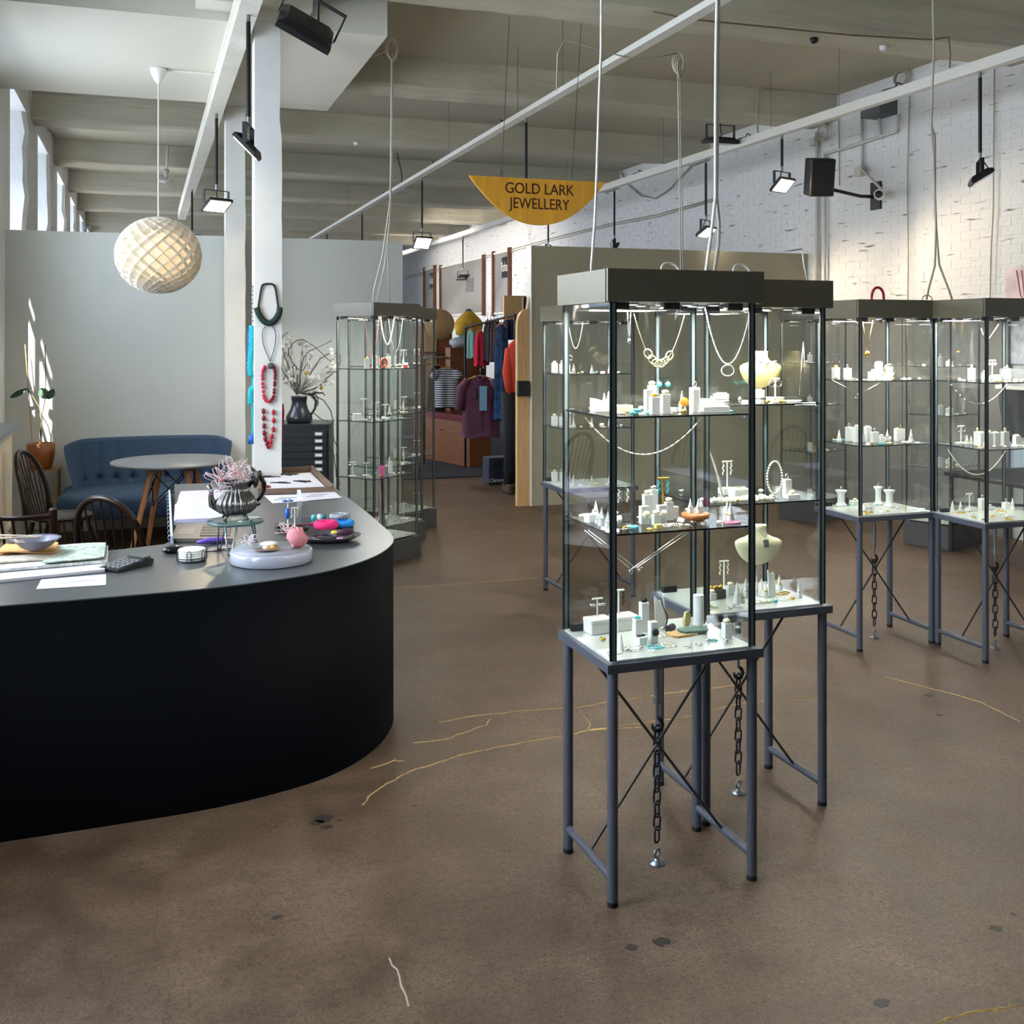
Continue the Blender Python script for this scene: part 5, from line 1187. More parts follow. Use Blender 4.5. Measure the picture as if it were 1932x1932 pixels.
bxq(P[0]+e1*.08+e2*.25, e1*.25, e2*.45, CT+.018, CT+.0188).build('touchpad', mat('touchpad', (110, 102, 95), .3), t, world=True)
# paper stacks
LAV = mat('lavender_white_paper', (196, 194, 218), .75)
for i, (cs, z0, th, lab) in enumerate(((((328, 993), (420, 989), (418, 958), (330, 961)), .001, .030, 'thick stack of white paper behind the laptop'), (((335, 958), (420, 954), (418, 932), (340, 934)), .001, .022, 'rear stack of white paper with pink sheets'))):
    P = [ct(*c) for c in cs]; c0 = sum(P, Vector())/4; t = thing('paper_stack', lab, 'paper', c0); n = int(th/.005); g = random.Random(i)
    for k in range(n):
        o_ = Vector((g.uniform(-.008, .008), g.uniform(-.008, .008), 0)); u = P[1]-P[0]; v = P[3]-P[0]; u.z = v.z = 0
        bxq(P[0]+o_, u, v, CT+z0+.005*k, CT+z0+.005*k+.0044).build('sheaf', LAV if not (i == 1 and k == 1) else mat('pink_paper', (226, 120, 150), .7), t, world=True)
# spiral binder standing at the counter's inner edge
p0 = ct(322, 1026); p1 = ct(318, 935); t = thing('ring_binder', 'pale blue spiral bound book standing at the counter inner edge', 'book', p0)
d = (p1-p0); MB().add([p0, p1, p1+Vector((0, 0, .03)), p0+Vector((0, 0, .03)), p0+Vector((.012, 0, 0)), p1+Vector((.012, 0, 0)), p1+Vector((.008, 0, .03)), p0+Vector((.008, 0, .03))], [(0, 1, 2, 3), (7, 6, 5, 4), (0, 3, 7, 4), (1, 5, 6, 2), (3, 2, 6, 7), (0, 4, 5, 1)]).build('pages', mat('pale_blue_cover', (190, 205, 225), .5), t, world=True)
for k in range(12):
    q = p0.lerp(p1, (k+.5)/12); MB().torus(q+Vector((0, 0, .014)), .011, .0016, R3(PI/2, 0, 0), 12, 5).build('ring', ZINC, t, world=True)
# glass trivet with teapot
zt = CT+.128; tc_ = ct(447, 1043); TZ = 4.19; a, b_ = ray(444); tc_ = Vector((a*TZ, b_*TZ, CT+.001))
t = thing('glass_trivet', 'round glass cake stand on three steel hairpin legs', 'stand', tc_)
TH = H-(981-HZ)/F*TZ-CT-.006
MB().lathe([(.0, 0), (.104, 0), (.107, .003), (.107, .009), (.104, .012), (0, .012)], (0, 0, TH-.006), 40).build('glass_disc', glassmat('green_glass', (.72, .85, .82), 1.5, .02), t)
MB().torus((0, 0, TH), .1072, .0045, n=40, m=6).build('disc_rim', mat('bottle_green_edge', (60, 92, 92), .15), t)
for k in range(3):
    a_ = -1.9+2*PI/3*k; c_, s_ = math.cos(a_), math.sin(a_); pn = Vector((-s_, c_, 0))*.022; top_ = Vector((.068*c_, .068*s_, TH-.006)); bt = Vector((.088*c_, .088*s_, .004))
    MB().tube([top_+pn, bt+pn*.35, bt+Vector((0, 0, -.001)), bt-pn*.35, top_-pn], .0036, 8).build('hairpin_leg', STEEL if k else ZINC, t)
    MB().torus(bt+Vector((0, 0, 0)), .006, .003, n=8, m=4).build('foot', BLACK, t)
PEW = mat('tarnished_pewter', (112, 110, 108), .3, .95, noise=.3, nscale=14)
tp = Vector((tc_.x, tc_.y, CT+.001+TH+.0065)); t = thing('teapot', 'fluted pewter teapot with open lid standing on the glass stand', 'teapot', tp)
prof = [(.040, .022), (.062, .030), (.078, .045), (.083, .062), (.078, .080), (.064, .098), (.052, .113), (.047, .128), (.050, .142), (.056, .150)]
n = 176; vs = []
for r, z in prof:
    for i in range(n): q = 2*PI*i/n; rr_ = r*(1+.085*abs(math.sin(q*11))-.05); vs.append((rr_*math.cos(q), rr_*math.sin(q), z))
fs = [(k*n+i, k*n+(i+1) % n, (k+1)*n+(i+1) % n, (k+1)*n+i) for k in range(len(prof)-1) for i in range(n)]; fs.append(tuple(range(n))[::-1])
MB().add(vs, fs, True).build('body', PEW, t)
MB().torus((0, 0, .150), .056, .003, n=40).build('rim', PEW, t)
MB().tube([(-.060, -.01, .050), (-.088, -.018, .068), (-.094, -.02, .095), (-.092, -.02, .118), (-.104, -.024, .145)], [.018, .017, .011, .009, .008], 12).build('spout', PEW, t)
MB().tube([(.050, .015, .125), (.075, .02, .155), (.100, .026, .160), (.115, .03, .135), (.112, .03, .105), (.095, .026, .075), (.078, .02, .060), (.088, .022, .050), (.098, .025, .055)], [.007, .009, .0095, .0095, .009, .008, .007, .006, .005], 10).build('handle', mat('dark_pewter', (48, 45, 44), .35, .8), t)
M = T((.060, .02, .165), y=1.25, z=.2)
MB().lathe([(.050, 0), (.046, .010), (.032, .022), (.015, .030), (.008, .036), (.011, .044), (.0005, .05)], n=30, M=M).build('lid', PEW, t)
for k in range(4):
    a_ = PI/4+PI/2*k; MB().tube([(.042*math.cos(a_), .042*math.sin(a_), .028), (.056*math.cos(a_), .056*math.sin(a_), .016), (.062*math.cos(a_), .062*math.sin(a_), .003)], [.008, .005, .006], 8).build('foot', PEW, t)
# wire flowers
PINKW = mat('pink_wire', (232, 190, 188), .45); WIREW = mat('white_wire', (226, 216, 222), .4)
def wireflower(c, s, lab, seed, petals=14, m=PINKW, normal=None):
    g = random.Random(seed); t = thing('wire_flower', lab, 'ornament', c)
    for k in range(petals):
        th = 2*PI*k/petals+g.uniform(-.2, .2); ph = g.uniform(-.3, 1.1); d = Vector((math.cos(th)*math.cos(ph), math.sin(th)*math.cos(ph), math.sin(ph)))
        L = s*g.uniform(.7, 1.05); w_ = L*.22; sd = d.orthogonal().normalized(); sd.rotate(Matrix.Rotation(g.uniform(0, 3), 3, d))
        MB().tube([(0, 0, 0), d*L*.5+sd*w_, d*L*.85+sd*w_*.9, d*L, d*L*.85-sd*w_*.9, d*L*.5-sd*w_], .0011, 5, True).build('petal_loop', m if k % 3 else WIREW, t)
    MB().ball((0, 0, 0), s*.09, 8).build('centre', mat('coral_centre', (226, 130, 110), .5), t)
R_ = Vector((CA, -SA, 0))
def off(base, r, f, z): return base+R_*r+Vector((SA, CA, 0))*f+Vector((0, 0, z))
wireflower(off(tp, -.050, -.02, .158), .088, 'white and pink wire flower at the left of the open teapot', 1, 16)
wireflower(off(tp, .0, 0, .185), .085, 'coral centred wire flower at the top of the open teapot', 2, 16)
wireflower(off(tp, .035, -.02, .165), .066, 'pink wire flower at the right of the teapot opening', 3, 14)
wireflower(off(tp, -.045, -.045, .125), .052, 'small white wire flower drooping over the teapot side', 4, 12, WIREW)
# round white plinth
rc = Vector((0, 0, 0)); RZ_ = 4.02; a, b_ = ray(512); rc = Vector((a*RZ_, b_*RZ_, CT+.001))
t = thing('round_riser', 'round pale acrylic riser at the front edge of the counter', 'riser', rc)
MB().lathe([(.148, 0), (.153, .004), (.153, .042), (.148, .046), (0, .046)], n=48).build('disc', mat('pale_acrylic', (158, 161, 176), .2), t)
MB().lathe([(.0, .046), (.145, .046), (.145, .0475), (0, .0475)], n=48).build('top_plate', mat('grey_frost', (138, 140, 150), .35), t)
zr = .049
c0 = off(rc, -.005, -.05, zr); t = thing('oyster_dish', 'small oval brown dish with shells on the round riser', 'dish', c0)
MB().lathe([(0, 0), (.03, 0), (.05, .006), (.053, .008), (.03, .003), (0, .003)], n=28, sy=.7).build('dish', mat('bronze_dish', (150, 128, 118), .3, .5), t)
for k, (dx, m_) in enumerate(((-.005, IVORY), (.02, AMBER))): MB().ball((dx, 0, .012), .012, 8, .6).build('shell', m_, t)
c0 = off(rc, -.02, .045, zr); o = MB().ball((0, 0, .008), .035, 14, .22).build('white_shell_dish', WHITE, None, c0); tag(o, 'flat white shell at the back of the round riser', 'shell')
wireflower(off(rc, -.085, .0, zr+.022), .042, 'white wire flower at the left of the round riser', 5, 14, WIREW)
wireflower(off(rc, .045, .075, zr+.045), .05, 'pink and white wire flower behind the pink knot', 6, 14)
# pink knot of rope
c0 = off(rc, .098, .0, zr+.040); t = thing('rope_knot', 'dusty pink ball knot of thick rope at the right of the round riser', 'ornament', c0); PK = mat('dusty_pink_rope', (204, 128, 138), .75, bump=.4, bscale=200)
g = random.Random(4)
for k in range(5):
    q = Euler((g.uniform(0, 3), g.uniform(0, 3), g.uniform(0, 3))).to_matrix()
    for dz in (-.013, .0, .013):
        rr_ = math.sqrt(max(.0001, .034**2-dz*dz)); MB().tube([q @ Vector((rr_*math.cos(a_), rr_*math.sin(a_), dz+.002*math.sin(3*a_))) for a_ in [2*PI*i/18 for i in range(18)]], .0074, 7, True).build('rope_turn', PK, t)
# large shallow dish with jewellery
DZ = 4.43; a, b_ = ray(618); dc = Vector((a*DZ, b_*DZ, CT+.001))
t = thing('serving_dish', 'large shallow oval metal dish filled with jewellery at the counter edge', 'dish', dc, -.33)
MB().lathe([(0, .004), (.085, .004), (.115, .015), (.136, .024), (.139, .025), (.137, .021), (.115, .010), (.085, 0), (0, 0)], n=44, sy=.8).build('dish', mat('dark_pewter_dish', (112, 104, 104), .25, .7), t)
def dished(name, mb, m, r, f, lab, cat, z=.006): o = mb.build(name, m, None, off(dc, r, f, z)); tag(o, lab, cat); return o
dished('bead_necklace', MB().torus((0, 0, .006), .044, .0055, n=28, sx=1.2), mat('midnight_bead', (36, 34, 62), .25), -.01, -.02, 'midnight blue ring necklace in the shallow dish', 'necklace', .012)
dished('felt_pebble', MB().tube([(-.035, -.01, .012), (0, .005, .014), (.035, .012, .014)], [.006, .016, .009], 10), mat('plum_felt', (66, 28, 52), .8), .07, .025, 'dark plum felt brooch at the right of the dish', 'brooch', .014)
dished('yellow_stone', MB().ball((0, 0, .01), .016, 10, .6), mat('mustard', (214, 184, 70), .5), .02, .05, 'mustard yellow stone at the back of the dish', 'stone', .012)
dished('lilac_tag', MB().rbox(-.012, .012, -.012, .012, 0, .004, .003), mat('lilac', (206, 150, 220), .5), .06, -.055, 'small lilac tag at the front of the dish', 'tag', .016)
dished('copper_bangle', MB().torus((0, 0, .004), .055, .0022, n=30, sx=1.2), mat('copper', (190, 130, 100), .3, .9), .0, -.03, 'thin copper bangle around the blue necklace', 'bangle', .010)
# bangles and small stands on the counter behind the dish
def onct(name, mb, m, px, py, lab, cat, h=0, rz=0): o = mb.build(name, m, None, ct(px, py, h)); o.rotation_euler.z = rz; tag(o, lab, cat); return o
onct('bangle', MB().torus((0, 0, .018), .038, .018, n=28, m=12), mat('hot_pink_felt', (236, 40, 120), .8), 615, 998, 'chunky hot pink ring bangle on the counter', 'bangle')
onct('bangle', MB().torus((0, 0, .014), .036, .014, n=28, m=12), mat('bright_blue_felt', (30, 140, 220), .8), 648, 993, 'chunky bright blue bangle on the counter', 'bangle')
onct('bangle', MB().torus((0, 0, .011), .036, .011, n=28, m=10), mat('speckled_crochet', (150, 155, 160), .9, noise=.8, nscale=150), 641, 989, 'black and white crochet bangle lying on the blue one', 'bangle', .027)
dt = ct(552, 1002); t = thing('dark_dish', 'small black tray under the earring stands on the counter', 'tray', dt)
MB().lathe([(0, .002), (.05, .002), (.062, .016), (.065, .018), (.055, 0), (0, 0)], n=30, sx=1.15, sy=.9).build('dish', BLACK, t)
for i, (x, y, h, em, ek) in enumerate(((543, 1000, .14, mat('royal_blue', (20, 90, 180), .4), 'disc'), (556, 1003, .10, SILVER, 'drop'))):
    q = ct(x, y, .003); o = multi('earring_stand', [('base', k_tbase(ACR)), ('stand', k_tst(h, .03, WHITE)), ('earring', k_ear(ek, em), (-.012, 0, h)), ('earring', k_ear(ek, em), (.012, 0, h))], q, 0, '', 'earring stand', 'X', 'X', None)
    PROPS.pop(); tag(o, ('tall white T stand with royal blue earrings in the black tray', 'shorter white T stand in the black tray')[i], 'earring stand')
o = MB().ball((0, 0, 0), .022, 10, 1.2, .5, .7).build('blue_glass_drop', mat('royal_blue', (20, 90, 180), .4), None, ct(542, 1000, .072)); tag(o, 'royal blue glass piece hanging on the tall T stand', 'earring')
for i, (dx, m_, lab) in enumerate(((0, TURQ, 'turquoise'), (.025, WHITE, 'white'), (.045, mat('teal_glass', (40, 110, 130), .2), 'teal'))):
    o = MB().ball((dx, 0, .02), .014, 10, 1.1).build('glass_nugget', m_, None, ct(592, 985)); tag(o, lab+' glass nugget on the counter behind the pink bangle', 'ornament')
q = ct(590, 988); o = MB().rbox(-.022, .022, -.02, .02, 0, .034, .003).build('clear_box', ACR, None, q+Vector((-.03, 0, 0))); tag(o, 'small clear box beside the glass nuggets', 'box')
o = MB().tube([(-.04, 0, .006), (-.02, .012, .006), (.0, -.008, .007), (.025, .006, .006), (.045, -.004, .006)], .006, 7).build('berry_necklace', mat('berry_bead', (140, 30, 70), .4), None, ct(580, 993)); tag(o, 'berry red bead string beside the pink bangle', 'necklace')
o = MB().torus((0, 0, .02), .024, .0016, R3(1.2, 0, .4), 20, 5).build('wire_earring', BLACK, None, ct(528, 1006)); tag(o, 'black wire hoop at the left of the black tray', 'earring')
# wooden tray
P = [ct(x, y) for x, y in ((487, 934), (630, 929), (590, 890), (481, 899))]; c0 = sum(P, Vector())/4
t = thing('wooden_tray', 'weathered wooden tray with white card near the white post', 'tray', c0); TW = mat('weathered_wood', (112, 90, 74), .7, noise=.3, nscale=14, stretch=(1, 1, 4))
def board(a, b_, th, z0, z1):
    d = (b_-a).normalized(); n_ = Vector((-d.y, d.x, 0))*th
    return MB().add([(q.x, q.y, z) for z in (z0, z1) for q in (a, b_, b_+n_, a+n_)], [(0, 3, 2, 1), (4, 5, 6, 7), (0, 1, 5, 4), (1, 2, 6, 5), (2, 3, 7, 6), (3, 0, 4, 7)])
for i in range(4): board(P[i], P[(i+1) % 4], .012, CT+.001, CT+(.040 if i != 0 else .032)).build('side', TW, t, world=True)
cc = c0
MB().add([(cc+(q-cc)*.95)+Vector((0, 0, zz)) for zz in (.001, .006) for q in P], [(0, 3, 2, 1), (4, 5, 6, 7), (0, 1, 5, 4), (1, 2, 6, 5), (2, 3, 7, 6), (3, 0, 4, 7)]).build('base', TW, t, world=True)
o = MB().add([(cc+(q-cc)*.80)+Vector((.01, -.02, zz)) for zz in (.0085, .010) for q in P], [(0, 3, 2, 1), (4, 5, 6, 7), (0, 1, 5, 4), (1, 2, 6, 5), (2, 3, 7, 6), (3, 0, 4, 7)]).build('display_card', PAPER, None, cc, world=True); tag(o, 'white card lining the wooden tray', 'card')
g = random.Random(9)
for i, (u, v, lab) in enumerate(((.35, .45, 'black branch necklace in the tray, left'), (.68, .45, 'black branch necklace in the tray, right'), (.2, .8, 'dark leather cord piece at the tray back'), (.55, .85, 'dark cord with a brown bead at the tray back'))):
    p = P[0].lerp(P[1], u).lerp(P[3].lerp(P[2], u), v); pts = [(.075*math.sin(k*1.9+i)*(.4+.6*g.random()), .06*math.cos(k*2.3+i)*(.4+.6*g.random()), .013) for k in range(9)]
    o = MB().tube(pts, .0032, 6).build('branch_necklace', mat('black_branch', (32, 28, 34), .5), None, (p.x, p.y, CT)); tag(o, lab, 'necklace')
o = MB().ball((0, 0, .014), .02, 12, .5, 1.2).build('red_felt_brooch', mat('dark_red_felt', (130, 30, 50), .8), None, P[0].lerp(P[1], .13).lerp(P[3].lerp(P[2], .13), .25)); tag(o, 'dark red oval brooch at the left of the tray', 'brooch')
# sheets and tent card in front of tray
for cs, lab, z0 in ((((514, 950), (580, 946), (566, 933), (498, 935)), 'left printed sheet in front of the wooden tray', .001), (((560, 947), (645, 940), (628, 926), (560, 930)), 'right printed sheet in front of the wooden tray', .0025)):
    o = sheet('printed_sheet', lab, 'paper', cs, .0008, PAPER, z0, n=2); P_ = [ct(*c) for c in cs]; c0 = sum(P_, Vector())/4
    for k in range(2):
        ln = MB().cb((c0.x+.03*k-.02, c0.y-.03+.05*k, CT+z0+.0013), (.09, .022, .0006)).build('printed_block', INK, o); ln.location = -Vector(o.location)
o = MB().prism([(-.016, 0), (.016, 0), (.004, .052), (-.014, .052)], -.0008, .0008, 'y', T((0, 0, 0), x=-.15)).build('tent_card', WHITE, None, ct(566, 943)); tag(o, 'tiny upright white card between the printed sheets', 'card')

# ================================================================== POST JEWELLERY
YPF = 6.67-.081-.012
def onpost(px, py, dy=0): return atY(px, py, YPF+dy)
DG = mat('dark_green_rope', (24, 54, 48), .75, bump=.5, bscale=150)
t = thing('collar_necklace', 'chunky dark green rope collar hanging at the top of the nearer post', 'necklace', onpost(506, 535))
mb = MB()
P = [onpost(x, y) for x, y in ((484, 580), (488, 592), (496, 604), (507, 610), (518, 604), (526, 592), (528, 580))]
def spl(P, k=6):
    out = []; n = len(P)
    for i in range(n-1):
        p0, p1, p2, p3 = P[max(i-1, 0)], P[i], P[i+1], P[min(i+2, n-1)]
        for s_ in range(k): t_ = s_/k; out.append(.5*((2*p1)+(-p0+p2)*t_+(2*p0-5*p1+4*p2-p3)*t_*t_+(-p0+3*p1-3*p2+p3)*t_**3))
    return out+[P[-1]]
S_ = spl(P, 5)
MB().tube(S_, [.017+.0035*(k % 2) for k in range(len(S_))], 12).build('rope_roll', DG, t, world=True)
MB().tube(spl([onpost(x, y) for x, y in ((487, 582), (490, 560), (494, 540), (500, 536), (513, 536), (519, 543), (522, 560), (525, 582))], 3), .0058, 8).build('cord', BLACK, t, world=True)
t = thing('pendant_necklace', 'thin dark cord necklace with a grey tassel ball under the green collar', 'necklace', onpost(508, 620))
MB().tube(spl([onpost(x, y) for x, y in ((502, 616), (495, 625), (497, 650), (508, 678), (511, 679), (519, 650), (520, 628), (514, 616))], 3), .0022, 6).build('cord', BLACK, t, world=True)
MB().ball(onpost(511, 690, -.005), .020, 12).build('pendant', mat('grey_wire_ball', (84, 82, 84), .5, bump=.8, bscale=200), t, world=True)
def beadloop(label, pxs, r, m1, m2, nb, name='bead_necklace', sz=1.0):
    t = thing(name, label, 'necklace', onpost(*pxs[0])); S_ = spl([onpost(x, y, -.003) for x, y in pxs], 12); L = len(S_)
    MB().tube(S_, .0016, 5).build('cord', BLACK, t, world=True)
    for k in range(nb):
        q = S_[int((L-1)*k/(nb-1))]; MB().ball(q, r, 10, sz).build('bead', m1 if k < nb/2 else m2, t, world=True)
RB1 = mat('raspberry_bead', (206, 44, 84), .3); RB2 = mat('garnet_bead', (120, 16, 34), .3)
beadloop('raspberry and garnet round bead necklace in the middle of the nearer post', ((499, 692), (495, 705), (496, 730), (499, 752), (508, 758), (516, 748), (518, 725), (519, 705), (517, 694)), .0105, RB1, RB2, 28)
beadloop('red oval bead necklace hanging lowest on the nearer post', ((497, 776), (498, 800), (499, 822), (504, 838), (508, 842), (512, 828), (516, 806), (516, 778)), .0115, RB2, mat('cherry_bead', (190, 34, 50), .3), 13, sz=1.6)
XPL = .714-.081-.022
def onside(px, py): return atY(px-4, py, 6.66)
TQ = mat('turquoise_knit', (20, 176, 190), .7, bump=.5, bscale=120)
t = thing('knitted_necklace', 'turquoise knitted rope necklace hanging down the left side of the post', 'necklace', onside(476, 615))
S_ = spl([onside(x, y) for x, y in ((479, 614), (478, 650), (476, 680), (476, 704), (481, 710), (481, 730), (477, 738), (477, 760), (480, 768), (481, 800), (480, 826))], 6)
MB().tube(S_, [(.016+.003*(k % 2)) if k < 22 else (.008 if k < 30 else (.017 if k < 44 else .007)) for k in range(len(S_))], 10).build('rope', TQ, t, world=True)
MB().tube([onside(474, 618), onside(473, 650), onside(472, 700)], .007, 7).build('blue_cord', mat('royal_blue', (20, 90, 180), .4), t, world=True)
MB().lathe([(.004, .03), (.014, .02), (.018, -.0), (.02, -.03), (.001, -.032)], onside(478, 828), 12).build('tassel', mat('royal_blue', (20, 90, 180), .4), t, world=True)
t = thing('bead_strand', 'thin dangling dark bead strand above the turquoise necklace', 'necklace', onside(481, 540)); mb = MB()
for k in range(18): mb.ball(onside(481+(k % 2), 541+4*k), .0055, 6)
mb.build('bead_string', mat('slate_bead', (90, 98, 120), .3), t, world=True)
MB().cyl(atY(476, 540, 6.62), atY(482, 540, 6.62), .002, n=5).build('nail', BLACK, t, world=True)
t = thing('red_scarf', 'narrow crimson strip hanging behind the right edge of the nearer post', 'scarf', atY(531, 800, 6.80))
MB().grid(lambda u, v: atY(527+8*u+1.5*math.sin(6*v), 762+70*v, 6.80+.01*math.sin(9*u)), 4, 10).grid(lambda u, v: atY(527+8*(1-u)+1.5*math.sin(6*v), 762+70*v, 6.806+.01*math.sin(9*(1-u))), 4, 10).build('cloth', mat('crimson_cloth', (176, 24, 60), .8), t, world=True)

# ================================================================== SITTING CORNER
# sofa
BLUE = mat('slate_blue_fabric', (46, 68, 94), .9, noise=.10, nscale=120, bump=.25, bscale=400)
A0 = atY(124, 830, 9.25); A1 = atY(434, 824, 9.25); xs0, xs1 = A0.x, A1.x
t = thing('sofa', 'slate blue buttoned two seat sofa with curved wings against the partition', 'sofa', ((xs0+xs1)/2, 8.9, 0))
W_ = xs1-xs0; xm = (xs0+xs1)/2; ztop = A0.z
def sofaback(u, v):
    x = xs0+W_*u; e = abs(2*u-1); wing = max(0, (e-.72)/.28)
    top = ztop-.02-.035*wing**3+.012*math.sin(PI*u); z = .34+(top-.34)*v
    sgn = -1 if u < .5 else 1
    x += -sgn*.11*(1-v)**1.2*wing
    ch = abs(math.sin(PI*u*10)); y = 9.22-.17*(1-v)*.75-.30*wing**1.6*(1-.35*v)-.022*ch**.6*(.5+.5*math.sin(PI*v))
    if v < .5:
        for k in range(1, 10):
            d = math.hypot((u-k/10)*W_, (v-.30)*.5)
            y += .035*math.exp(-(d/.03)**2)
    return Vector((x, y, z))
mb = MB(); mb.grid(sofaback, 100, 26)
def sb2(u, v):
    p = sofaback(1-u, v); e = abs(2*u-1); return Vector((p.x, max(p.y+.07, 9.30-.34*max(0, (e-.72)/.28)), p.z))
mb.grid(sb2, 60, 8)
rim = []
for i in range(61): rim.append(((i/60), 1))
vs = []
for i in range(101):
    a_ = sofaback(i/100, 1); b2 = sb2(1-i/100, 1); m1 = (a_+b2)/2+Vector((0, 0, .022)); vs += [a_, a_.lerp(m1, .6)+Vector((0, 0, .006)), m1, b2]
mb.add(vs, [(4*i+k, 4*i+4+k, 4*i+5+k, 4*i+1+k) for i in range(100) for k in range(3)], True)
for uu in (0, 1):
    vs = []
    for j in range(13): v = j/12; vs += [sofaback(uu, v), sb2(1-uu, v)]
    mb.add(vs, [(2*j, 2*j+1, 2*j+3, 2*j+2) for j in range(12)])
mb.build('backrest', BLUE, t, world=True)
for k in range(1, 10):
    MB().ball(sofaback(k/10, .30)+Vector((0, -.004, 0)), .012, 8).build('button', mat('dark_blue_button', (30, 42, 60), .8), t, world=True)
def seat(u, v):
    pass
ys = 8.43; N = 28; profS = []
mb = MB(); outl = []
for i in range(N+1):
    u = i/N; x = xs0-.02+(W_+.04)*u; e = abs(2*u-1); yf = ys+.22*max(0, (e-.55)/.45)**2.2; outl.append((x, yf))
outl2 = outl+[(xs1+.0, 9.15), (xs0, 9.15)]
rows = [(.24, .02), (.26, 0), (.36, -.01), (.395, .005), (.415, .05)]; vs = []; cxm = ((xs0+xs1)/2, 8.8)
nO = len(outl2)
for z, ins in rows:
    for x, y in outl2: d = Vector((cxm[0]-x, cxm[1]-y)); d.normalize(); vs.append((x+d.x*ins, y+d.y*ins, z))
fs = [(k*nO+i, k*nO+(i+1) % nO, (k+1)*nO+(i+1) % nO, (k+1)*nO+i) for k in range(len(rows)-1) for i in range(nO)]; fs += [tuple(4*nO+i for i in range(nO)), tuple(range(nO))[::-1]]
mb.add(vs, fs, True).build('seat', BLUE, t, world=True)
for x in (xs0+.12, xs1-.12):
    for y in (8.72, 9.08): MB().cyl((x, y, .24), (x, y, 0), .022, .014, 10).build('leg', DARKWOOD, t, world=True)
# round table
TR = 7.45; a, b_ = ray(327); tc0 = Vector((a*TR, b_*TR, 0)); HT = H-(868-HZ)/F*TR
t = thing('round_table', 'round grey cafe table on splayed oak legs with wire bracing', 'table', tc0)
MB().lathe([(0, HT-.022), (.405, HT-.022), (.418, HT-.014), (.418, HT-.004), (.414, HT), (0, HT)], n=56).build('tabletop', mat('grey_laminate', (112, 116, 122), .4), t)
LP = []
for k in range(4):
    a_ = PI/4+PI/2*k-.25; top_ = Vector((.17*math.cos(a_), .17*math.sin(a_), HT-.06)); bt = Vector((.36*math.cos(a_), .36*math.sin(a_), 0)); LP.append((top_, bt))
    l = MB().cyl(bt, top_, .014, .022, 14).build('leg', MIDWOOD, t); MB().cyl(top_+Vector((0, 0, -.02)), top_+Vector((0, 0, .04)), .014, n=8).build('leg_bracket', BLACK, l)
for k in range(4):
    A_, B_ = LP[k], LP[(k+1) % 4]
    MB().cyl(A_[0], B_[0].lerp(B_[1], .45), .005, n=6).cyl(B_[0], A_[0].lerp(A_[1], .45), .005, n=6).build('wire_brace', BLACK, t)
# windsor chairs
def windsor(label, loc, rz, hoop=True, m=DARKWOOD, sh=.44, spindles=7, bh=.46, low=False):
    t = thing('windsor_chair', label, 'chair', loc, rz)
    MB().lathe([(.0, sh-.035), (.15, sh-.035), (.20, sh-.018), (.205, sh-.006), (.19, sh), (.10, sh-.008), (0, sh-.012)], n=32, sx=1, sy=.97).build('seat', m, t)
    for sx_, sy_ in ((-1, -1), (1, -1), (-1, 1), (1, 1)): MB().tube([(sx_*.13, sy_*.13, sh-.03), (sx_*.165, sy_*.17, sh*.5), (sx_*.20, sy_*.21, 0)], [.014, .019, .011], 10).build('leg', m, t)
    for sx_ in (-1, 1): MB().cyl((sx_*.178, -.18, sh*.38), (sx_*.178, .18, sh*.38), .008, n=8).build('stretcher', m, t)
    MB().cyl((-.178, 0, sh*.38), (.178, 0, sh*.38), .008, n=8).build('stretcher', m, t)
    # backrest at +y
    def hp(s): a_ = PI*s; return Vector((-.185*math.cos(a_)*(1+.12*math.sin(a_)), .155+.11*math.sin(a_)**1.2*1.0, sh-.01+bh*math.sin(a_)**.62))
    if hoop:
        MB().tube([hp(i/28) for i in range(29)], .0165, 9).build('hoop', m, t)
        for k in range(spindles):
            x = -.12+.24*k/(spindles-1); s0 = min(range(1, 400), key=lambda i: abs(hp(i/400).x-x*1.25))/400; MB().cyl((x, .15, sh-.01), hp(s0), .0075, .0055, 8).build('spindle', m, t)
    else:
        for sx_ in (-1, 1): MB().cyl((sx_*.17, .15, sh-.02), (sx_*.185, .20, sh+bh), .017, .019, 12).ball((sx_*.185, .20, sh+bh), .02, 10, .5).build('back_post', m, t)
        MB().tube([(-.185+.37*i/12, .20+.07*math.sin(PI*i/12), sh+bh-.03) for i in range(13)], .016, 9, flat=.6).build('top_rail', m, t)
        for k in range(spindles): x = -.13+.26*k/(spindles-1); MB().cyl((x, .17, sh-.01), (x*1.05, .20+.07*math.sin(PI*(x+.185)/.37), sh+bh-.03), .007, n=8).build('spindle', m, t)
    return t
a, b_ = ray(245); Zc = 5.35; windsor('dark hoop back spindle chair tucked behind the counter, below the round table', (a*Zc, b_*Zc+.15, 0), -.55+PI, bh=.435, sh=.38)
a, b_ = ray(116); Zc = 6.95; windsor('dark spindle chair with its hoop back leaning at the far left wall', (a*Zc, b_*Zc, 0), PI/2-.3, bh=.42, sh=.44)
a, b_ = ray(72); Zc = 5.15; windsor('low backed dark spindle chair behind the newspapers at the far left', (a*Zc-.02, b_*Zc+.0, 0), PI-.35, hoop=False, bh=.355, sh=.44, spindles=6)
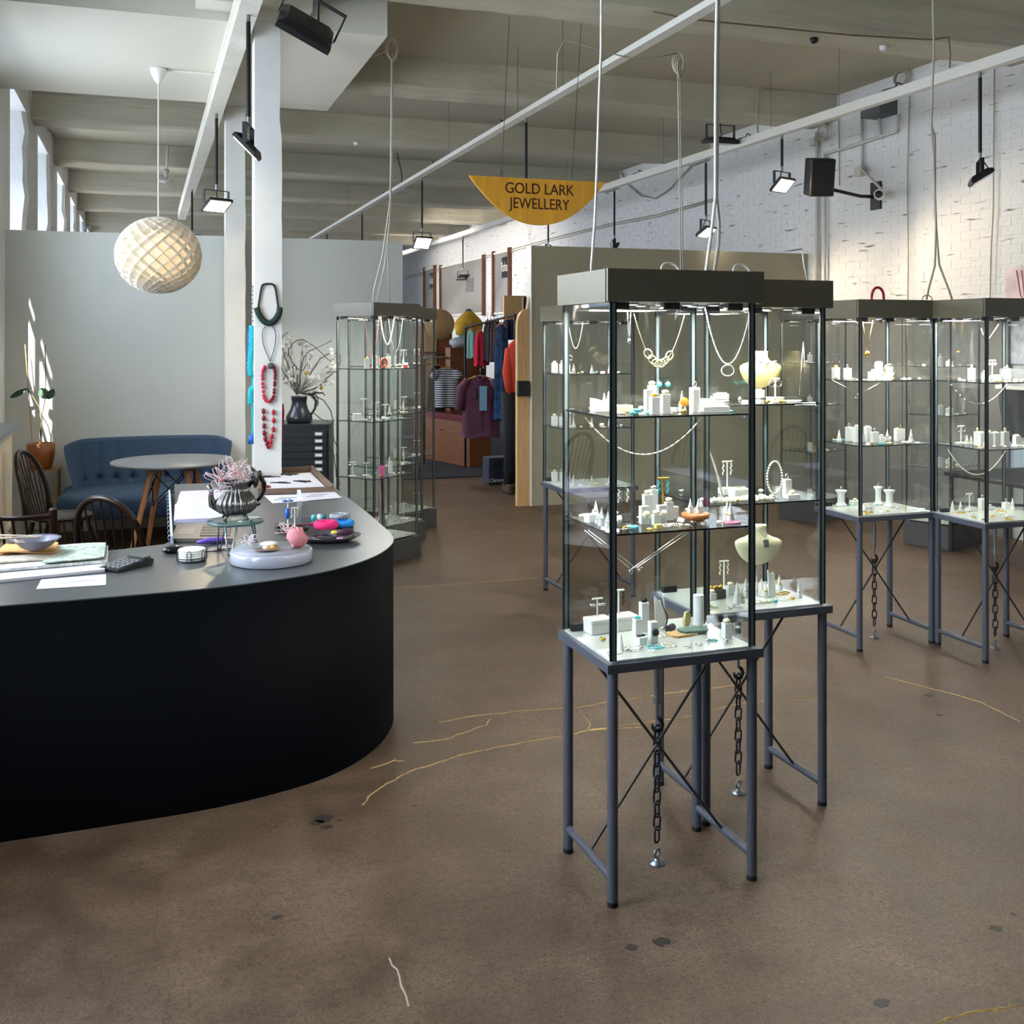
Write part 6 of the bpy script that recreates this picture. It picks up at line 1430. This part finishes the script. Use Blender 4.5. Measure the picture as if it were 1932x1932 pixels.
# plant stand, pot and plant
sp = Vector((*[v*8.42 for v in ray(82)], 0)); hs_ = H-(883-HZ)/F*8.42
t = thing('plant_stand', 'slim brass square plant stand in the sunny corner', 'stand', sp); BR = mat('antique_brass', (150, 118, 78), .4, .6)
MB().box(-.12, .12, -.12, .12, hs_-.012, hs_).build('top', BR, t)
for x in (-.11, .11):
    for y in (-.11, .11): MB().cyl((x, y, 0), (x, y, hs_-.012), .008, n=8).build('leg', BR, t)
for y in (-.11, .11): MB().cyl((-.11, y, .05), (.11, y, .05), .006, n=6).build('rail', BR, t)
pp = sp+Vector((-.02, 0, hs_+.001)); t = thing('potted_plant', 'terracotta pot with a thin stemmed plant bearing few large leaves', 'plant', pp); TERR = mat('terracotta', (140, 78, 32), .4, noise=.08, nscale=10)
MB().lathe([(.0, 0), (.078, 0), (.086, .012), (.104, .10), (.105, .195), (.098, .198), (.094, .185), (.0, .175)], n=36).build('pot', TERR, t)
MB().lathe([(0, .176), (.092, .176), (.09, .18), (0, .182)], n=24).build('soil', mat('soil', (48, 36, 28), .95), t)
STEM = mat('plant_stem', (96, 88, 60), .7)
def pp2(px, py): Zq = 8.42; a, b_ = ray(px); return Vector((a*Zq, b_*Zq, H-(py-HZ)/F*Zq))-pp
MB().tube([Vector((0, 0, .18)), pp2(76, 812), pp2(79, 790), pp2(74, 768), pp2(62, 748), pp2(51, 733)], .005, 6).build('stem', STEM, t)
MB().tube([Vector((.01, 0, .18)), pp2(78, 810), pp2(80, 780), pp2(86, 750), pp2(86, 700), pp2(85, 650)], .004, 6).build('stem', STEM, t)
MB().cyl(Vector((-.06, .02, .17)), pp2(46, 650)+Vector((0, .04, 0)), .004, n=6).build('cane', mat('bamboo_cane', (190, 140, 100), .6), t)
LEAF = mat('blue_green_leaf', (74, 104, 88), .45)
def leaf(a, b_, wd, cup=.02):
    a = Vector(a); b_ = Vector(b_); d = b_-a; s_ = d.cross(Vector((0, 1, .2))).normalized(); nn = d.cross(s_).normalized()
    fn = lambda u, v: a+d*v+s_*(u-.5)*2*wd*math.sin(PI*min(1, v*.96+.02))**.7+nn*cup*(4*(u-.5)**2)
    mb = MB(); mb.grid(fn, 6, 10); mb.grid(lambda u, v: fn(1-u, v)+nn*.002, 6, 10); return mb
leaf(pp2(52, 732), pp2(20, 749), .022).build('leaf', LEAF, t); leaf(pp2(76, 733), pp2(92, 752), .04).build('leaf', LEAF, t); leaf(pp2(90, 752), pp2(102, 733), .03).build('leaf', LEAF, t)
a, b_ = ray(103); st = Vector((a*8.2, b_*8.2, 0)); t = thing('side_stool', 'small scallop edged brass stool beside the sofa', 'stool', st); hz = H-(942-HZ)/F*8.2
n = 36; vs = [(.095*(1+.05*math.cos(10*2*PI*i/n))*math.cos(2*PI*i/n), .095*(1+.05*math.cos(10*2*PI*i/n))*math.sin(2*PI*i/n)) for i in range(n)]
MB().prism(vs, hz-.02, hz).build('seat', BR, t)
for k in range(3): a_ = 2*PI*k/3; MB().cyl((.05*math.cos(a_), .05*math.sin(a_), hz-.02), (.08*math.cos(a_), .08*math.sin(a_), 0), .009, n=8).build('leg', BR, t)
# drawer cabinet, jug and branches
ZC2 = 8.1; hz = H-(800-HZ)/F*ZC2; a, b_ = ray(577); cp = Vector((a*ZC2, b_*ZC2, 0))
t = thing('drawer_cabinet', 'black steel cabinet of many shallow drawers behind the nearer post', 'cabinet', cp, -.25)
MB().box(-.19, .19, -.17, .25, 0, hz).build('body', mat('black_steel', (12, 15, 24), .45), t)
MB().box(-.195, .195, -.18, .255, hz, hz+.012).build('top', mat('black_steel_top', (30, 34, 42), .35), t)
nd = 16
for k in range(nd):
    z0 = hz-.03-(k+1)*.053; dr = MB().box(-.175, .175, -.186, -.171, z0, z0+.049).build('drawer', mat('black_steel', 0), t)
    MB().box(.085, .145, -.191, -.186, z0+.010, z0+.038).build('label_holder', ZINC, dr); MB().box(.092, .138, -.193, -.191, z0+.015, z0+.033).build('label', WHITE, dr)
jp = cp+Vector((-.05, .0, hz+.013)); t = thing('metal_jug', 'tall dark metal jug with a curved handle on the drawer cabinet', 'jug', jp); JG = mat('dark_metal', (58, 60, 66), .3, .7)
MB().lathe([(0, 0), (.085, 0), (.10, .02), (.098, .05), (.068, .10), (.055, .15), (.060, .19), (.066, .20), (.060, .198), (.05, .15), (.0, .14)], n=36).build('body', JG, t)
MB().tube([(.085, -.01, .055), (.115, -.02, .10), (.125, -.02, .16), (.10, -.02, .205), (.07, -.015, .222), (.12, -.02, .235), (.17, -.03, .225)][:5], [.008, .009, .010, .010, .008], 10).tube([(.085, -.015, .205), (.12, -.02, .228), (.17, -.03, .222)], [.014, .010, .004], 8).build('handle', JG, t)
t = thing('dried_branches', 'dried twisted branches with pale seed discs in the dark jug', 'dried plant', jp+Vector((0, 0, .15))); TWG = mat('dry_twig', (92, 84, 78), .8)
g = random.Random(12); jj = jp+Vector((0, 0, .16)); DISC = mat('honesty_seed_disc', (222, 218, 205), .5, alpha=.75)
def jpt(px, py, d=0): a, b_ = ray(px); Zq = ZC2-.02+d; return Vector((a*Zq, b_*Zq, H-(py-HZ)/F*Zq))
paths = [((560, 745), (548, 700), (535, 660), (530, 640), (545, 626)), ((562, 745), (560, 700), (545, 665), (560, 642), (580, 645), (605, 665), (632, 690)), ((566, 742), (590, 700), (610, 672), (640, 668), (640, 690)), ((566, 742), (595, 745), (600, 760), (590, 775), (605, 790), (622, 800), (634, 840), (637, 890), (640, 925)), ((566, 742), (610, 755), (628, 790), (618, 820), (630, 860), (634, 900)), ((562, 742), (570, 690), (578, 668), (600, 655), (625, 643)), ((558, 742), (530, 690), (528, 660)), ((566, 742), (600, 730), (625, 705), (640, 700)), ((560, 742), (552, 690), (570, 700), (590, 668))]
for k, pth in enumerate(paths):
    S_ = spl([jpt(x, y, .04*math.sin(k*2+i)) for i, (x, y) in enumerate(pth)], 5)
    for q in S_: q += Vector((g.uniform(-.006, .006), g.uniform(-.006, .006), g.uniform(-.004, .004)))
    MB().tube(S_, [.0048*(1-.6*i/len(S_))+.001 for i in range(len(S_))], 5).build('branch', TWG, t, world=True)
for k in range(60):
    x = g.uniform(522, 632); y = 745-g.uniform(20, 110) if x < 590 else 745-g.uniform(0, 80)
    S_ = spl([jpt(562, 742), jpt((562+x)/2+g.uniform(-8, 8), (742+y)/2), jpt(x, y, g.uniform(-.08, .08))], 4); MB().tube(S_, .0013, 4).build('stalk', TWG, t, world=True)
    c0 = S_[-1]; q = Euler((g.uniform(0, 3), g.uniform(0, 3), 0)).to_matrix().to_4x4(); q.translation = c0
    for j in range(2): MB().lathe([(0, 0), (.018, .0), (.018, .0008), (0, .0008)], (g.uniform(-.02, .02), g.uniform(-.02, .02), 0), 10, M=q).build('seed_disc', DISC if g.random() < .97 else mat('yellow_flower', (200, 160, 60), .6), t, world=True)

# ================================================================== THE CLOTHES SHOP BEYOND THE PARTITIONS
def pz(px, py, Z): a, b_ = ray(px); return Vector((a*Z, b_*Z, H-(py-HZ)/F*Z))
def cloth(c, hw, z0, z1, dep, seed, flare=1.15, neck=.35, n=28, rows=12, fold=.012):
    g = random.Random(seed); p1, p2 = g.uniform(0, 6), g.uniform(0, 6); vs = []
    for j in range(rows+1):
        v = j/rows; z = z1+(z0-z1)*v; w_ = hw*(neck+(1-neck)*min(1, v/.14)**.6)*(1+(flare-1)*v)
        for i in range(n):
            q = 2*PI*i/n; f_ = fold*min(1, v*3)*math.sin(5*q+p1)+fold*.6*min(1, v*3)*math.sin(9*q+p2)
            vs.append((c[0]+(w_+f_)*math.cos(q), c[1]+(dep*(.5+.5*min(1, v*4))+f_)*math.sin(q), z+.01*math.sin(3*q+p2)*v))
    fs = [(j*n+i, j*n+(i+1) % n, (j+1)*n+(i+1) % n, (j+1)*n+i) for j in range(rows) for i in range(n)]
    fs += [tuple(range(n)), tuple(rows*n+i for i in range(n))[::-1]]
    return MB().add(vs, fs, True)
def garment(label, px, py0, py1, wpx, Z, m, seed, sleeves=None, rz=None, name='hanging_garment', grp=None, dep=.045, collar=False, strip=None, cat='clothes'):
    top = pz(px, py0, Z); bot = pz(px, py1, Z); hw = wpx/2/F*Z
    t = thing(name, label, cat, (top.x, top.y, top.z+.07), -YAW if rz is None else rz, grp); h = top.z-bot.z
    cloth((0, 0), hw, -h-.07, -.07, dep, seed).build('body', m, t)
    MB().tube([(-hw*.85, 0, -.10), (-hw*.3, 0, -.062), (0, 0, -.052), (hw*.3, 0, -.062), (hw*.85, 0, -.10)], .009, 7).build('hanger', MIDWOOD, t)
    MB().tube([(0, 0, -.05), (0, 0, 0.0), (.0, -.012, .018), (0, .004, .03), (0, .018, .018)], .003, 5).build('hook', ZINC, t)
    if sleeves:
        for s_ in (-1, 1): MB().tube([(s_*hw*.72, 0, -.10), (s_*hw*1.12, -.01, -.16-.1*sleeves), (s_*hw*1.25, -.015, -.12-sleeves)], [.045, .06, .052], 12).build('sleeve', m, t)
    if collar:
        MB().tube([(-.05, -.02, -.05), (-.03, -.055, -.085), (0, -.06, -.115), (.03, -.055, -.085), (.05, -.02, -.05)], .017, 8, flat=.5).build('collar', m, t)
        MB().box(-.012, .012, -dep-.02, -dep-.006, -h*.93, -.12).build('placket', m, t)
        for s_ in (-1, 1): MB().rbox(s_*hw*.5-.05, s_*hw*.5+.05, -dep-.014, -dep+.01, -.30, -.19, .006).build('pocket', m, t)
    return t
PUR = mat('plum_cotton', (98, 58, 84), .85, bump=.3, bscale=60)
STR = mat('striped_jersey', (220, 220, 226), .85)
def stripes(m, c2, sc_=30):
    nt = m.node_tree; b = nt.nodes['Principled BSDF']; tc = nt.nodes.new('ShaderNodeTexCoord'); w_ = nt.nodes.new('ShaderNodeTexWave'); w_.bands_direction = 'Z'; w_.inputs['Scale'].default_value = sc_; w_.inputs['Distortion'].default_value = .3
    r = nt.nodes.new('ShaderNodeValToRGB'); r.color_ramp.interpolation = 'CONSTANT'; r.color_ramp.elements[0].color = (*lin(c2), 1); r.color_ramp.elements[1].position = .45; r.color_ramp.elements[1].color = b.inputs['Base Color'].default_value
    nt.links.new(tc.outputs['Object'], w_.inputs['Vector']); nt.links.new(w_.outputs['Fac'], r.inputs[0]); nt.links.new(r.outputs[0], b.inputs['Base Color'])
stripes(STR, (36, 38, 58), 11)
DKF = mat('near_black_fabric', (24, 26, 32), .9, noise=.3, nscale=20); GRF = mat('olive_grey_fabric', (66, 68, 60), .9, noise=.2, nscale=20)
BLP = mat('blue_patterned_fabric', (24, 64, 104), .8, noise=.8, nscale=16); DPF = mat('dark_floral_fabric', (52, 40, 48), .85, noise=.9, nscale=26)
g1 = garment('plum long sleeved shirt hanging facing out on a wooden hanger', 906, 712, 825, 62, 11.4, PUR, 1, sleeves=.30, collar=True)
MB().box(-.005, .075, -.09, -.086, -.42, -.16).build('swing_tag', mat('pale_blue_tag', (120, 170, 200), .6), g1)
garment('front navy and white striped tee on the lower rack', 842, 695, 768, 40, 13.6, STR, 2, sleeves=.08)
garment('second striped tee behind the first on the lower rack', 860, 698, 768, 30, 13.8, STR, 3, sleeves=.08)
for i, (px, Z, m) in enumerate(((824, 13.9, DKF), (872, 14.0, GRF), (879, 14.2, GRF), (886, 14.4, DKF), (894, 14.6, DKF), (903, 14.8, DKF))):
    garment(('black garment left of the striped tees on the lower rack', 'olive grey garment nearest right of the striped tees', 'second olive grey garment right of the striped tees', 'black garment right after the olive grey ones', 'black garment second from the right end of the lower rack', 'rightmost black garment on the lower rack')[i], px, 690, 778, 26, Z, m, 10+i, grp='dark garments on the lower rack')
garment('pale mint sleeveless top on the upper rack', 889, 622, 675, 14, 12.6, mat('mint_cotton', (150, 205, 200), .85), 21)
garment('bright crimson top on the upper rack beside the mint one', 906, 626, 690, 17, 12.5, mat('crimson_cotton', (206, 24, 62), .85), 22)
garment('dark red top half hidden beside the crimson one', 915, 628, 688, 12, 12.6, mat('dark_red_cotton', (130, 22, 40), .85), 23)
for i, px in enumerate((920, 926, 932, 938)): garment(('first', 'second', 'third', 'fourth')[i]+' dark floral blouse from the left on the upper rack', px, 606, 682, 12, 12.4-.1*i, DPF, 30+i, grp='dark floral blouses on the upper rack')
garment('long blue patterned dress hanging on the upper rack', 946, 612, 792, 22, 11.3, BLP, 41)
for i, px in enumerate((957, 965)): garment(('left', 'right')[i]+' one of two dark navy tops ending the upper rack', px, 603, 640, 16, 11.6, mat('navy_fabric', (26, 34, 66), .9), 50+i, grp='navy tops at the right of the rack')
RK = mat('black_rack_steel', (26, 26, 28), .4, .5)
t = thing('clothes_rack', 'black upper clothes rail above the crimson top', 'rack', (*pz(925, 900, 12.0)[:2], 0))
A_ = pz(878, 618, 12.9); B_ = pz(972, 594, 11.4)
MB().cyl(A_, B_, .014, n=8).build('rail', RK, t, world=True)
for q in (A_, B_): MB().cyl((q.x, q.y, 0.012), q, .016, n=8).build('upright', RK, t, world=True)
t = thing('clothes_rack', 'lower chrome clothes rail carrying the striped tees', 'rack', (*pz(860, 900, 14)[:2], 0))
A_ = pz(800, 676, 13.3); B_ = pz(915, 672, 15.0)
MB().cyl(A_, B_, .015, n=8).build('rail', ZINC, t, world=True)
for q in (A_, B_): MB().cyl((q.x, q.y, 0.012), q, .018, n=8).build('upright', RK, t, world=True)
# row of stacked hooks / hangers over rail
# scarf mannequin
t = thing('scarf_mannequin', 'bust mannequin draped with a mustard and teal scarf on the wooden cabinet', 'mannequin', pz(884, 655, 14.2))
c0 = pz(884, 655, 14.2)
MB().lathe([(.05, 0), (.13, .10), (.15, .22), (.17, .32), (.12, .38), (.05, .42), (.045, .50), (0, .52)], c0, 20, 1, .65).build('torso', mat('teal_top', (86, 150, 150), .8), t, world=True)
MB().lathe([(.17, .16), (.19, .24), (.20, .32), (.14, .40), (.07, .46), (.06, .48)], c0+Vector((0, -.01, .0)), 20, 1, .72).build('scarf', mat('mustard_scarf', (206, 160, 50), .85, noise=.5, nscale=5), t, world=True)
t = thing('folded_shirt', 'light grey cap shaped garment beside the scarf mannequin', 'clothes', pz(866, 648, 13.8)); MB().ball(pz(866, 646, 13.8), .13, 14, .55).build('body', mat('pale_grey_jersey', (190, 192, 200), .85), t, world=True)
# coral mannequin with dark trousers
MZ = 10.9; mc = pz(981, 905, MZ); t = thing('clothed_mannequin', 'headless mannequin in a coral top and dark trousers by the pine board end', 'mannequin', (mc.x, mc.y, .012))
h0 = mc; zt_ = pz(967, 640, MZ).z
cloth((mc.x, mc.y), .14, pz(967, 747, MZ).z, zt_, .12, 61, 1.0, .4).build('coral_top', mat('coral_fleece', (214, 74, 52), .85), t, world=True)
MB().tube([(mc.x-.11, mc.y, zt_-.10), (mc.x-.15, mc.y-.03, zt_-.35), (mc.x-.13, mc.y-.06, zt_-.56)], [.05, .05, .04], 12).build('sleeve', mat('coral_fleece', 0), t, world=True)
for s_ in (-1, 1): MB().tube([(mc.x+s_*.09, mc.y, pz(967, 745, MZ).z+.03), (mc.x+s_*.10, mc.y-.02, .5), (mc.x+s_*.11, mc.y, .08)], [.11, .08, .065], 14).build('trouser_leg', DKF, t, world=True)
for s_ in (-1, 1): MB().rbox(-.05, .05, -.15, .10, .0, .09, .03, 3, T((mc.x+s_*.11-.01, mc.y, .013))).build('boot', mat('brown_boot', (62, 48, 40), .5), t, world=True)
# wooden cabinet and bench
WC = mat('chestnut_veneer', (138, 76, 40), .4, noise=.2, nscale=4, stretch=(1, 1, 6))
zc_ = pz(884, 655, 14.2).z
for nm, cx, Zq in (('left', 866, 13.8), ('right', 884, 14.2)):
    q = pz(cx, 655, Zq); tq = thing('display_pedestal', 'slim wooden pedestal, %s one of two behind the lower rack' % nm, 'pedestal', (q.x, q.y, .012)); MB().box(-.15, .15, -.12, .12, 0, zc_-.013-(.004 if nm == 'right' else -.0)).build('post', BROWNWOOD, tq)
    MB().box(-.17, .17, -.14, .14, zc_-.014, zc_-.012).build('top', BROWNWOOD, tq)
q = pz(868, 690, 14.8); t = thing('shop_cabinet', 'tall chestnut wood cabinet left of the clothes racks', 'cabinet', (q.x, q.y, 0))
zt_ = pz(840, 608, 14.6).z; x0 = pz(815, 610, 14.6).x; x1 = pz(872, 610, 14.8).x; y = q.y+.45
MB().box(x0, x1, y+.05, y+.5, .012, zt_).build('carcass', WC, t, world=True)
MB().box(x0+.04, (x0+x1)/2-.01, y+.02, y+.05, .3, zt_-.1).build('door', PINE, t, world=True)
MB().box((x0+x1)/2+.01, x1-.04, y+.02, y+.05, .3, zt_-.1).build('door', WC, t, world=True)
MB().box(x0-.05, x1, y-.05, y+.5, 1.36, 1.39).build('shelf', BROWNWOOD, t, world=True)
q0 = pz(803, 855, 13.9); q1 = pz(884, 880, 12.95); t = thing('wooden_bench', 'brown wooden box bench with a maroon padded top', 'bench', ((q0.x+q1.x)/2, (q0.y+q1.y)/2, .012))
zb_ = .56; d = Vector((q1.x-q0.x, q1.y-q0.y, 0)).normalized(); n_ = Vector((-d.y, d.x, 0)); n_ = n_ if n_.y > 0 else -n_
a_ = Vector((q0.x, q0.y, 0))-d*.35; b2 = Vector((q1.x, q1.y, 0))
def wedge(a, b, n, w_, z0, z1): return MB().add([(p.x, p.y, z) for z in (z0, z1) for p in (a, b, b+n*w_, a+n*w_)], [(0, 3, 2, 1), (4, 5, 6, 7), (0, 1, 5, 4), (1, 2, 6, 5), (2, 3, 7, 6), (3, 0, 4, 7)])
wedge(a_, b2, n_, .3, .012, zb_).build('box', BROWNWOOD, t, world=True)
wedge(a_-n_*.02, b2-n_*.02+d*.01, n_, .33, zb_, zb_+.075).build('cushion', mat('maroon_vinyl', (104, 28, 44), .3), t, world=True)
wedge(b2+d*.003, b2+d*.03, n_, .3, .012, zb_-.02).build('end_panel', WC, t, world=True)
c0 = a_.lerp(b2, .55)-n_*.01+Vector((0, 0, .42)); MB().cb(c0, (.06, .012, .012)).build('pull', ZINC, t, world=True)
# framed dark picture box on the floor
q = pz(938, 905, 11.5); t = thing('display_box', 'dark blue printed carton standing on the shop floor', 'box', (q.x, q.y, .012)); CB = mat('navy_print', (38, 46, 70), .5, noise=.6, nscale=7)
MB().box(-.10, .14, -.02, .2, 0, .28).build('carton', CB, t)
text('Clarendon', (q.x+.02, q.y-.024, .05), .055, WHITE, t)
# pine board end with rounded top by the opening, and black latch
t = thing('pine_board_end', 'tall rounded pine board end at the right side of the opening', 'panel', (3.38, 9.60, 0))
a_ = pz(975, 953, 10.05); x0_ = atY(975, 953, 9.46).x; poly = [(x0_, .0), (3.452, .0), (3.452, pz(1000, 560, 10.1).z)]+[(x0_+.10-.10*math.cos(PI/2*(1-i/8)), pz(975, 615, 10.1).z+.16*math.sin(PI/2*(1-i/8))) for i in range(9)]
MB().prism(poly, 9.44, 9.50, 'y').build('board', PINE, t, world=True)
q = pz(988, 733, 9.95); MB().rbox(q.x-.05, q.x+.07, 9.38, 9.438, q.z-.07, q.z+.07, .012, 2).build('latch', BLACK, t, world=True)
q = pz(996, 572, 10.1); MB().box(q.x-.02, q.x+.02, 9.56, 9.60, q.z-.07, q.z+.06).build('bracket', BLACK, t, world=True)
q = pz(980, 585, 11.8); o = MB().box(-.18, .12, 0, .03, -.12, .16).build('ribbed_panel', PINE, None, q); tag(o, 'pale ribbed wooden panel top behind the pine board end', 'panel')
o = MB().lathe([(.0, 0), (.22, 0), (.22, .02), (0, .02)], n=28, M=T((0, 0, 0), x=PI/2)).build('arched_board', PINE, None, pz(829, 612, 15.2)); tag(o, 'round topped pale panel standing above the chestnut cabinet', 'panel')
# framed posters on the brick wall
def poster(label, pxl, pxr, ytl, ytr, ybl, ybr, m, frame_right=True):
    tl, tr, bl, br = [atX(x, y, XR-.03) for x, y in ((pxl, ytl), (pxr, ytr), (pxl, ybl), (pxr, ybr))]
    z1 = (tl.z+tr.z)/2; z0 = (bl.z+br.z)/2; ya, yb = tl.y, tr.y; c0 = Vector((XR-.03, (ya+yb)/2, (z0+z1)/2))
    t = thing('framed_poster', label, 'poster', c0)
    MB().box(XR-.03, XR-.012, yb, ya, z0, z1).build('print', m, t, world=True)
    FW = mat('brown_frame', (104, 62, 36), .5); w_ = .07
    for a in ((yb-w_, yb, z0-w_, z1+w_), (ya, ya+w_, z0-w_, z1+w_)): MB().box(XR-.07, XR-.012, *a).build('frame_side', FW, t, world=True)
    for a in ((yb, ya, z1, z1+w_*.5), (yb, ya, z0-w_*.5, z0)): MB().box(XR-.05, XR-.012, *a).build('frame_rail', WHITE, t, world=True)
    MB().box(XR-.036, XR-.033, yb, ya, z0, z1).build('glazing', glassmat('poster_glass', (.97, .975, .975)), t, world=True)
    return t, ya, yb, z0, z1
PM1 = mat('grey_photo_print', (176, 172, 172), .6, noise=.35, nscale=1.2); PM2 = mat('pale_photo_print', (196, 188, 184), .6, noise=.3, nscale=.9, stretch=(1, .5, 1.5))
for lab, args, m in (('narrow framed poster with a small dark name patch, leftmost', (802, 820, 510, 506, 592, 592), PM1), ('wide framed pale landscape print between the narrow posters', (833, 912, 505, 488, 592, 592), PM2), ('narrow framed poster with a dark name patch, rightmost', (933, 961, 483, 472, 590, 588), PM1)):
    t, ya, yb, z0, z1 = poster(lab, *args, m)
    if m is PM1:
        zc = z1-.28; MB().box(XR-.032, XR-.0305, yb+.05, yb+(ya-yb)*.5, zc-.2, zc+.2).build('name_patch', mat('navy_patch', (30, 34, 58), .6), t, world=True)
        text('Rohan', (XR-.0375, yb+.05+((ya-yb)*.5-.05)/2, zc), (ya-yb)*.30, WHITE, t, rz=-PI/2, sxs=.62)
    else:
        yc = yb+(ya-yb)*.30
        MB().box(XR-.0325, XR-.0305, yc-.3, yc+.3, 2.55, 2.85).build('caption_block', mat('grey_caption', (150, 150, 150), .6, noise=.6, nscale=9), t, world=True)

# added fill spots without fittings, to brighten the shop's far brick wall
for x, y in ((5.0, 18.5), (4.8, 22.5)):
    d = bpy.data.lights.new('shop', 'SPOT'); d.energy = 230; d.color = (1, .93, .84); d.spot_size = 1.9; d.spot_blend = .7; d.shadow_soft_size = .12
    lo = bpy.data.objects.new('shop_wall_fill', d); C.objects.link(lo); lo.location = (x-1.2, y, 2.9); lo.rotation_euler = (0, -1.5, 0)
# ================================================================== RIGHT WALL, BEHIND THE RIGHT-HAND CASES
t = thing('display_boards', 'low grey display boards standing along the brick wall behind the right-hand cases', 'board', (XR-.03, 8.0, 0))
for y0, y1 in ((6.66, 7.9), (7.91, 9.40)): MB().box(XR-.05, XR-.012, y0, y1, 0, 1.86).build('board', mat('mid_grey_board', (122, 120, 116), .7), t, world=True)
def wprint(label, x0, x1, yt, yb_, m):
    a = atX(x0, yt, XR-.02); b2 = atX(x0, yb_, XR-.02); y2 = atX(x1, yt, XR-.02).y
    o = MB().box(-.004, .004, y2-a.y, 0, b2.z-a.z, 0).build('wall_print', m, None, (XR-.02, a.y, a.z)); tag(o, label, 'print'); return o
WP = mat('pink_sketch_paper', (222, 204, 206), .8, noise=.25, nscale=7); WP2 = mat('grey_sketch_paper', (186, 190, 198), .8, noise=.35, nscale=16)
o = wprint('pink tinted drawing sheet pinned high at the right picture edge', 1897, 1960, 507, 600, WP)
for k in range(3): MB().tube([(-.008, -.12-.05*k, -.02), (-.008, -.16-.04*k, -.22), (-.008, -.24, -.30+.02*k), (-.008, -.32+.03*k, -.2), (-.008, -.36, -.04)], .0035, 5).build('pink_line', mat('pink_line', (200, 90, 110), .7), o)
wprint('speckled grey drawing sheet below the pink one at the right edge', 1902, 1960, 604, 686, WP2)
wprint('pale bluish sheet low on the wall at the right picture edge', 1901, 1960, 845, 895, mat('pale_blue_sheet', (190, 205, 222), .8))
q = fl(1925, 1010); tx, ty = 5.95, 6.02
t = thing('side_table', 'dark table with crossed legs at the far right wall edge', 'table', (tx, ty, 0)); DT = mat('dark_table', (34, 32, 34), .5)
zt_ = H-(897-HZ)/F*7.7; MB().rbox(-.30, .5, -.5, .42, zt_-.03, zt_, .01, 2).build('top', DT, t)
for x in (-.26, .45):
    for y in (-.45, .38): MB().cyl((x, y, 0), (x, y, zt_-.03), .018, n=8).build('leg', DT, t)
for z in (.22, .36): MB().cyl((-.26, -.45, z), (.45, .38, z+.05), .012, n=6).cyl((-.26, .38, z), (.45, -.45, z+.05), .012, n=6).build('cross_bar', DT, t)
p = atX(1922, 735, XR-.10); t = thing('felt_scarf', 'crumpled grey felt scarf hanging from a white wall hook at the right edge', 'scarf', p)
cloth((p.x, p.y), .20, p.z-.36, p.z, .07, 77, .55, .9, fold=.02).build('cloth', mat('grey_felt_scarf', (104, 100, 102), .95, bump=.6, bscale=40), t, world=True)
MB().box(p.x-.04, XR-.0, p.y-.2, p.y+.2, p.z+.0, p.z+.03).build('shelf', WHITE, t, world=True)
MB().rbox(p.x-.04, p.x+.06, p.y-.14, p.y+.16, p.z+.03, p.z+.16, .01).build('card_box', mat('grey_white_card', (200, 202, 206), .7, noise=.3, nscale=14), t, world=True)
